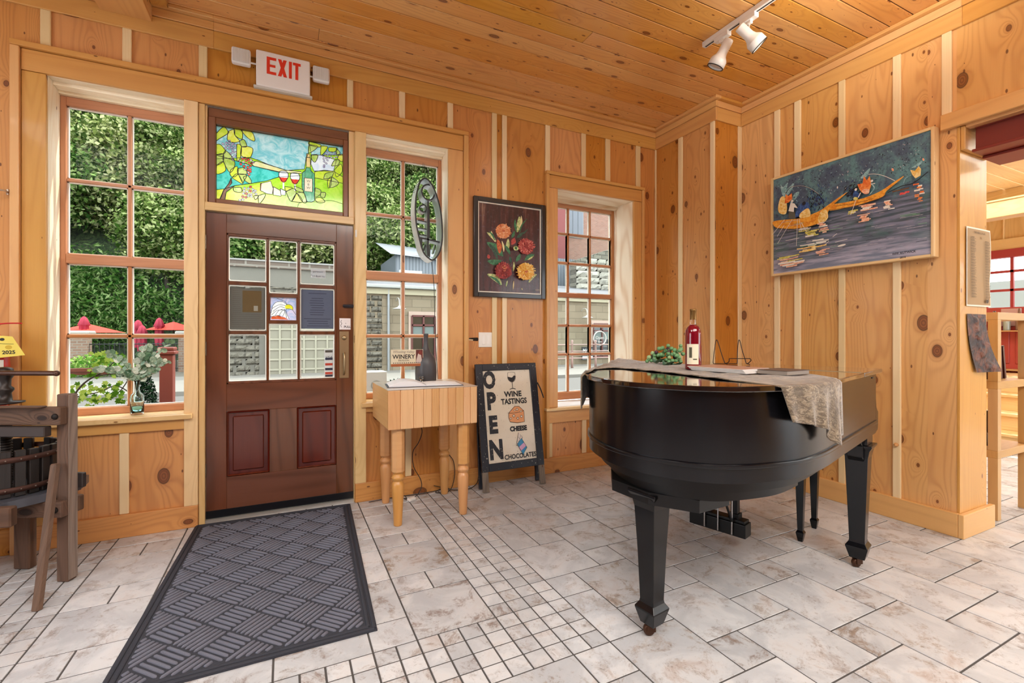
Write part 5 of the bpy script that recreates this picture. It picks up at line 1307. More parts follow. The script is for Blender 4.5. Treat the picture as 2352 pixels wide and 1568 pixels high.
A.disc(775, 1245, .028, .007, 6, 12, .1); A.disc(1315, 450, .006, .012, 4, 8, .4); A.disc(1640, 345, .005, .010, 4, 8, .3); A.disc(730, 635, .004, .009, 6, 8)
for _ in range(40):
    x = random.uniform(60, 560); y = random.uniform(1330, 1430) - .08 * x
ps = bf(1310, 1350); b.text('WFF. KUTWICK', ps[0], ps[1], .020, 9, z=A.z + .0003, sx=.9, rot=.0, bold=.0006); ps = bf(1390, 1385); b.text('2014', ps[0], ps[1], .016, 9, z=A.z + .0003, bold=.0006)
b.build('canvas', BMATS, bp, recalc=False)

# ================================================================== SMALL WALL THINGS
sw = thing('light_switch', 'white double rocker light switch plate on the pine wall', 'light switch', (1.506, 3.59, 1.14))
b = MB(front(FY)); b.box(1.446, 1.566, 1.134, 1.258, 0, .008); b.build('plate', plain('#f1eee6', .35), sw, bevel=.003, seg=2)
for x in (1.476, 1.52): b = MB(front(FY - .008)); b.box(x, x + .028, 1.155, 1.237, 0, .004); b.build('rocker', plain('#f6f4ee', .3), sw, bevel=.002)
b = MB(front(FY)); b.poly([(1.352, 1.196), (1.366, 1.212), (1.44, 1.215), (1.446, 1.20), (1.44, 1.185), (1.38, 1.188)], z=.0012); b.mat = 1; b.poly([(1.352, 1.193), (1.36, 1.203), (1.40, 1.198), (1.395, 1.188)], z=.002)
tag(b.build('wall_gouge', [plain('#241a14', .9), plain('#d9c29a', .8)]), 'dark gouged slot in the pine board left of the light switch', 'wall damage')
b = MB(right(RX - .018)); b.lathe([(0, 0), (.012, 0), (.013, .01), (.008, .022), (0, .024)], 12, (-1.665, .50, 0))
tag(b.build('wood_peg', M['maple_leg']), 'short wooden peg low on a pale batten of the right wall', 'peg')
b = MB(front(FY - .02)); b.tube(spline([(-1.40, 2.03, -.01), (-1.40, 2.035, .03), (-1.44, 2.03, .05), (-1.50, 2.03, .05)], 4), .005, 8); b.tube([(-1.40, 2.02, -.004), (-1.40, 2.05, -.004)], .007)
tag(b.build('wall_hook', plain('#cdbfae', .3, .7)), 'metal wall hook left of the big window frame', 'hook')

# neon sign: deep metal channel letters in an oval ring
ns = thing('neon_sign', 'tall oval channel metal OPEN WINE sign hanging on a chain in the side window', 'sign', (1.01, 3.60, 1.83))
steel = plain('#dfe4e8', .3, .6, name='brushed_channel'); blk = plain('#1d1f22', .45)
def fz(x, y): return (.868 + (x - 205) / 405 * .262, 2.472 - (y - 405) / 1060 * .645)
def channel(pts, depth, wall, smooth=True, closed=False):
    P = [fz(*p) for p in pts]; P = spline(P, 6, closed) if smooth else P
    n = len(P); 
    b = MB(front(3.72)); f_ = MB(front(3.72))
    V = [(x, z, 0) for x, z in P] + [(x, z, depth) for x, z in P]
    L = n if closed else n - 1
    for o in (-wall / 2, wall / 2):
        Q = []
        for i in range(n):
            t = Vector(P[(i + 1) % n if closed else min(n - 1, i + 1)]) - Vector(P[i - 1 if closed else max(0, i - 1)]); t.normalize(); Q.append((P[i][0] - t.y * o, P[i][1] + t.x * o))
        b.add([(x, z, 0) for x, z in Q] + [(x, z, depth) for x, z in Q], [[i, (i + 1) % n, n + (i + 1) % n, n + i] for i in range(L)], None, .5, True)
        if o < 0: Q0 = Q
    f_.add([(x, z, depth + .0004) for x, z in Q0] + [(x, z, depth + .0004) for x, z in Q], [[i, (i + 1) % n, n + (i + 1) % n, n + i] for i in range(L)], None, .5)
    return b, f_
all_b = MB(); all_f = MB()
def merge(dst, src):
    o = len(dst.v); dst.v += src.v; dst.f += [[k + o for k in f] for f in src.f]; dst.uv += src.uv; dst.r += src.r; dst.mi += src.mi; dst.sm += src.sm
oval = [(400, 410), (450, 440), (520, 560), (585, 780), (608, 1000), (607, 1210), (570, 1360), (500, 1455), (440, 1440), (370, 1360), (320, 1180), (285, 1000), (275, 800), (290, 620), (330, 470), (370, 420)]
for pts, dp, wl, cl in ((oval, .075, .012, True), ([(445, 470), (500, 500), (525, 570), (495, 650), (445, 670), (390, 640), (365, 570), (385, 500)], .06, .012, True), ([(400, 725), (430, 745), (430, 800), (400, 820), (360, 800), (355, 755)], .04, .010, True),
                        ([(450, 670), (450, 1400)], .05, .014, False), ([(310, 1165), (450, 1180), (607, 1205)], .05, .014, False), ([(330, 935), (450, 950)], .04, .009, False), ([(335, 1035), (450, 1045)], .04, .009, False), ([(335, 1120), (450, 1130)], .04, .009, False),
                        ([(480, 760), (485, 1150)], .03, .008, False), ([(370, 1180), (370, 1340)], .05, .010, False), ([(400, 1360), (430, 1240)], .03, .009, False), ([(490, 1230), (485, 1400)], .03, .009, False), ([(535, 1350), (560, 1230)], .03, .008, False)):
    x_, y_ = channel(pts, dp * 1.75, wl, cl, cl); merge(all_b, x_); merge(all_f, y_)
all_b.build('metal_channel', steel, ns, recalc=False); all_f.build('black_edge', blk, ns, recalc=False)
b = MB(front(3.72)); b.M = front(3.72)
for (pa, pb) in (((400, 420), (420, 130)), ((500, 520), (430, 140))):
    (xa, za), (xb, zb) = fz(*pa), fz(*pb)
    for k in range(16):
        t = k / 16; b.tube([(xa + (xb - xa) * t, za + (zb - za) * t, .01), (xa + (xb - xa) * (t + .045), za + (zb - za) * (t + .045), .01)], .0018, 5)
b.build('chain', plain('#55534f', .4, .8), ns)
b = MB(front(3.72)); x, z = fz(530, 1460); b.tube(spline([(x, z, .02), (x + .02, 1.6, .015), (x + .028, 1.3, .012), (x + .04, 1.05, .012), (x + .05, .86, .02), (x + .05, .74, .03)], 5), .0028, 6); b.build('sign_cord', plain('#232323', .5), ns)
# embossed maker's squiggles on the left flank
b = MB(front(3.588)); A = Art(b, z=0)
for k in range(9):
    x, z = fz(250 + k * 9, 620 - k * 22); A.line([(x - .007, z), (x - .002, z + .008), (x + .004, z + .001), (x + .008, z + .008)], .0028, 0)
b.build('side_lettering', blk, ns, recalc=False)

# ================================================================== DOOR MAT
mm = MB(T(0, 0, 0)); mx0, mx1, my0, my1 = -.56, .345, 1.985, 3.60
mt = thing('door_mat', 'charcoal ribbed entrance mat in a woven block pattern before the door', 'mat', (-.05, 2.8, 0))
c_ = [(-.525, 3.59), (.428, 3.555), (.352, 1.985), (-.575, 2.05)]
c_ = [(-.52, 3.585), (.425, 3.56), (.345, 1.985), (-.585, 1.99)]
rubber = G('mat_rubber'); n_ = rubber.noise(rubber.obj(), 260, 3, .7); rubber.pbr(rubber.mix(n_, lin('#20222a'), lin('#363945')), .75, normal=rubber.bump(n_, .6, .002)); carpet = G('mat_carpet'); n_ = carpet.noise(carpet.obj(), 420, 3, .8); carpet.pbr(carpet.mix(n_, lin('#4a4d5b'), lin('#8d90a0')), .95, normal=carpet.bump(n_, .8, .003))
def bil(u, v):
    A_, B_, C_, D_ = c_[3], c_[2], c_[1], c_[0]
    return (A_[0] * (1 - u) * (1 - v) + B_[0] * u * (1 - v) + C_[0] * u * v + D_[0] * (1 - u) * v, A_[1] * (1 - u) * (1 - v) + B_[1] * u * (1 - v) + C_[1] * u * v + D_[1] * (1 - u) * v)
b = MB(); b.prism([c_[3], c_[2], c_[1], c_[0]], .0005, .006); b.build('backing', rubber.m, mt)
b = MB()
W0, H0 = .93, 1.58
def band(u0, v0, u1, v1):
    p, q = bil(u0, v0), bil(u1, v1); b.tube([(p[0], p[1], .006), (q[0], q[1], .006)], .009, 8, flat=.55)
for e in (.012, .036): band(e, e * .6, 1 - e, e * .6); band(e, 1 - e * .6, 1 - e, 1 - e * .6); band(e, e * .6, e, 1 - e * .6); band(1 - e, e * .6, 1 - e, 1 - e * .6)
b.build('border', rubber.m, mt)
b = MB(); S_ = .142; ribs = 6                # basket weave turned 45 degrees
for i in range(-14, 15):
    for j in range(-14, 15):
        cx, cy = (i - j) * S_ * .7071 + W0 / 2, (i + j) * S_ * .7071 + .05
        if not (-.12 < cx < W0 + .12 and -.12 < cy < H0 + .12): continue
        ang = R(45) if (i + j) % 2 == 0 else R(135)
        dx, dy = math.cos(ang), math.sin(ang); nx, ny = -dy, dx
        for k in range(ribs):
            o = (k - (ribs - 1) / 2) * S_ / ribs; x, y = cx + nx * o, cy + ny * o; h_ = S_ * .46
            # clip the rib against the inner field
            t0, t1 = -h_, h_
            for (p_, d_, lo, hi) in ((x, dx, .052, W0 - .052), (y, dy, .05, H0 - .05)):
                ta, tb2 = (lo - p_) / d_, (hi - p_) / d_
                if ta > tb2: ta, tb2 = tb2, ta
                t0, t1 = max(t0, ta), min(t1, tb2)
            if t1 - t0 < .02: continue
            P = []
            for q in (0, .06, .5, .94, 1):
                tt = t0 + (t1 - t0) * q; u_, v_ = (x + dx * tt) / W0, (y + dy * tt) / H0; w = bil(u_, v_); P.append((w[0], w[1], .0065))
            b.tube(P, .0082, 6, rads=[.003, .0078, .0082, .0078, .003], flat=.75)
b.build('rib_field', carpet.m, mt)
mt.children[0].name = mt.children[0].name

# ================================================================== TRACK LIGHT
tk = thing('track_light', 'white ceiling track with two white spotlight heads', 'track light', (2.66, 1.6, 3.24))
wh = plain('#ece9e4', .35, name='white_enamel')
b = MB(); b.box(2.642, 2.678, .2, 2.356, 3.264, 3.30, 'y'); b.build('track', wh, tk, bevel=.003)
b = MB(); b.box(2.655, 2.665, .2, 2.34, 3.2625, 3.265); b.build('track_slot', plain('#2f3033', .5), tk)
def head(y, rotz, elev, hy):
    r_ = tk
    b = MB(); b.box(2.640, 2.680, y - .055, y + .055, 3.235, 3.266); b.box(2.648, 2.672, y - .02, y + .02, 3.215, 3.237); b.tube([(2.66, y, 3.22), (2.66, y, 3.17)], .006, 8)
    a_ = b.build('adapter', wh, tk, bevel=.004)
    d_ = Vector((math.cos(elev) * math.cos(rotz), math.cos(elev) * math.sin(rotz), -math.sin(elev)))
    q = d_.to_track_quat('Z', 'Y').to_matrix().to_4x4(); 
    b = MB(T(2.66 , y, 3.145) @ q @ T(0, 0, -.055)); b.lathe([(0, -.028), (.029, -.028), (.031, -.022), (.031, .055), (.036, .075), (.052, .098), (.055, .105), (.055, .150), (.051, .150), (.048, .11), (.02, .10), (0, .10)], 28)
    h_ = b.build('spot_head', wh, tk)
    b = MB(T(2.66, y, 3.145) @ q @ T(0, 0, -.055)); b.lathe([(0, .142), (.03, .143), (.046, .139), (.0495, .132)], 24); b.mat = 1; b.lathe([(.049, .150), (.056, .151), (.056, .146)], 24)
    gl__ = G('lamp_face'); e_ = gl__.n('Emission', Color=(1, .96, .9, 1), Strength=1.6); gl__.surf(e_.outputs[0])
    b.build('lens', [plain('#d5d5d2', .15, .3), plain('#1b1b1c', .4)], h_)
head(2.20, R(115), R(60), 0); head(2.0, R(-30), R(45), 0)
lamp('track_spot', 'SPOT', (2.70, 1.10, 3.0), Vector((-.3, -.5, -.81)).to_track_quat('Z', 'Y').to_euler(), 60, (1, .95, .86), spot_size=R(150), spot_blend=.6, shadow_soft_size=.22)

# ================================================================== STACKED SIDE TABLES + BOOKS
random.seed(5)
X0, Y0 = 4.245, 1.352
sh_lab = ['birch side table standing on the floor at the opening, lowest of the stack of three', 'middle birch side table of the stack, holding two dark folders', 'top birch side table of the stack, holding four dark albums below it']
zb_ = [0, .462, .924]; hh = [.462, .462, .462]
for k in range(3):
    t_ = thing('side_table', sh_lab[k], 'side table', (X0 + .27, Y0 + .27, zb_[k]), 'stacked birch side tables at the opening')
    z0 = zb_[k] + (.0006 if k else 0); zt = zb_[k] + .462
    b = MB(); b.box(X0, X0 + .53, Y0, Y0 + .53, zt - .05, zt, 'x'); b.build('top', M['birch'], t_, bevel=.002)
    for (ax, ay) in ((0, 0), (.48, 0), (0, .48), (.48, .48)):
        b = MB(); b.box(X0 + ax, X0 + ax + .05, Y0 + ay, Y0 + ay + .05, z0, zt - .05); b.build('leg', M['birch'], t_, bevel=.0015)
for k in range(4):
    bx = X0 + .17 + k * .065
    b = MB(T(bx, Y0 + .08, .925) @ Matrix.Rotation(R(-5 if k < 3 else -10), 4, 'Y')); b.box(0, .028, 0, .23, 0, .235); b.mat = 1; b.box(.004, .024, -.001, .0, .008, .228)
    tag(b.build('photo_album', [plain('#3c1713', .35, coat=.3), plain('#6b4a3c', .6)]), ['dark red album, leftmost of the four under the top side table', 'dark red album, second from the left under the top side table', 'dark red album, third from the left under the top side table', 'dark red album leaning at the right end of the row under the top side table'][k], 'album', 'dark albums on the middle side table')
for k in range(2):
    b = MB(T(X0 + .15 + k * .09, Y0 + .10, .463) @ Matrix.Rotation(R(-4), 4, 'Y')); b.box(0, .022, 0, .20, 0, .09 if k == 0 else .235)
    tag(b.build('folder', [plain('#281310', .4, coat=.2)]), ['low dark folder left on the lowest side table', 'tall dark folder right on the lowest side table'][k], 'folder', 'dark folders on the lowest side table')

# menu poster and copper relief on the end of the wall
mn = MB(T(0, 1.3455, 0))
def sheet(x0, x1, z0, z1, wav, nu=8, nv=16, slant=0.0): mn.grid(lambda u, v: (x0 + (x1 - x0) * u + slant * (1 - v), -.002 - wav(u, v), z0 + (z1 - z0) * v), nu, nv, .5)
wv = lambda u, v: .004 + .006 * abs(math.sin(v * 4 + u * 2)) * u
sheet(3.765, 4.085, 1.413, 1.905, wv); mn.mat = 1
sheet(3.775, 4.075, 1.423, 1.895, lambda u, v: wv(u * .94 + .03, v) + .0012)
mn.M = T(0, 1.3455 - .0125, 0) @ Matrix(((1, 0, 0, 0), (0, 0, -1, 0), (0, 1, 0, 0), (0, 0, 0, 1))); A = Art(mn, z=.0005)
mn.text('THE MENU OF LIFE', 3.925, 1.868, .018, 2, align='CENTER', z=.0006)
for c0_ in (3.80, 3.985):
    for k in range(22):
        for q in range(3):
            z = 1.845 - k * .0175 - q * .0048; w = random.uniform(.05, .075)
            if c0_ > 3.9 and k < 1: continue
            A.line([(c0_, z), (c0_ + w, z)], .0016, 2, False)
A.disc(3.95, 1.845, .01, .008, 3, 8); A.blob([(3.99, 1.44), (3.995, 1.46), (4.01, 1.455), (4.02, 1.468), (4.025, 1.445), (4.01, 1.435)], 2)
tag(mn.build('menu_poster', [plain('#e4dcc8', .6), plain('#ab8a60', .7), plain('#4a3a2a', .7), plain('#a38a64', .7)]), 'tan paper menu poster with two columns of text on the wall end', 'poster')
g = G('copper_relief'); x_, y_, z_ = g.sep(g.obj()); n1 = g.noise(g.obj(), 16, 5, .6, .6); n2 = g.noise(g.obj(), 60, 3)
g.pbr(g.mix(g.sstep(n1, .42, .62), lin('#2c130c'), lin('#6d3a22')), .48, .15, normal=g.bump(g.math('ADD', n1, g.math('MULTIPLY', n2, .3)), .8, .02)); rel = g.m
b = MB(T(0, 1.3455, 0))
def rf(u, v):
    x = 3.775 + .255 * u + .10 * (1 - v) ** 2; z = 1.0 + .365 * v
    d_ = .006 + .035 * (1 - v) ** 2 * (.3 + u)
    for (cu, cv, ru, rv, h_) in ((.45, .88, .16, .07, .012), (.45, .72, .12, .08, .012), (.5, .48, .22, .16, .014), (.5, .48, .10, .12, -.012), (.45, .30, .14, .07, .014), (.62, .10, .28, .09, .016), (.42, .60, .08, .06, .012)):
        e = ((u - cu) / ru) ** 2 + ((v - cv) / rv) ** 2
        if e < 1: d_ += h_ * (1 - e)
    return (x, -d_, z)
b.grid(rf, 28, 44)
tag(b.build('copper_relief', rel), 'curling dark copper relief plaque of a standing figure below the menu poster', 'relief plaque')
# ================================================================== WINE PRESS (left edge)
wp = thing('wine_press', 'old wooden wine press with dark slatted basket and iron screw by the window', 'wine press', (-1.3, 3.2, 0))
fw_ = Vector((math.sin(R(26)), math.cos(R(26)), 0)); rt = Vector((math.cos(R(26)), -math.sin(R(26)), 0))
post = Vector((-.985, 3.085, 0))
WM = Matrix(((rt.x, fw_.x, 0, post.x), (rt.y, fw_.y, 0, post.y), (0, 0, 1, 0), (0, 0, 0, 1)))   # local: x right, y away, z up
OW, OE, DS = M['old_wood'], M['old_edge'], M['dark_stave']; IRON = plain('#2a2523', .55, .7, name='black_iron'); RUST = plain('#4b3028', .6, .5, name='rusty_hoop')
for px in (0, -.64):
    b = MB(WM); b.box(px - .035, px + .024, -.024, .024, 0, .938); b.build('post', OW, wp, bevel=.006, seg=2)
    b = MB(WM); b.box(px + .0245, px + .028, -.025, .025, 0.01, .935); b.build('paler_side', OE, wp, bevel=.002)  # right face of each post in a paler wood
b = MB(WM); b.box(-.74, .022, -.065, -.0245, .79, .878, 'x'); b.box(-.74, -.05, -.10, -.05, .878, .886, 'x'); b.build('crossbeam', OW, wp, bevel=.005)
b = MB(WM); b.box(-.72, -.04, -.08, -.04, .735, .785, 'x'); b.build('lower_bar', plain('#3a302d', .6), wp, bevel=.004)
for z_b in (.833, .375): b = MB(WM @ Matrix.Rotation(R(90), 4, 'X')); b.lathe([(0, .074), (.012, .074), (.015, .068), (.015, .062)], 12, (.0, z_b, 0)); b.build('bolt', IRON, wp)
b = MB(WM); b.box(-.74, .03, -.065, -.0245, .335, .415, 'x'); b.box(-.74, .03, .0245, .06, .335, .415, 'x'); b.build('lower_crossbeam', OW, wp, bevel=.008, seg=2)
b = MB(WM); b.box(-.2, .05, .025, .05, .455, .53, 'x'); b.build('tie_bar', plain('#2b2627', .5), wp, bevel=.004)
BC = (-.32, .0)
b = MB(WM); V = [(-.66, -.30), (-.12, -.20), (-.045, -.04), (-.045, .12), (-.12, .25), (-.66, .27)]; b.prism(V, .415, .455); b.build('tray', plain('#55565e', .3, .3, name='tray_metal'), wp, bevel=.004)
b = MB(WM); b.tube([(-.72, -.335, .365), (-.10, -.20, .44)], .001); 
b = MB(WM @ T(-.10, -.215, .40) @ Matrix.Rotation(R(12), 4, 'Z')); b.box(-.66, .05, -.022, .022, -.045, .045, 'x'); b.build('tray_rail', OW, wp, bevel=.006)
bs = MB(WM)
for k in range(26):
    a = 2 * math.pi * k / 26; 
    if random.random() < .03: continue
    q = Matrix.Translation((BC[0], BC[1], 0)) @ Matrix.Rotation(a, 4, 'Z'); bs.M = WM @ q; bs.box(.190, .212, -.0195, .0195, .457, .675 + random.uniform(-.003, .003), 'z')
bs.build('basket_stave', DS, wp, bevel=.003)['kind'] = 'stuff'
for z in (.478, .622):
    b = MB(WM @ T(BC[0], BC[1], 0)); b.lathe([(.2125, z), (.2165, z), (.2165, z + .026), (.2125, z + .026), (.2125, z)], 48)
    h_ = b.build('hoop', RUST, wp)
    b = MB(WM @ T(BC[0], BC[1], 0))
    for k in range(26): a = 2 * math.pi * k / 26; b.ball((.2175 * math.cos(a), .2175 * math.sin(a), z + .013), .0042, 8, 5)
    b.build('rivet', plain('#7b6a60', .4, .8), h_)['kind'] = 'stuff'
b = MB(WM @ T(BC[0], BC[1], 0)); pr = []
z = .46
while z < .80: pr += [(.0245, z), (.030, z + .004), (.030, z + .008), (.0245, z + .012)]; z += .013
b.lathe(pr, 20); b.build('screw', IRON, wp)
b = MB(WM @ T(BC[0], BC[1], 0)); b.lathe([(.0, .885), (.06, .887), (.075, .89), (.075, .897), (.03, .90), (.026, .94), (.036, .955), (.035, .965), (.024, .975), (.025, 1.01), (.034, 1.025), (.036, 1.05), (.03, 1.065), (.015, 1.072), (0, 1.073)], 28); b.build('screw_head', plain('#37312f', .4, .6), wp)
b = MB(WM @ T(BC[0], BC[1], 0)); b.tube([(-.05, -.035, 1.045), (.295, -.035, 1.043)], .0125, 12); b.ball((.297, -.035, 1.043), .0145, 10, 8); b.build('handle_bar', plain('#50352a', .35, .4), wp)
b = MB(WM); 
P = [Vector((-.008, -.055, .60)), Vector((.113, -.263, .0))]
V = []; wv_ = Vector((.015, 0, 0)); tv_ = Vector((.003, .012, 0))
for p in P:
    for (sx, sy) in ((-1, -1), (1, -1), (1, 1), (-1, 1)): V.append(tuple(p + wv_ * sx + tv_ * sy))
b.add(V, [[0, 1, 2, 3], [7, 6, 5, 4], [0, 4, 5, 1], [1, 5, 6, 2], [2, 6, 7, 3], [3, 7, 4, 0]], [[(V[k][0], V[k][2]) for k in f] for f in ([0, 1, 2, 3], [7, 6, 5, 4], [0, 4, 5, 1], [1, 5, 6, 2], [2, 6, 7, 3], [3, 7, 4, 0])])
b.build('prop_leg', OW, wp, bevel=.004)
b = MB(WM); b.box(-.385, -.30, .10, .145, 0, .34); b.build('rear_foot', OW, wp, bevel=.006)
b = MB(WM @ T(BC[0], BC[1], 0))
for k in range(14): b.ball((.033, -.052, .64 + k * .0085), .0032, 6, 5)
b.build('bead_chain', plain('#dcdcd8', .3, .5), wp)

# ---- fire extinguisher on the left
fe = thing('fire_extinguisher', 'red fire extinguisher with yellow 2025 inspection tag on the left wall', 'fire extinguisher', (-1.415, 3.47, .83))
b = MB(T(-1.415, 3.47, 0)); b.lathe([(0, .83), (.05, .83), (.064, .845), (.067, .87), (.067, 1.13), (.055, 1.175), (.03, 1.20), (.022, 1.215), (.022, 1.235), (0, 1.235)], 28); b.build('cylinder', plain('#b3121c', .2, coat=.6), fe)
b = MB(T(-1.415, 3.47, 0)); b.box(-.02, .02, -.015, .015, 1.232, 1.262); b.build('valve', plain('#3b3a3a', .35, .7), fe)
b = MB(T(-1.415, 3.47, 0)); b.tube(spline([(-.06, -.03, 1.265), (.0, -.03, 1.285), (.07, -.035, 1.296), (.13, -.04, 1.297)], 4), .007, 6, flat=.6); b.tube(spline([(.0, -.03, 1.25), (.05, -.035, 1.225), (.09, -.04, 1.19), (.105, -.04, 1.175)], 4), .005, 6); b.build('handle', plain('#c21d20', .3), fe)
b = MB(T(-1.415, 3.47, 0)); b.grid(lambda u, v: (.0685 * math.sin(-.9 + 1.9 * u), -.0685 * math.cos(-.9 + 1.9 * u), .90 + .2 * v), 10, 1); b.build('label', plain('#dcdcd6', .5), fe)
b = MB(T(-1.395, 3.40, 0) @ Matrix(((1, 0, 0, 0), (0, 0, -1, 0), (0, 1, 0, 0), (0, 0, 0, 1)))); b.mat = 0
b.add([(.0, 1.235, 0), (.085, 1.225, 0), (.135, 1.125, 0), (-.03, 1.105, 0)], [[0, 1, 2, 3]], None, .5); b.text('2025', .045, 1.132, .026, 1, z=.0008, bold=.0008, rot=.03); A = Art(b, z=.0005); A.disc(.045, 1.21, .010, .008, 1, 10); A.line([(.0, 1.19), (.09, 1.185)], .002, 1, False); A.disc(.07, 1.168, .014, .011, 2, 12)
b.build('inspection_tag', [plain('#e6d15c', .6), plain('#22201a', .6), plain('#c9a930', .6)], fe)

# ---- bottle vase with eucalyptus on the sill
vs = thing('bottle_vase', 'clear aqua glass bottle vase with eucalyptus sprigs on the window sill', 'vase', (-.838, 3.66, .734))
VM = T(-.838, 3.66, .7345)
b = MB(VM); b.lathe([(0, .006), (.02, .004), (.032, 0), (.035, .006), (.036, .10), (.032, .125), (.018, .14), (.0135, .155), (.013, .205), (.016, .208), (.016, .216), (.011, .217), (.011, .155), (.016, .137), (.030, .122), (.033, .098), (.032, .012), (0, .012)], 32); b.build('bottle', clear_glass('aqua_glass', (.78, .93, .93, 1)), vs)
b = MB(VM); b.lathe([(0, .014), (.031, .014), (.0315, .045), (0, .045)], 24); b.build('water', clear_glass('aqua_water', (.45, .80, .82, 1), 1.33), vs)
random.seed(21); st = MB(VM); lf = MB(VM)
for k in range(11):
    ax = random.uniform(-.20, .20); ay = random.uniform(-.06, .05); top_ = random.uniform(.27, .47) - abs(ax) * .4
    if k == 0: ax, top_ = .17, .46
    P = spline([(0, 0, .10), (ax * .1, ay * .1, .22), (ax * .5, ay * .5, .22 + (top_ - .22) * .6), (ax, ay, top_)], 8); st.tube(P, .0016, 5)
    for q in range(9, len(P), 2):
        for s_ in (-1, 1):
            p = Vector(P[q]); rr = random.uniform(.013, .022); n_ = Vector((random.uniform(-1, 1), random.uniform(-1.4, -.2), random.uniform(-.4, .8))).normalized(); t_ = n_.cross(Vector((0, 0, 1))).normalized(); u_ = n_.cross(t_)
            c0 = p + t_ * s_ * rr * .9 + u_ * random.uniform(-.01, .01); lf.mat = random.choice((0, 0, 0, 1, 2))
            lf.add([tuple(c0 + t_ * rr * math.cos(a) + u_ * rr * .95 * math.sin(a)) for a in [2 * math.pi * i / 10 for i in range(10)]], [list(range(10))], None, random.random())
st.build('stem', plain('#6d7a55', .6), vs)
lfm = [impasto('eucalyptus', '#6f9078', '#a8bfa6', 60), impasto('eucalyptus_dark', '#3f6a4c', '#6a8f6c', 60), impasto('eucalyptus_pale', '#b8c8b4', '#dfe6d8', 60)]
lf.build('leaf', lfm, vs, recalc=False)['kind'] = 'stuff'

# ---- cords under the table
b = MB(); b.tube(spline([(.925, 3.50, .64), (.935, 3.53, .56), (.955, 3.55, .48), (.93, 3.56, .40), (.885, 3.56, .33), (.89, 3.55, .22), (.94, 3.54, .12), (.945, 3.53, .06), (.90, 3.50, .012), (.84, 3.47, .008), (.80, 3.49, .008), (.82, 3.45, .008)], 6), .0032, 6)
tag(b.build('extension_cord', plain('#262120', .5)), 'dark power cord dropping from under the table to the floor by the baseboard', 'cord')
b = MB(); b.tube(spline([(1.145, 3.55, .62), (1.15, 3.56, .45), (1.17, 3.565, .30), (1.215, 3.56, .22), (1.22, 3.55, .10), (1.16, 3.50, .01), (1.05, 3.51, .01), (1.13, 3.53, .03), (1.2, 3.50, .01), (1.32, 3.48, .01), (1.40, 3.52, .03), (1.43, 3.56, .07)], 6), .0032, 6); b.tube(spline([(.55, 3.52, .01), (.75, 3.54, .01), (.95, 3.53, .01), (1.12, 3.54, .02), (1.05, 3.555, .05)], 5), .003, 6)
tag(b.build('extension_cord', plain('#211d1c', .5)), 'tangled dark extension cord along the baseboard behind the table legs', 'cord')
b = MB(T(.845, 3.44, .0005) @ Matrix.Rotation(R(25), 4, 'Z')); b.box(-.03, .03, -.018, .018, 0, .022)
tag(b.build('power_adapter', plain('#e6e2dc', .4), bevel=.004), 'small white plug adapter on the floor under the table', 'plug')

# ================================================================== SHOP ROOM BEYOND THE OPENING
r2 = MB(); y = 3.9
while y > -3.5: r2.box(4.1, 9.2, y - .155, y - .004, 2.90, 2.92, 'x'); y -= .16
struct(r2.build('ceiling_shop', [M['pine_pale']], origin=(6.5, 1, 2.9)))
r2 = MB()
r2.box(9.0, 9.1, -3.5, 3.9, 0, 1.0); r2.box(9.0, 9.1, 3.35, 3.9, 1.0, 2.9); r2.box(9.0, 9.1, -3.5, 3.35, 2.42, 2.9)
r2.box(4.1, 9.1, 3.75, 3.9, 0, 2.9)
y = 3.7
while y > -1: r2.box(8.985, 9.0, y, y + .012, 2.56, 2.9); y -= .3
r2.box(8.96, 9.0, -3.5, 3.74, 2.42, 2.57, 'y')
struct(r2.build('wall_shop', [M['pine_pale']], origin=(9, 1, 0)))
r2 = MB(); r2.box(7.4, 7.62, -3.5, 3.74, 2.60, 2.78, 'y'); r2.box(7.38, 7.64, -3.5, 3.74, 2.78, 2.90, 'y'); struct(r2.build('trim_13', [M['pine_pale']], origin=(7.5, 1, 2.6), bevel=.004))
r2 = MB(); r2.box(8.96, 9.0, -3.5, 3.74, 0, .14, 'y'); struct(r2.build('baseboard_shop', [M['pine_pale']], origin=(9, 1, 0)))
wx = MB(); wx.box(11.5, 11.6, -4, 8, 0, 2.2); struct(wx.build('sky_screen_wall', plain('#8d8f8a', .9), origin=(11.5, 0, 0)))  # made-up wall, screens the bright sky behind the red window
w5 = sroot('window_5', (9.0, 2.2, 1.0)); rp = plain('#a3383c', .4, name='red_window_paint')
b = MB(); b.box(8.93, 9.04, -1, 3.35, 2.31, 2.42, 'y'); b.box(8.93, 9.04, 3.25, 3.35, 1.0, 2.31); b.box(8.93, 9.04, -1, 3.35, .98, 1.06, 'y'); b.build('frame', rp, w5)
b = MB(); y = 3.25
while y > .5: b.box(8.98, 9.02, y - .02, y + .012, 1.06, 2.31); y -= .262
for z in (1.26, 1.56, 1.86, 2.12): b.box(8.98, 9.02, -1, 3.25, z - .016, z + .016, 'y')
b.build('muntin', rp, w5)
b = MB(); b.box(9.0, 9.005, -1, 3.25, 1.06, 2.31); b.build('pane', M['glass'], w5)
dn = MB(); dn.box(8.90, 8.96, 2.35, 3.02, 0.1, 1.62); dn.mat = 1
for a, c0, z0, z1 in ((2.42, 2.66, .2, .75), (2.72, 2.96, .2, .75), (2.42, 2.66, .85, 1.5), (2.72, 2.96, .85, 1.5)): dn.box(8.885, 8.90, a, c0, z0, z1)
dn.mat = 2; dn.box(8.88, 8.895, 2.60, 2.80, 1.36, 1.60)
tag(dn.build('red_cupboard', [plain('#b5453f', .4), plain('#a33b36', .4), plain('#c9a19a', .6)], bevel=.004), 'red panelled cupboard at the far wall of the shop room', 'cupboard')
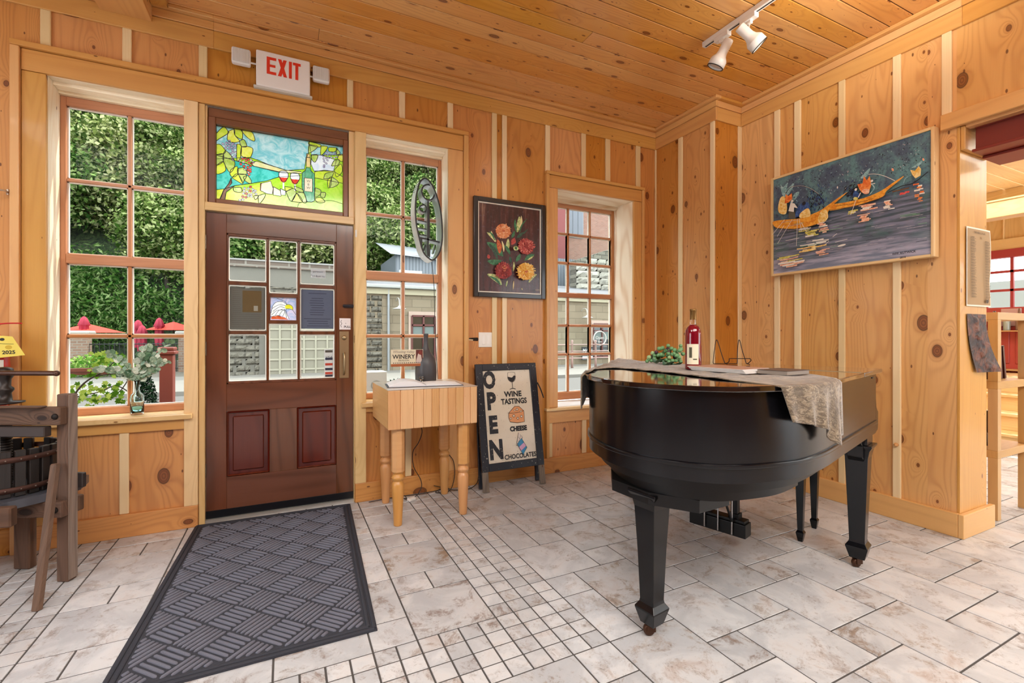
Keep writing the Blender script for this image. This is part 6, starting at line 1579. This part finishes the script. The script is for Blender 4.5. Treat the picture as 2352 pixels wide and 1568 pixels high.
for k, z in enumerate((.17, .34, .51, .68)):
    pass
stp = MB()
for k in range(4): stp.box(6.9 + .28 * k, 8.6, 1.6, 3.4, .0 if k == 0 else .185 * k + .0005, .185 * (k + 1) - .03, 'y'); stp.box(6.87 + .28 * k, 8.6, 1.58, 3.42, .185 * (k + 1) - .03, .185 * (k + 1), 'y')
tag(stp.build('display_steps', M['pine_pale'], bevel=.003), 'pale wooden display steps in the shop room beyond the opening', 'display steps')
random.seed(9)
for k in range(12):
    yy = 1.75 + k * .12; hgt = random.uniform(.22, .32)
    b = MB(T(8.78, yy, 1.30 + (0 if k % 2 else .0)))
    b.lathe([(0, 0), (.036, 0), (.037, .01), (.037, hgt * .6), (.015, hgt * .78), (.014, hgt), (0, hgt)], 12)
    tag(b.build('wine_bottle', plain(['#9aa39a', '#5c4a44', '#b9c0ba', '#7a5a48'][k % 4], .2, coat=.4)), 'wine bottle on the glass shelf in front of the red shop window', 'bottle', 'bottles before the red window')
b = MB(); b.box(8.68, 8.88, 1.6, 3.2, 1.285, 1.30, 'y'); b.box(8.68, 8.88, 1.6, 1.62, .78, 1.285); b.box(8.68, 8.88, 3.18, 3.2, .78, 1.285); b.box(8.68, 8.88, 1.6, 3.2, .76, .78)
tag(b.build('display_rack', M['birch'], bevel=.003), 'low birch display rack carrying bottles before the red shop window', 'rack')
def olin(h): return tuple(v * .62 for v in lin(h)[:3]) + (1.0,)
def oplain(col, rough=.5, metal=0.0, name=None, coat=0.0, spec=.5):
    k = tuple(min(255, int(round(255 * (v ** (1 / 2.2))))) for v in olin(col)[:3]); return plain('#%02x%02x%02x' % k, rough, metal, name, coat, spec)
# ================================================================== OUTDOORS
GZ = -.12
def asph(n, c1, c2, sc=.8):
    g = G(n); q = g.noise(g.obj(), sc, 5, .6); q2 = g.noise(g.obj(), 30, 3); g.pbr(g.mix(g.math('MULTIPLY_ADD', q2, .3, g.math('MULTIPLY', q, .7)), olin(c1), olin(c2)), .85, normal=g.bump(q2, .2, .02)); return g.m
gr = MB(); gr.box(-40, 60, 5.2, 12.6, GZ - .2, GZ, 'x'); struct(gr.build('street', asph('asphalt', '#66625d', '#76716b'), origin=(0, 9, GZ)))
gr = MB(); gr.box(-40, 60, 12.6, 17.2, GZ - .2, GZ + .10, 'x'); gr.box(-40, 60, 3.95, 5.2, GZ - .2, GZ + .08, 'x'); struct(gr.build('sidewalk', asph('concrete', '#8a847a', '#98938a'), origin=(0, 15, GZ)))
gr = MB(); gr.box(-40, -2.3, 17.2, 26, GZ - .2, GZ + .1, 'x'); struct(gr.build('terrace', asph('terrace', '#6b655a', '#847c6c'), origin=(-20, 20, GZ)))
hm = G('hillside'); q = hm.noise(hm.obj(), .9, 6, .7); q2 = hm.noise(hm.obj(), 7, 5, .75)
hm.pbr(hm.mix(hm.sstep(q2, .38, .62), olin('#16240e'), hm.mix(hm.sstep(q, .4, .6), olin('#3c5a24'), olin('#5a7038'))), .9, normal=hm.bump(q2, 1.0, .25))
gr = MB()
def hz(x, y): return GZ + max(0, (y - 24.5)) * .95 + .5 * math.sin(x * .9) * math.sin(y * .7) * min(1, max(0, (y - 25) / 3))
gr.grid(lambda u, v: (-45 + 100 * u, 24 + 44 * v, hz(-45 + 100 * u, 24 + 44 * v)), 60, 30); struct(gr.build('hillside', hm.m, origin=(0, 24, 0)))

def leaf_mesh(name, pts, sizes, mats, flat=.6, seed=1):
    rs = np.random.RandomState(seed); n = len(pts)
    nrm = rs.normal(size=(n, 3)) + np.array([0, -.3, .7]); nrm /= np.linalg.norm(nrm, axis=1)[:, None]
    t = np.cross(nrm, rs.normal(size=(n, 3))); t /= np.linalg.norm(t, axis=1)[:, None]; s_ = np.cross(nrm, t)
    sz = np.asarray(sizes)[:, None]
    V = np.stack([pts - t * sz, pts + s_ * sz * flat, pts + t * sz, pts - s_ * sz * flat], 1).reshape(-1, 3)
    me = bpy.data.meshes.new(name); me.vertices.add(4 * n); me.vertices.foreach_set('co', V.ravel())
    me.loops.add(4 * n); me.loops.foreach_set('vertex_index', np.arange(4 * n)); me.polygons.add(n)
    me.polygons.foreach_set('loop_start', np.arange(0, 4 * n, 4)); me.polygons.foreach_set('loop_total', np.full(n, 4))
    for m_ in mats: me.materials.append(m_)
    at = me.attributes.new('rnd', 'FLOAT', 'FACE'); at.data.foreach_set('value', rs.rand(n)); me.update(); me.validate()
    return me
def leafmat(n, cols, trans=.35):
    g = G(n); r = g.rnd(); k = len(cols); c_ = g.ramp(r, [((i + .5) / k, olin(c)) for i, c in enumerate(cols)])
    big = g.noise(g.obj(), .45, 3, .5); c_ = g.mix(g.math('MULTIPLY', g.sstep(big, .45, .65), .5), c_, olin(cols[0]))
    df = g.n('BsdfDiffuse', Color=c_); tl = g.n('BsdfTranslucent', Color=c_); mx = g.n('MixShader', Fac=trans)
    g.t.links.new(df.outputs[0], mx.inputs[1]); g.t.links.new(tl.outputs[0], mx.inputs[2]); g.surf(mx.outputs[0]); return g.m
LM = [leafmat('leaves_a', ['#33501e', '#66823c', '#a3b86a', '#d2dc9c']), leafmat('leaves_b', ['#2c4c20', '#587f3a', '#8db35c', '#bcd088']), leafmat('leaves_c', ['#465c2c', '#808f4c', '#b4bd78', '#dcdea8'])]
BK = oplain('#4f443a', .9, name='bark')
def crown_pts(seed, rx, rz, n, clumps):
    rs = np.random.RandomState(seed); d_ = rs.normal(size=(clumps, 3)); d_ /= np.linalg.norm(d_, axis=1)[:, None]
    d_[:, 1] = -np.abs(d_[:, 1]) * .9 + .25 * d_[:, 1]
    cc_ = d_ * rs.uniform(.55, 1, (clumps, 1)) * np.array([rx, rx, rz]); k = rs.randint(0, clumps, n)
    o_ = rs.normal(size=(n, 3)) * np.array([.30, .30, .22]) * rx * .55
    return cc_[k] + o_
protos = []
for i in range(4):
    rt_ = thing('tree', 'leafy green tree on the steep wooded hillside across the street', 'tree', (0, 0, 0), 'trees covering the hillside')
    me = leaf_mesh('crown', crown_pts(30 + i, 2.1, 2.5, 5200, 60) + np.array([0, 0, 4.4]), np.random.RandomState(i).uniform(.07, .15, 5200), [LM[i % 3]], seed=i)
    cr = bpy.data.objects.new('crown', me); C.objects.link(cr); cr.parent = rt_
    b = MB(); b.tube([(0, 0, -1), (.1, 0, 1.5), (-.05, .1, 3.2), (.1, 0, 5.0)], .14, 7, rads=[.2, .16, .12, .05]); b.tube([(0, 0, 2.2), (.7, -.4, 3.5), (1.2, -.7, 4.6)], .07, 6, rads=[.1, .07, .03]); b.tube([(0, 0, 2.6), (-.7, -.3, 3.8), (-1.1, -.4, 5)], .06, 6, rads=[.09, .06, .02])
    b.build('trunk', BK, rt_)
    protos.append(rt_)
random.seed(4); first = set(); spots = []
for row in range(8):
    y = 28.5 + row * 2.9
    x = -.50 * y - 1.5 + (row % 2) * 1.3
    while x < .42 * y + 1.5:
        if not (row < 1 and x < -5.4): spots.append((x + random.uniform(-.6, .6), y + random.uniform(-.7, .7)))
        x += 2.7
for n_, (x, y) in enumerate(spots):
    p = protos[n_ % 4]
    o_ = p if (n_ % 4) not in first else copy_tree(p)
    first.add(n_ % 4)
    o_.location = (x, y, hz(x, y) - 1.6 + random.uniform(-.5, .3)); s_ = random.uniform(.85, 1.15); o_.scale = (s_, s_, s_); o_.rotation_euler = (0, 0, random.uniform(-.5, .5))
# undergrowth at the foot of the hill
for i, (x, y, s_) in enumerate([(-16, 25.6, 1.3), (-14.2, 26.2, 1.2), (-12.6, 25.4, 1.1), (-11, 26.5, 1.4), (-9.6, 25.4, 1.0), (-8.2, 26.6, 1.3), (-7, 25.6, 1.0), (-5.6, 26.6, 1.3), (-13, 27.6, 1.5), (-10, 28, 1.5), (-7.6, 28.2, 1.4), (-18, 28.5, 1.3)]):
    if i == 0:
        me = leaf_mesh('foliage', np.random.RandomState(77).normal(size=(2600, 3)) * np.array([.75, .6, .42]) + np.array([0, 0, .6]), np.random.RandomState(7).uniform(.05, .12, 2600), [leafmat('undergrowth', ['#2c5220', '#4a7430', '#7a9c50', '#a8c080'])], flat=.35, seed=9)
        b0 = bpy.data.objects.new('bush', me); C.objects.link(b0); tag(b0, 'bright green bush at the foot of the hillside behind the terrace', 'bush', 'bushes at the foot of the hill'); ob = b0
    else: ob = b0.copy(); C.objects.link(ob)
    ob.location = (x, y, hz(x, y) - .1); ob.scale = (s_, s_, s_)

# ---- brick materials
def brickm(n, c1, c2, mort, sx, sz, w=.5, h_=.25, msz=.02, bumpd=.02, rough_n=0.0, axis='x', squash=1.0):
    g = G(n); x_, y_, z_ = g.sep(g.obj()); hx = x_ if axis == 'x' else y_ if axis == 'y' else g.math('ADD', x_, y_)
    bt_ = g.n('TexBrick', {'offset': .5}, Vector=g.xyz(g.math('MULTIPLY', hx, sx), g.math('MULTIPLY', z_, sz), 0), Color1=olin(c1), Color2=olin(c2), Mortar=olin(mort), Scale=1.0)
    bt_.inputs['Mortar Size'].default_value = msz; bt_.inputs['Brick Width'].default_value = w; bt_.inputs['Row Height'].default_value = h_; bt_.inputs['Bias'].default_value = 0
    q = g.noise(g.obj(), 3.5, 5, .65); q2 = g.noise(g.obj(), 18, 4, .7)
    c_ = g.mix(g.math('MULTIPLY', g.sstep(q, .4, .65), .35), bt_.outputs[0], olin(c2)); c_ = g.mix(g.math('MULTIPLY', g.sstep(q2, .55, .7), .25), c_, olin(mort))
    hgt = g.math('SUBTRACT', g.math('MULTIPLY', g.math('ADD', q, g.math('MULTIPLY', q2, .5)), .5 + rough_n), g.math('MULTIPLY', bt_.outputs['Fac'], .8))
    g.pbr(c_, .9, normal=g.bump(hgt, .8, bumpd)); return g.m
stone = brickm('ashlar_stone', '#8f8069', '#a2937b', '#857964', 1, 1, .72, .30, .012, .03)
rough = brickm('rock_face_stone', '#868072', '#a49d8c', '#6a6458', 1, 1, .55, .22, .03, .12, 1.5)
brick = brickm('red_brick', '#9a6a58', '#ad7d6a', '#9a8c80', 1, 1, .24, .085, .012, .01)
pierb = brickm('pier_brick', '#8d6a58', '#a98772', '#a39a8c', 1, 1, .24, .085, .014, .01, axis='xy')
conc = asph('parapet_concrete', '#77736a', '#918c80', 1.5)

sb = thing('stone_building', 'low grey stone building with garage door and wall lamps across the street', 'building', (6, 18.5, GZ))
b = MB(); b.box(-2.1, 2.5, 17.0, 22, GZ, 3.42); b.build('concrete_wall', conc, sb)
b = MB(); b.box(-2.15, 2.55, 16.93, 22, 3.42, 3.62, 'x'); b.build('brick_coping', brickm('coping_brick', '#6e5f55', '#7d6e62', '#9b9488', 1, 1, .62, .3, .03, .01), sb); 
b = MB(); b.box(-2.18, 2.58, 16.9, 22, 3.62, 3.67, 'x'); b.build('coping_cap', oplain('#a8a6a0', .6), sb)
def rockface(mb, x0, x1, y, z0, z1, cw=.5, ch=.21, amp=.09):
    """separate rock-faced blocks standing proud of the wall"""
    z = z0; row = 0
    while z < z1 - .05:
        x = x0 - (row % 2) * cw * .5; 
        while x < x1 - .02:
            a, c0 = max(x, x0) + .012, min(x + cw * random.uniform(.8, 1.2), x1) - .012
            if c0 - a > .08:
                h_ = min(ch, z1 - z) - .02; nu = 6; nv = 3
                mb.grid(lambda u, v: (a + (c0 - a) * u, y - (amp * (math.sin(math.pi * min(.97, max(.03, u))) ** .5) * (math.sin(math.pi * min(.97, max(.03, v))) ** .5) * random.uniform(.5, 1.15) if 0 < u < 1 and 0 < v < 1 else 0), z + h_ * v), nu, nv, None, False)
            x += cw
        z += ch; row += 1
b = MB(); rockface(b, -1.65, -.75, 17.0, GZ, 1.55); rockface(b, -1.65, 1.7, 17.0, 2.35, 2.85, .6, .2, .06); rockface(b, -.75, -.1, 17, 1.55, 2.35, .5, .2, .03); b.build('rock_face_blocks', rough, sb)
gd = MB(); gd.box(-.52, 2.3, 16.93, 17.0, 1.45 - 1.45 + GZ, 2.20); gd.build('garage_door', oplain('#a39d88', .6), sb)
gd = MB()
for k in range(9): x = -.52 + k * .36; gd.box(x - .03, x + .03, 16.895, 16.93, GZ, 2.0)
for k in range(7): z = .12 + k * .33; gd.box(-.52, 2.3, 16.90, 16.93, z - .03, z + .03, 'x')
gd.build('door_lattice', oplain('#bcb69f', .6), sb, bevel=.008); 
b = MB(); b.box(-.6, 2.38, 16.9, 16.96, 2.0, 2.2, 'x'); b.build('garage_lintel', oplain('#8a877e', .8), sb)
b = MB(); b.box(2.5, 30, 17.0, 22, GZ, 2.72); b.build('stone_wall', stone, sb)
b = MB(); b.box(2.45, 30, 16.88, 17.02, 2.72, 2.92, 'x'); b.build('frieze', oplain('#c9bf9f', .6), sb)
b = MB(); b.box(2.4, 30, 16.70, 16.9, 2.93, 3.05, 'x'); b.build('gutter', oplain('#b9bbb6', .45), sb, bevel=.02)
b = MB(); b.add([(2.4, 16.72, 3.05), (30, 16.72, 3.05), (30, 22, 4.0), (2.4, 22, 4.0)], [[0, 1, 2, 3]]); b.add([(2.4, 16.9, 2.92), (2.4, 22, 2.92), (2.4, 22, 4.0), (2.4, 16.9, 3.05)], [[0, 1, 2, 3]]); b.build('roof', oplain('#77777a', .7), sb)
b = MB(); rockface(b, 2.52, 3.12, 17.0, GZ, 2.70, .42, .2, .10); b.build('rock_face_quoins', rough, sb)
b = MB(); b.tube([(3.33, 16.92, GZ), (3.33, 16.92, 2.9)], .045, 8); b.build('downspout', oplain('#a9adb0', .4, .3), sb)
def goose(x, zc):
    b = MB(); b.tube(spline([(x, 17.0, zc + .28), (x, 16.85, zc + .36), (x + .02, 16.68, zc + .34), (x + .03, 16.62, zc + .2), (x + .03, 16.6, zc + .06)], 4), .018, 6); b.lathe([(.0, .09), (.05, .07), (.07, .03), (.24, -.03), (.25, -.045), (.0, -.02)], 20, (x + .03, 16.6, zc)); b.build('gooseneck_lamp', oplain('#dcd9d0', .4), sb)
goose(3.62, 2.22); goose(11.7, 2.05)
def shopwin(x0, x1, z0, z1, lights, tz):
    w_ = MB(); w_.box(x0 - .12, x1 + .12, 16.93, 17.0, z1, z1 + .16, 'x'); w_.box(x0 - .12, x0, 16.94, 17.0, z0, z1); w_.box(x1, x1 + .12, 16.94, 17.0, z0, z1); o1 = w_.build('shop_window', oplain('#cdb3a0', .6), sb)
    w_ = MB(); n_ = lights
    for k in range(n_ + 1): x = x0 + (x1 - x0) * k / n_; w_.box(x - .035, x + .035, 16.92, 16.99, z0, z1)
    for z in (z0, tz, z1): w_.box(x0, x1, 16.92, 16.99, z - .035, z + .035, 'x')
    w_.build('window_bar', oplain('#6b3027', .5), o1)
    w_ = MB(); w_.box(x0, x1, 16.985, 16.995, z0, z1); w_.build('dark_pane', oplain('#20201f', .08, coat=.6), o1)
    w_ = MB(); w_.box(x0 + .04, x1 - .04, 16.965, 16.98, tz - .38, tz - .06); w_.build('blind', oplain('#7f8b86', .7), o1)
shopwin(4.18, 5.05, .2, 1.96, 2, 1.62); shopwin(5.32, 6.6, .2, 1.96, 2, 1.62); shopwin(12.3, 13.25, .3, 1.75, 2, 1.45); shopwin(13.6, 15, .3, 1.75, 2, 1.45)
shopwin(9.3, 9.75, .3, 1.95, 1, 1.62)
# oval shop sign and black lettered board seen in the far right window
b = MB(front(16.55)); b.tube([(12.35 + .33 * math.cos(t) * (1 if abs(math.cos(t)) < .8 else 1.0), 1.12 + .30 * math.sin(t), 0) for t in [2 * math.pi * k / 24 for k in range(24)]], .03, 6, closed=True); b.mat = 1; b.text('Open', 12.35, 1.08, .20, 1, align='CENTER', z=0, ex=.01); b.text('Art', 12.36, .92, .15, 1, align='CENTER', ex=.01); b.mat = 0; b.tube([(12.35, 1.42, 0), (12.35, 1.42, -.4)], .015)
b.build('oval_sign', [oplain('#e3d7d0', .4), oplain('#d9cfc8', .4)], sb)
b = MB(front(16.75)); b.box(11.55, 12.15, .18, .74, -.03, 0); b.mat = 1; b.text('MAIN', 11.60, .52, .20, 1, z=.002, bold=.006); b.text('STREET', 11.60, .38, .12, 1, z=.002, bold=.003); b.box(11.58, 12.12, .22, .34, 0, .003); 
b.build('street_board', [oplain('#26282b', .5), oplain('#e4e4e2', .5)], sb)
# railing by the far sidewalk
rl_ = thing('street_railing', 'pinkish metal railing with finial posts along the far sidewalk', 'railing', (12, 15.2, GZ)); rc = oplain('#b9948a', .5)
b = MB()
for z in (.35, .62, .88): b.tube([(8.4, 15.2, z), (19, 15.2, z)], .022, 8)
b.build('rail', rc, rl_)
for k in range(9):
    x = 8.9 + k * 1.12; b = MB(T(x, 15.2, 0)); b.lathe([(0, GZ + .1), (.05, GZ + .1), (.04, .3), (.035, .86), (.06, .9), (.03, .95), (.055, 1.02), (0, 1.08)], 10); b.build('post', rc, rl_)
# buildings behind
gs = thing('grey_metal_building', 'grey corrugated metal building with a bright skylight behind the stone building', 'building', (6.5, 22, 3)); 
b = MB(); b.box(4.7, 10, 22.2, 26, 2.5, 5.1); cg = G('corrugated'); u_, v_, _w = cg.sep(cg.obj()); cg.pbr(cg.mix(cg.sstep(cg.math('SINE', cg.math('MULTIPLY', u_, 40)), -.3, .6), olin('#6f757c'), olin('#8d949b')), .5); b.build('metal_wall', cg.m, gs)
b = MB(); b.add([(4.4, 21.9, 5.05), (10.3, 21.9, 4.75), (10.3, 26, 6.1), (4.4, 26, 6.3)], [[0, 1, 2, 3]]); b.build('roof', oplain('#8e9296', .6), gs); b = MB(); b.box(4.85, 5.95, 22.1, 22.2, 3.4, 4.35); b.build('skylight', oplain('#e8eaea', .5), gs)
bb_ = thing('brick_building', 'tall red brick building with a grey shuttered window behind the stone wall', 'building', (20, 27, GZ))
b = MB(); b.box(16.2, 30, 27, 34, GZ, 16); b.build('brick_wall', brick, bb_); b = MB(); b.box(16.9, 18.7, 26.93, 27.0, 8.0, 10.1); b.mat = 1
for k in range(4): b.box(16.95 + .43 * k, 17.32 + .43 * k, 26.9, 26.94, 8.1, 10.0)
b.build('shutter', [oplain('#8d9297', .6), oplain('#7a8088', .6)], bb_)
b = MB(); b.box(13.4, 16.2, 24.9, 27, 5.2, 10.0); tag(b.build('red_clapboard_house', oplain('#8d3f3c', .7)), 'dark red painted house wall left of the tall brick building', 'house')
b = MB(); b.box(12.2, 15.6, 22.4, 25, 3.2, 5.6); tag(b.build('grey_shed', cg.m), 'grey corrugated shed below the dark red house wall', 'shed')
gw = thing('rock_faced_gable', 'white rock faced stone wall rising behind the gutter of the stone building', 'wall', (17, 20.5, 2.5))
b = MB(); P_ = [(14.0, 3.6), (21, 3.2), (21, 7.2), (14.4, 4.9)]; b.M = Matrix(((1, 0, 0, 0), (0, 0, 1, 20.4), (0, 1, 0, 0), (0, 0, 0, 1))); 
b.add([(13.7, 3.0, 0), (20, 3.0, 0), (20, 7.3, 0), (13.7, 5.2, 0), (13.7, 3.0, .6), (20, 3.0, .6), (20, 7.3, .6), (13.7, 5.2, .6)], [[0, 1, 2, 3], [4, 5, 6, 7], [3, 2, 6, 7], [0, 3, 7, 4], [1, 2, 6, 5]]); b.build('core', rough, gw)
b = MB(); random.seed(8)
for row in range(11):
    z = 3.0 + row * .34; x = 13.7
    while x < 19.6:
        w_ = random.uniform(.35, .9)
        if z + .3 < 5.2 + (x - 13.7) * .333:
            b.grid(lambda u, v: (x + .02 + (w_ - .04) * u, 20.4 - (.12 * random.uniform(.1, 1.3) if 0 < u < 1 and 0 < v < 1 else 0), z + .31 * v), 5, 3, None, False)
        x += w_
b.build('rock_face_blocks', brickm('pale_rock', '#b9b5a4', '#d4d0c2', '#8b8678', 1, 1, 2, 2, .0, .1, 1.0), gw)

# ---- terrace left: brick piers, iron fence, parasols
for k, (x, lab) in enumerate(((-5.98, 'brick pier with pale stone cap left in the big window'), (-3.10, 'brick pier with pale stone cap right in the big window, behind the red post'), (-9.4, 'brick pier with pale stone cap beyond the left edge of the window'))):
    pr_ = thing('brick_pier', lab, 'pier', (x, 19.7, GZ)); b = MB(T(x, 19.7, 0)); b.box(-.225, .225, -.225, .225, GZ, 1.28); b.build('shaft', pierb, pr_); b = MB(T(x, 19.7, 0)); b.box(-.31, .31, -.31, .31, 1.28, 1.39); b.build('cap', oplain('#c9c5bb', .8), pr_, bevel=.03)
fn = thing('iron_fence', 'black iron picket fence between the brick piers of the terrace', 'fence', (-7, 19.7, GZ)); b = MB(); x = -12
while x < -2.4: b.tube([(x, 19.7, GZ + .1), (x, 19.7, 1.0)], .012, 5); x += .13
b.tube([(-12, 19.7, .95), (-2.4, 19.7, .95)], .018, 6); b.tube([(-12, 19.7, .1), (-2.4, 19.7, .1)], .018, 6); b.build('picket', oplain('#15161a', .5), fn)['kind'] = 'stuff'
lw = MB(); lw.box(-12, -2.4, 19.9, 20.3, GZ, .35); tag(lw.build('planting_bed', asph('bed', '#7d7768', '#94907f')), 'low stone planting edge behind the iron fence', 'wall')
cor = G('coral_canopy'); cor.pbr(olin('#e8452f'), .8); cors = G('crimson_cloth'); q = cors.noise(cors.obj(), 3, 2); cors.pbr(cors.mix(q, olin('#a8233c'), olin('#d0405a')), .8)
def parasol_open(x, y, z, r_, lab, sc=.32):
    p = thing('patio_umbrella', lab, 'umbrella', (x, y, GZ)); V = [(x, y, z)] + [(x + r_ * math.cos(R(45 * k + 10)), y + r_ * math.sin(R(45 * k + 10)), z - sc) for k in range(8)]
    b = MB(); b.add(V, [[0, 1 + k, 1 + (k + 1) % 8] for k in range(8)]); b.build('canopy', cor.m, p); b = MB(); b.tube([(x, y, GZ), (x, y, z + .05)], .025, 6); b.build('pole', oplain('#5a4a42', .5), p)
def parasol_shut(x, y, z, lab):
    p = thing('patio_umbrella', lab, 'umbrella', (x, y, GZ)); b = MB(T(x, y, 0)); V = []; F = []; n = 24
    for (rr, zz) in ((.02, z), (.07, z - .06), (.145, z - .30), (.105, z - .33), (.12, z - .75), (.10, z - 1.0)):
        for k in range(n): a = 2 * math.pi * k / n; q = rr * (1 + .22 * math.sin(a * 6)); V.append((q * math.cos(a), q * math.sin(a), zz))
    for j in range(5):
        for k in range(n): F.append([j * n + k, j * n + (k + 1) % n, (j + 1) * n + (k + 1) % n, (j + 1) * n + k])
    b.add(V, F, None, .5, True); b.build('folded_canopy', cors.m, p); b = MB(T(x, y, 0)); b.tube([(0, 0, GZ), (0, 0, z - .9)], .025, 6); b.build('pole', oplain('#5a4a42', .5), p)
parasol_open(-6.35, 21.6, 1.66, 1.05, 'open coral parasol behind the left brick pier'); parasol_open(-3.80, 21.4, 1.76, .92, 'open coral parasol right in the big window')
parasol_shut(-6.28, 21.0, 1.90, 'folded crimson parasol above the left brick pier'); parasol_shut(-4.78, 21.0, 1.80, 'tallest folded crimson parasol of the pair left of the window bar'); parasol_shut(-4.62, 20.8, 1.61, 'shorter folded crimson parasol of the close pair'); parasol_shut(-4.12, 20.8, 1.88, 'folded crimson parasol in front of the open coral one')
# street side of our own building: red porch post and rail, vine, evergreen
pp = thing('porch_post', 'red painted porch post with cap outside the big window', 'post', (-1.13, 6.06, GZ)); RP = oplain('#8f3a28', .5, name='porch_red')
b = MB(); b.box(-1.19, -1.07, 6.0, 6.12, GZ, 1.03); b.build('shaft', RP, pp, bevel=.006); b = MB(); b.box(-1.215, -1.045, 5.975, 6.145, 1.03, 1.07); b.box(-1.205, -1.055, 5.985, 6.135, 1.07, 1.11); b.build('cap', RP, pp, bevel=.01)
b = MB(); b.box(-3.2, -1.60, 6.0, 6.09, .875, .905, 'x'); b.box(-3.2, -1.60, 6.02, 6.07, .84, .875, 'x'); b.box(-1.60, -1.19, 6.02, 6.08, .87, .90, 'x'); tag(b.build('porch_rail', oplain('#7a3a28', .4)), 'red brown porch handrail outside the big window', 'rail')
b = MB(); random.seed(12); vl = MB(); VM_ = thing('grape_vine', 'grape vine with fresh leaves climbing outside the big window', 'vine', (-1.9, 5.0, GZ))
def vine(P, r_): b.tube(spline([(-1.15 + (p[0] + 1.2) * .526, p[1], .53 + p[2] * .5) for p in P], 6), r_ * .7, 6)
b.tube([(-1.62, 5.0, GZ + .08), (-1.625, 5.0, .48)], .009, 6); vine([(-2.1, 5.0, GZ), (-2.0, 5.0, .35), (-1.85, 5.0, .62), (-1.62, 5.0, .80)], .010); vine([(-1.72, 5.0, .72), (-1.45, 5.0, .76), (-1.30, 5.0, .66), (-1.22, 5.0, .5)], .008); vine([(-2.2, 5.0, .35), (-1.7, 5.0, .45), (-1.45, 5.0, .55), (-1.2, 5.0, .33)], .007); vine([(-1.62, 5.0, .8), (-1.5, 5.02, .95), (-1.48, 5.0, 1.05)], .006); vine([(-1.30, 5.0, .66), (-1.42, 5.0, .45), (-1.6, 5.0, .35)], .006)
def vleaf(x, y, z, s_):
    n_ = Vector((random.uniform(-.6, .6), -1, random.uniform(-.2, .9))).normalized(); t_ = n_.cross(Vector((0, 0, 1))).normalized(); u_ = n_.cross(t_); c0 = Vector((x, y, z)); ph = random.uniform(0, 6)
    vl.add([tuple(c0 + (t_ * math.cos(a + ph) + u_ * math.sin(a + ph)) * s_ * (1, .62, .95, .55)[k % 4] * (.6 if k == 0 else 1)) for k, a in enumerate([2 * math.pi * i / 12 for i in range(12)])], [list(range(12))], None, random.random())
for _ in range(170):
    t = random.random(); 
    if t < .5: x, z = random.uniform(-2.15, -1.35), random.uniform(.28, .60)
    elif t < .75: x, z = random.uniform(-1.75, -1.4), random.uniform(.75, 1.12)
    else: x, z = random.uniform(-2.1, -1.2), random.uniform(.15, .75)
    vleaf(-1.15 + (x + 1.2) * .526, 5.0 + random.uniform(-.12, .12), .53 + z * .5, random.uniform(.016, .032))
b.build('branch', oplain('#3d2f28', .8), VM_); vl.build('leaf', leafmat('vine_leaf', ['#4f7a24', '#7ba53a', '#a8c650', '#c5d86a'], .5), VM_, recalc=False)['kind'] = 'stuff'
def bush(name, lab, x, y, z0, rx, rz, n, cols, sz, cat='shrub', cone=False):
    rs = np.random.RandomState(5); P_ = rs.normal(size=(n, 3)); P_ /= np.linalg.norm(P_, axis=1)[:, None]; P_ *= rs.uniform(.6, 1, (n, 1)); P_ *= np.array([rx, rx, rz])
    if cone: P_[:, :2] *= (1 - .42 * (P_[:, 2:3] / rz + 1) / 2) 
    me = leaf_mesh(name, P_ + np.array([0, 0, rz]), rs.uniform(sz * .6, sz, n), [leafmat(name + '_leaf', cols, .2)], flat=.4, seed=3); o_ = bpy.data.objects.new(name, me); C.objects.link(o_); o_.location = (x, y, z0); return tag(o_, lab, cat)
bush('evergreen_shrub', 'dark conical evergreen shrub beside the red porch post', -1.245, 5.7, .02, .155, .44, 5200, ['#0d1a12', '#172a1c', '#26402c', '#3d5c40'], .016, cone=True)
bush('green_shrub', 'light green shrub on the far sidewalk left in the big window', -7.5, 17.4, GZ, 1.2, .45, 1600, ['#4f8a2c', '#7cb040', '#a8cc60'], .09)
bush('green_shrub', 'round bright shrub between the brick piers', -5.2, 18.6, GZ, .9, .4, 1500, ['#5a8f34', '#86b54a', '#b5d070'], .08)
bush('potted_shrub', 'dark green potted shrub outside the side window', 1.32, 6.1, .35, .22, .16, 1800, ['#12201a', '#20362a', '#38553c'], .02)
b = MB(T(1.32, 6.1, 0)); b.lathe([(0, GZ), (.16, GZ), (.20, .40), (.22, .42), (.20, .44), (0, .44)], 20); tag(b.build('planter', oplain('#d9d6cc', .6)), 'white planter pot holding the dark shrub outside the side window', 'planter')
b = MB(); b.box(.88, 1.14, 5.9, 6.2, GZ, .78); b.mat = 1; b.M = front(5.9); b.lathe([(.05, 0), (.065, 0), (.065, .004), (.05, .004)], 20, (1.01, .62, 0)); tag(b.build('white_barrel_box', [oplain('#dedcd6', .6), oplain('#b0aca2', .6)], bevel=.01), 'white box with a ring emblem on the porch outside the side window', 'box')

assert SC.camera is cam
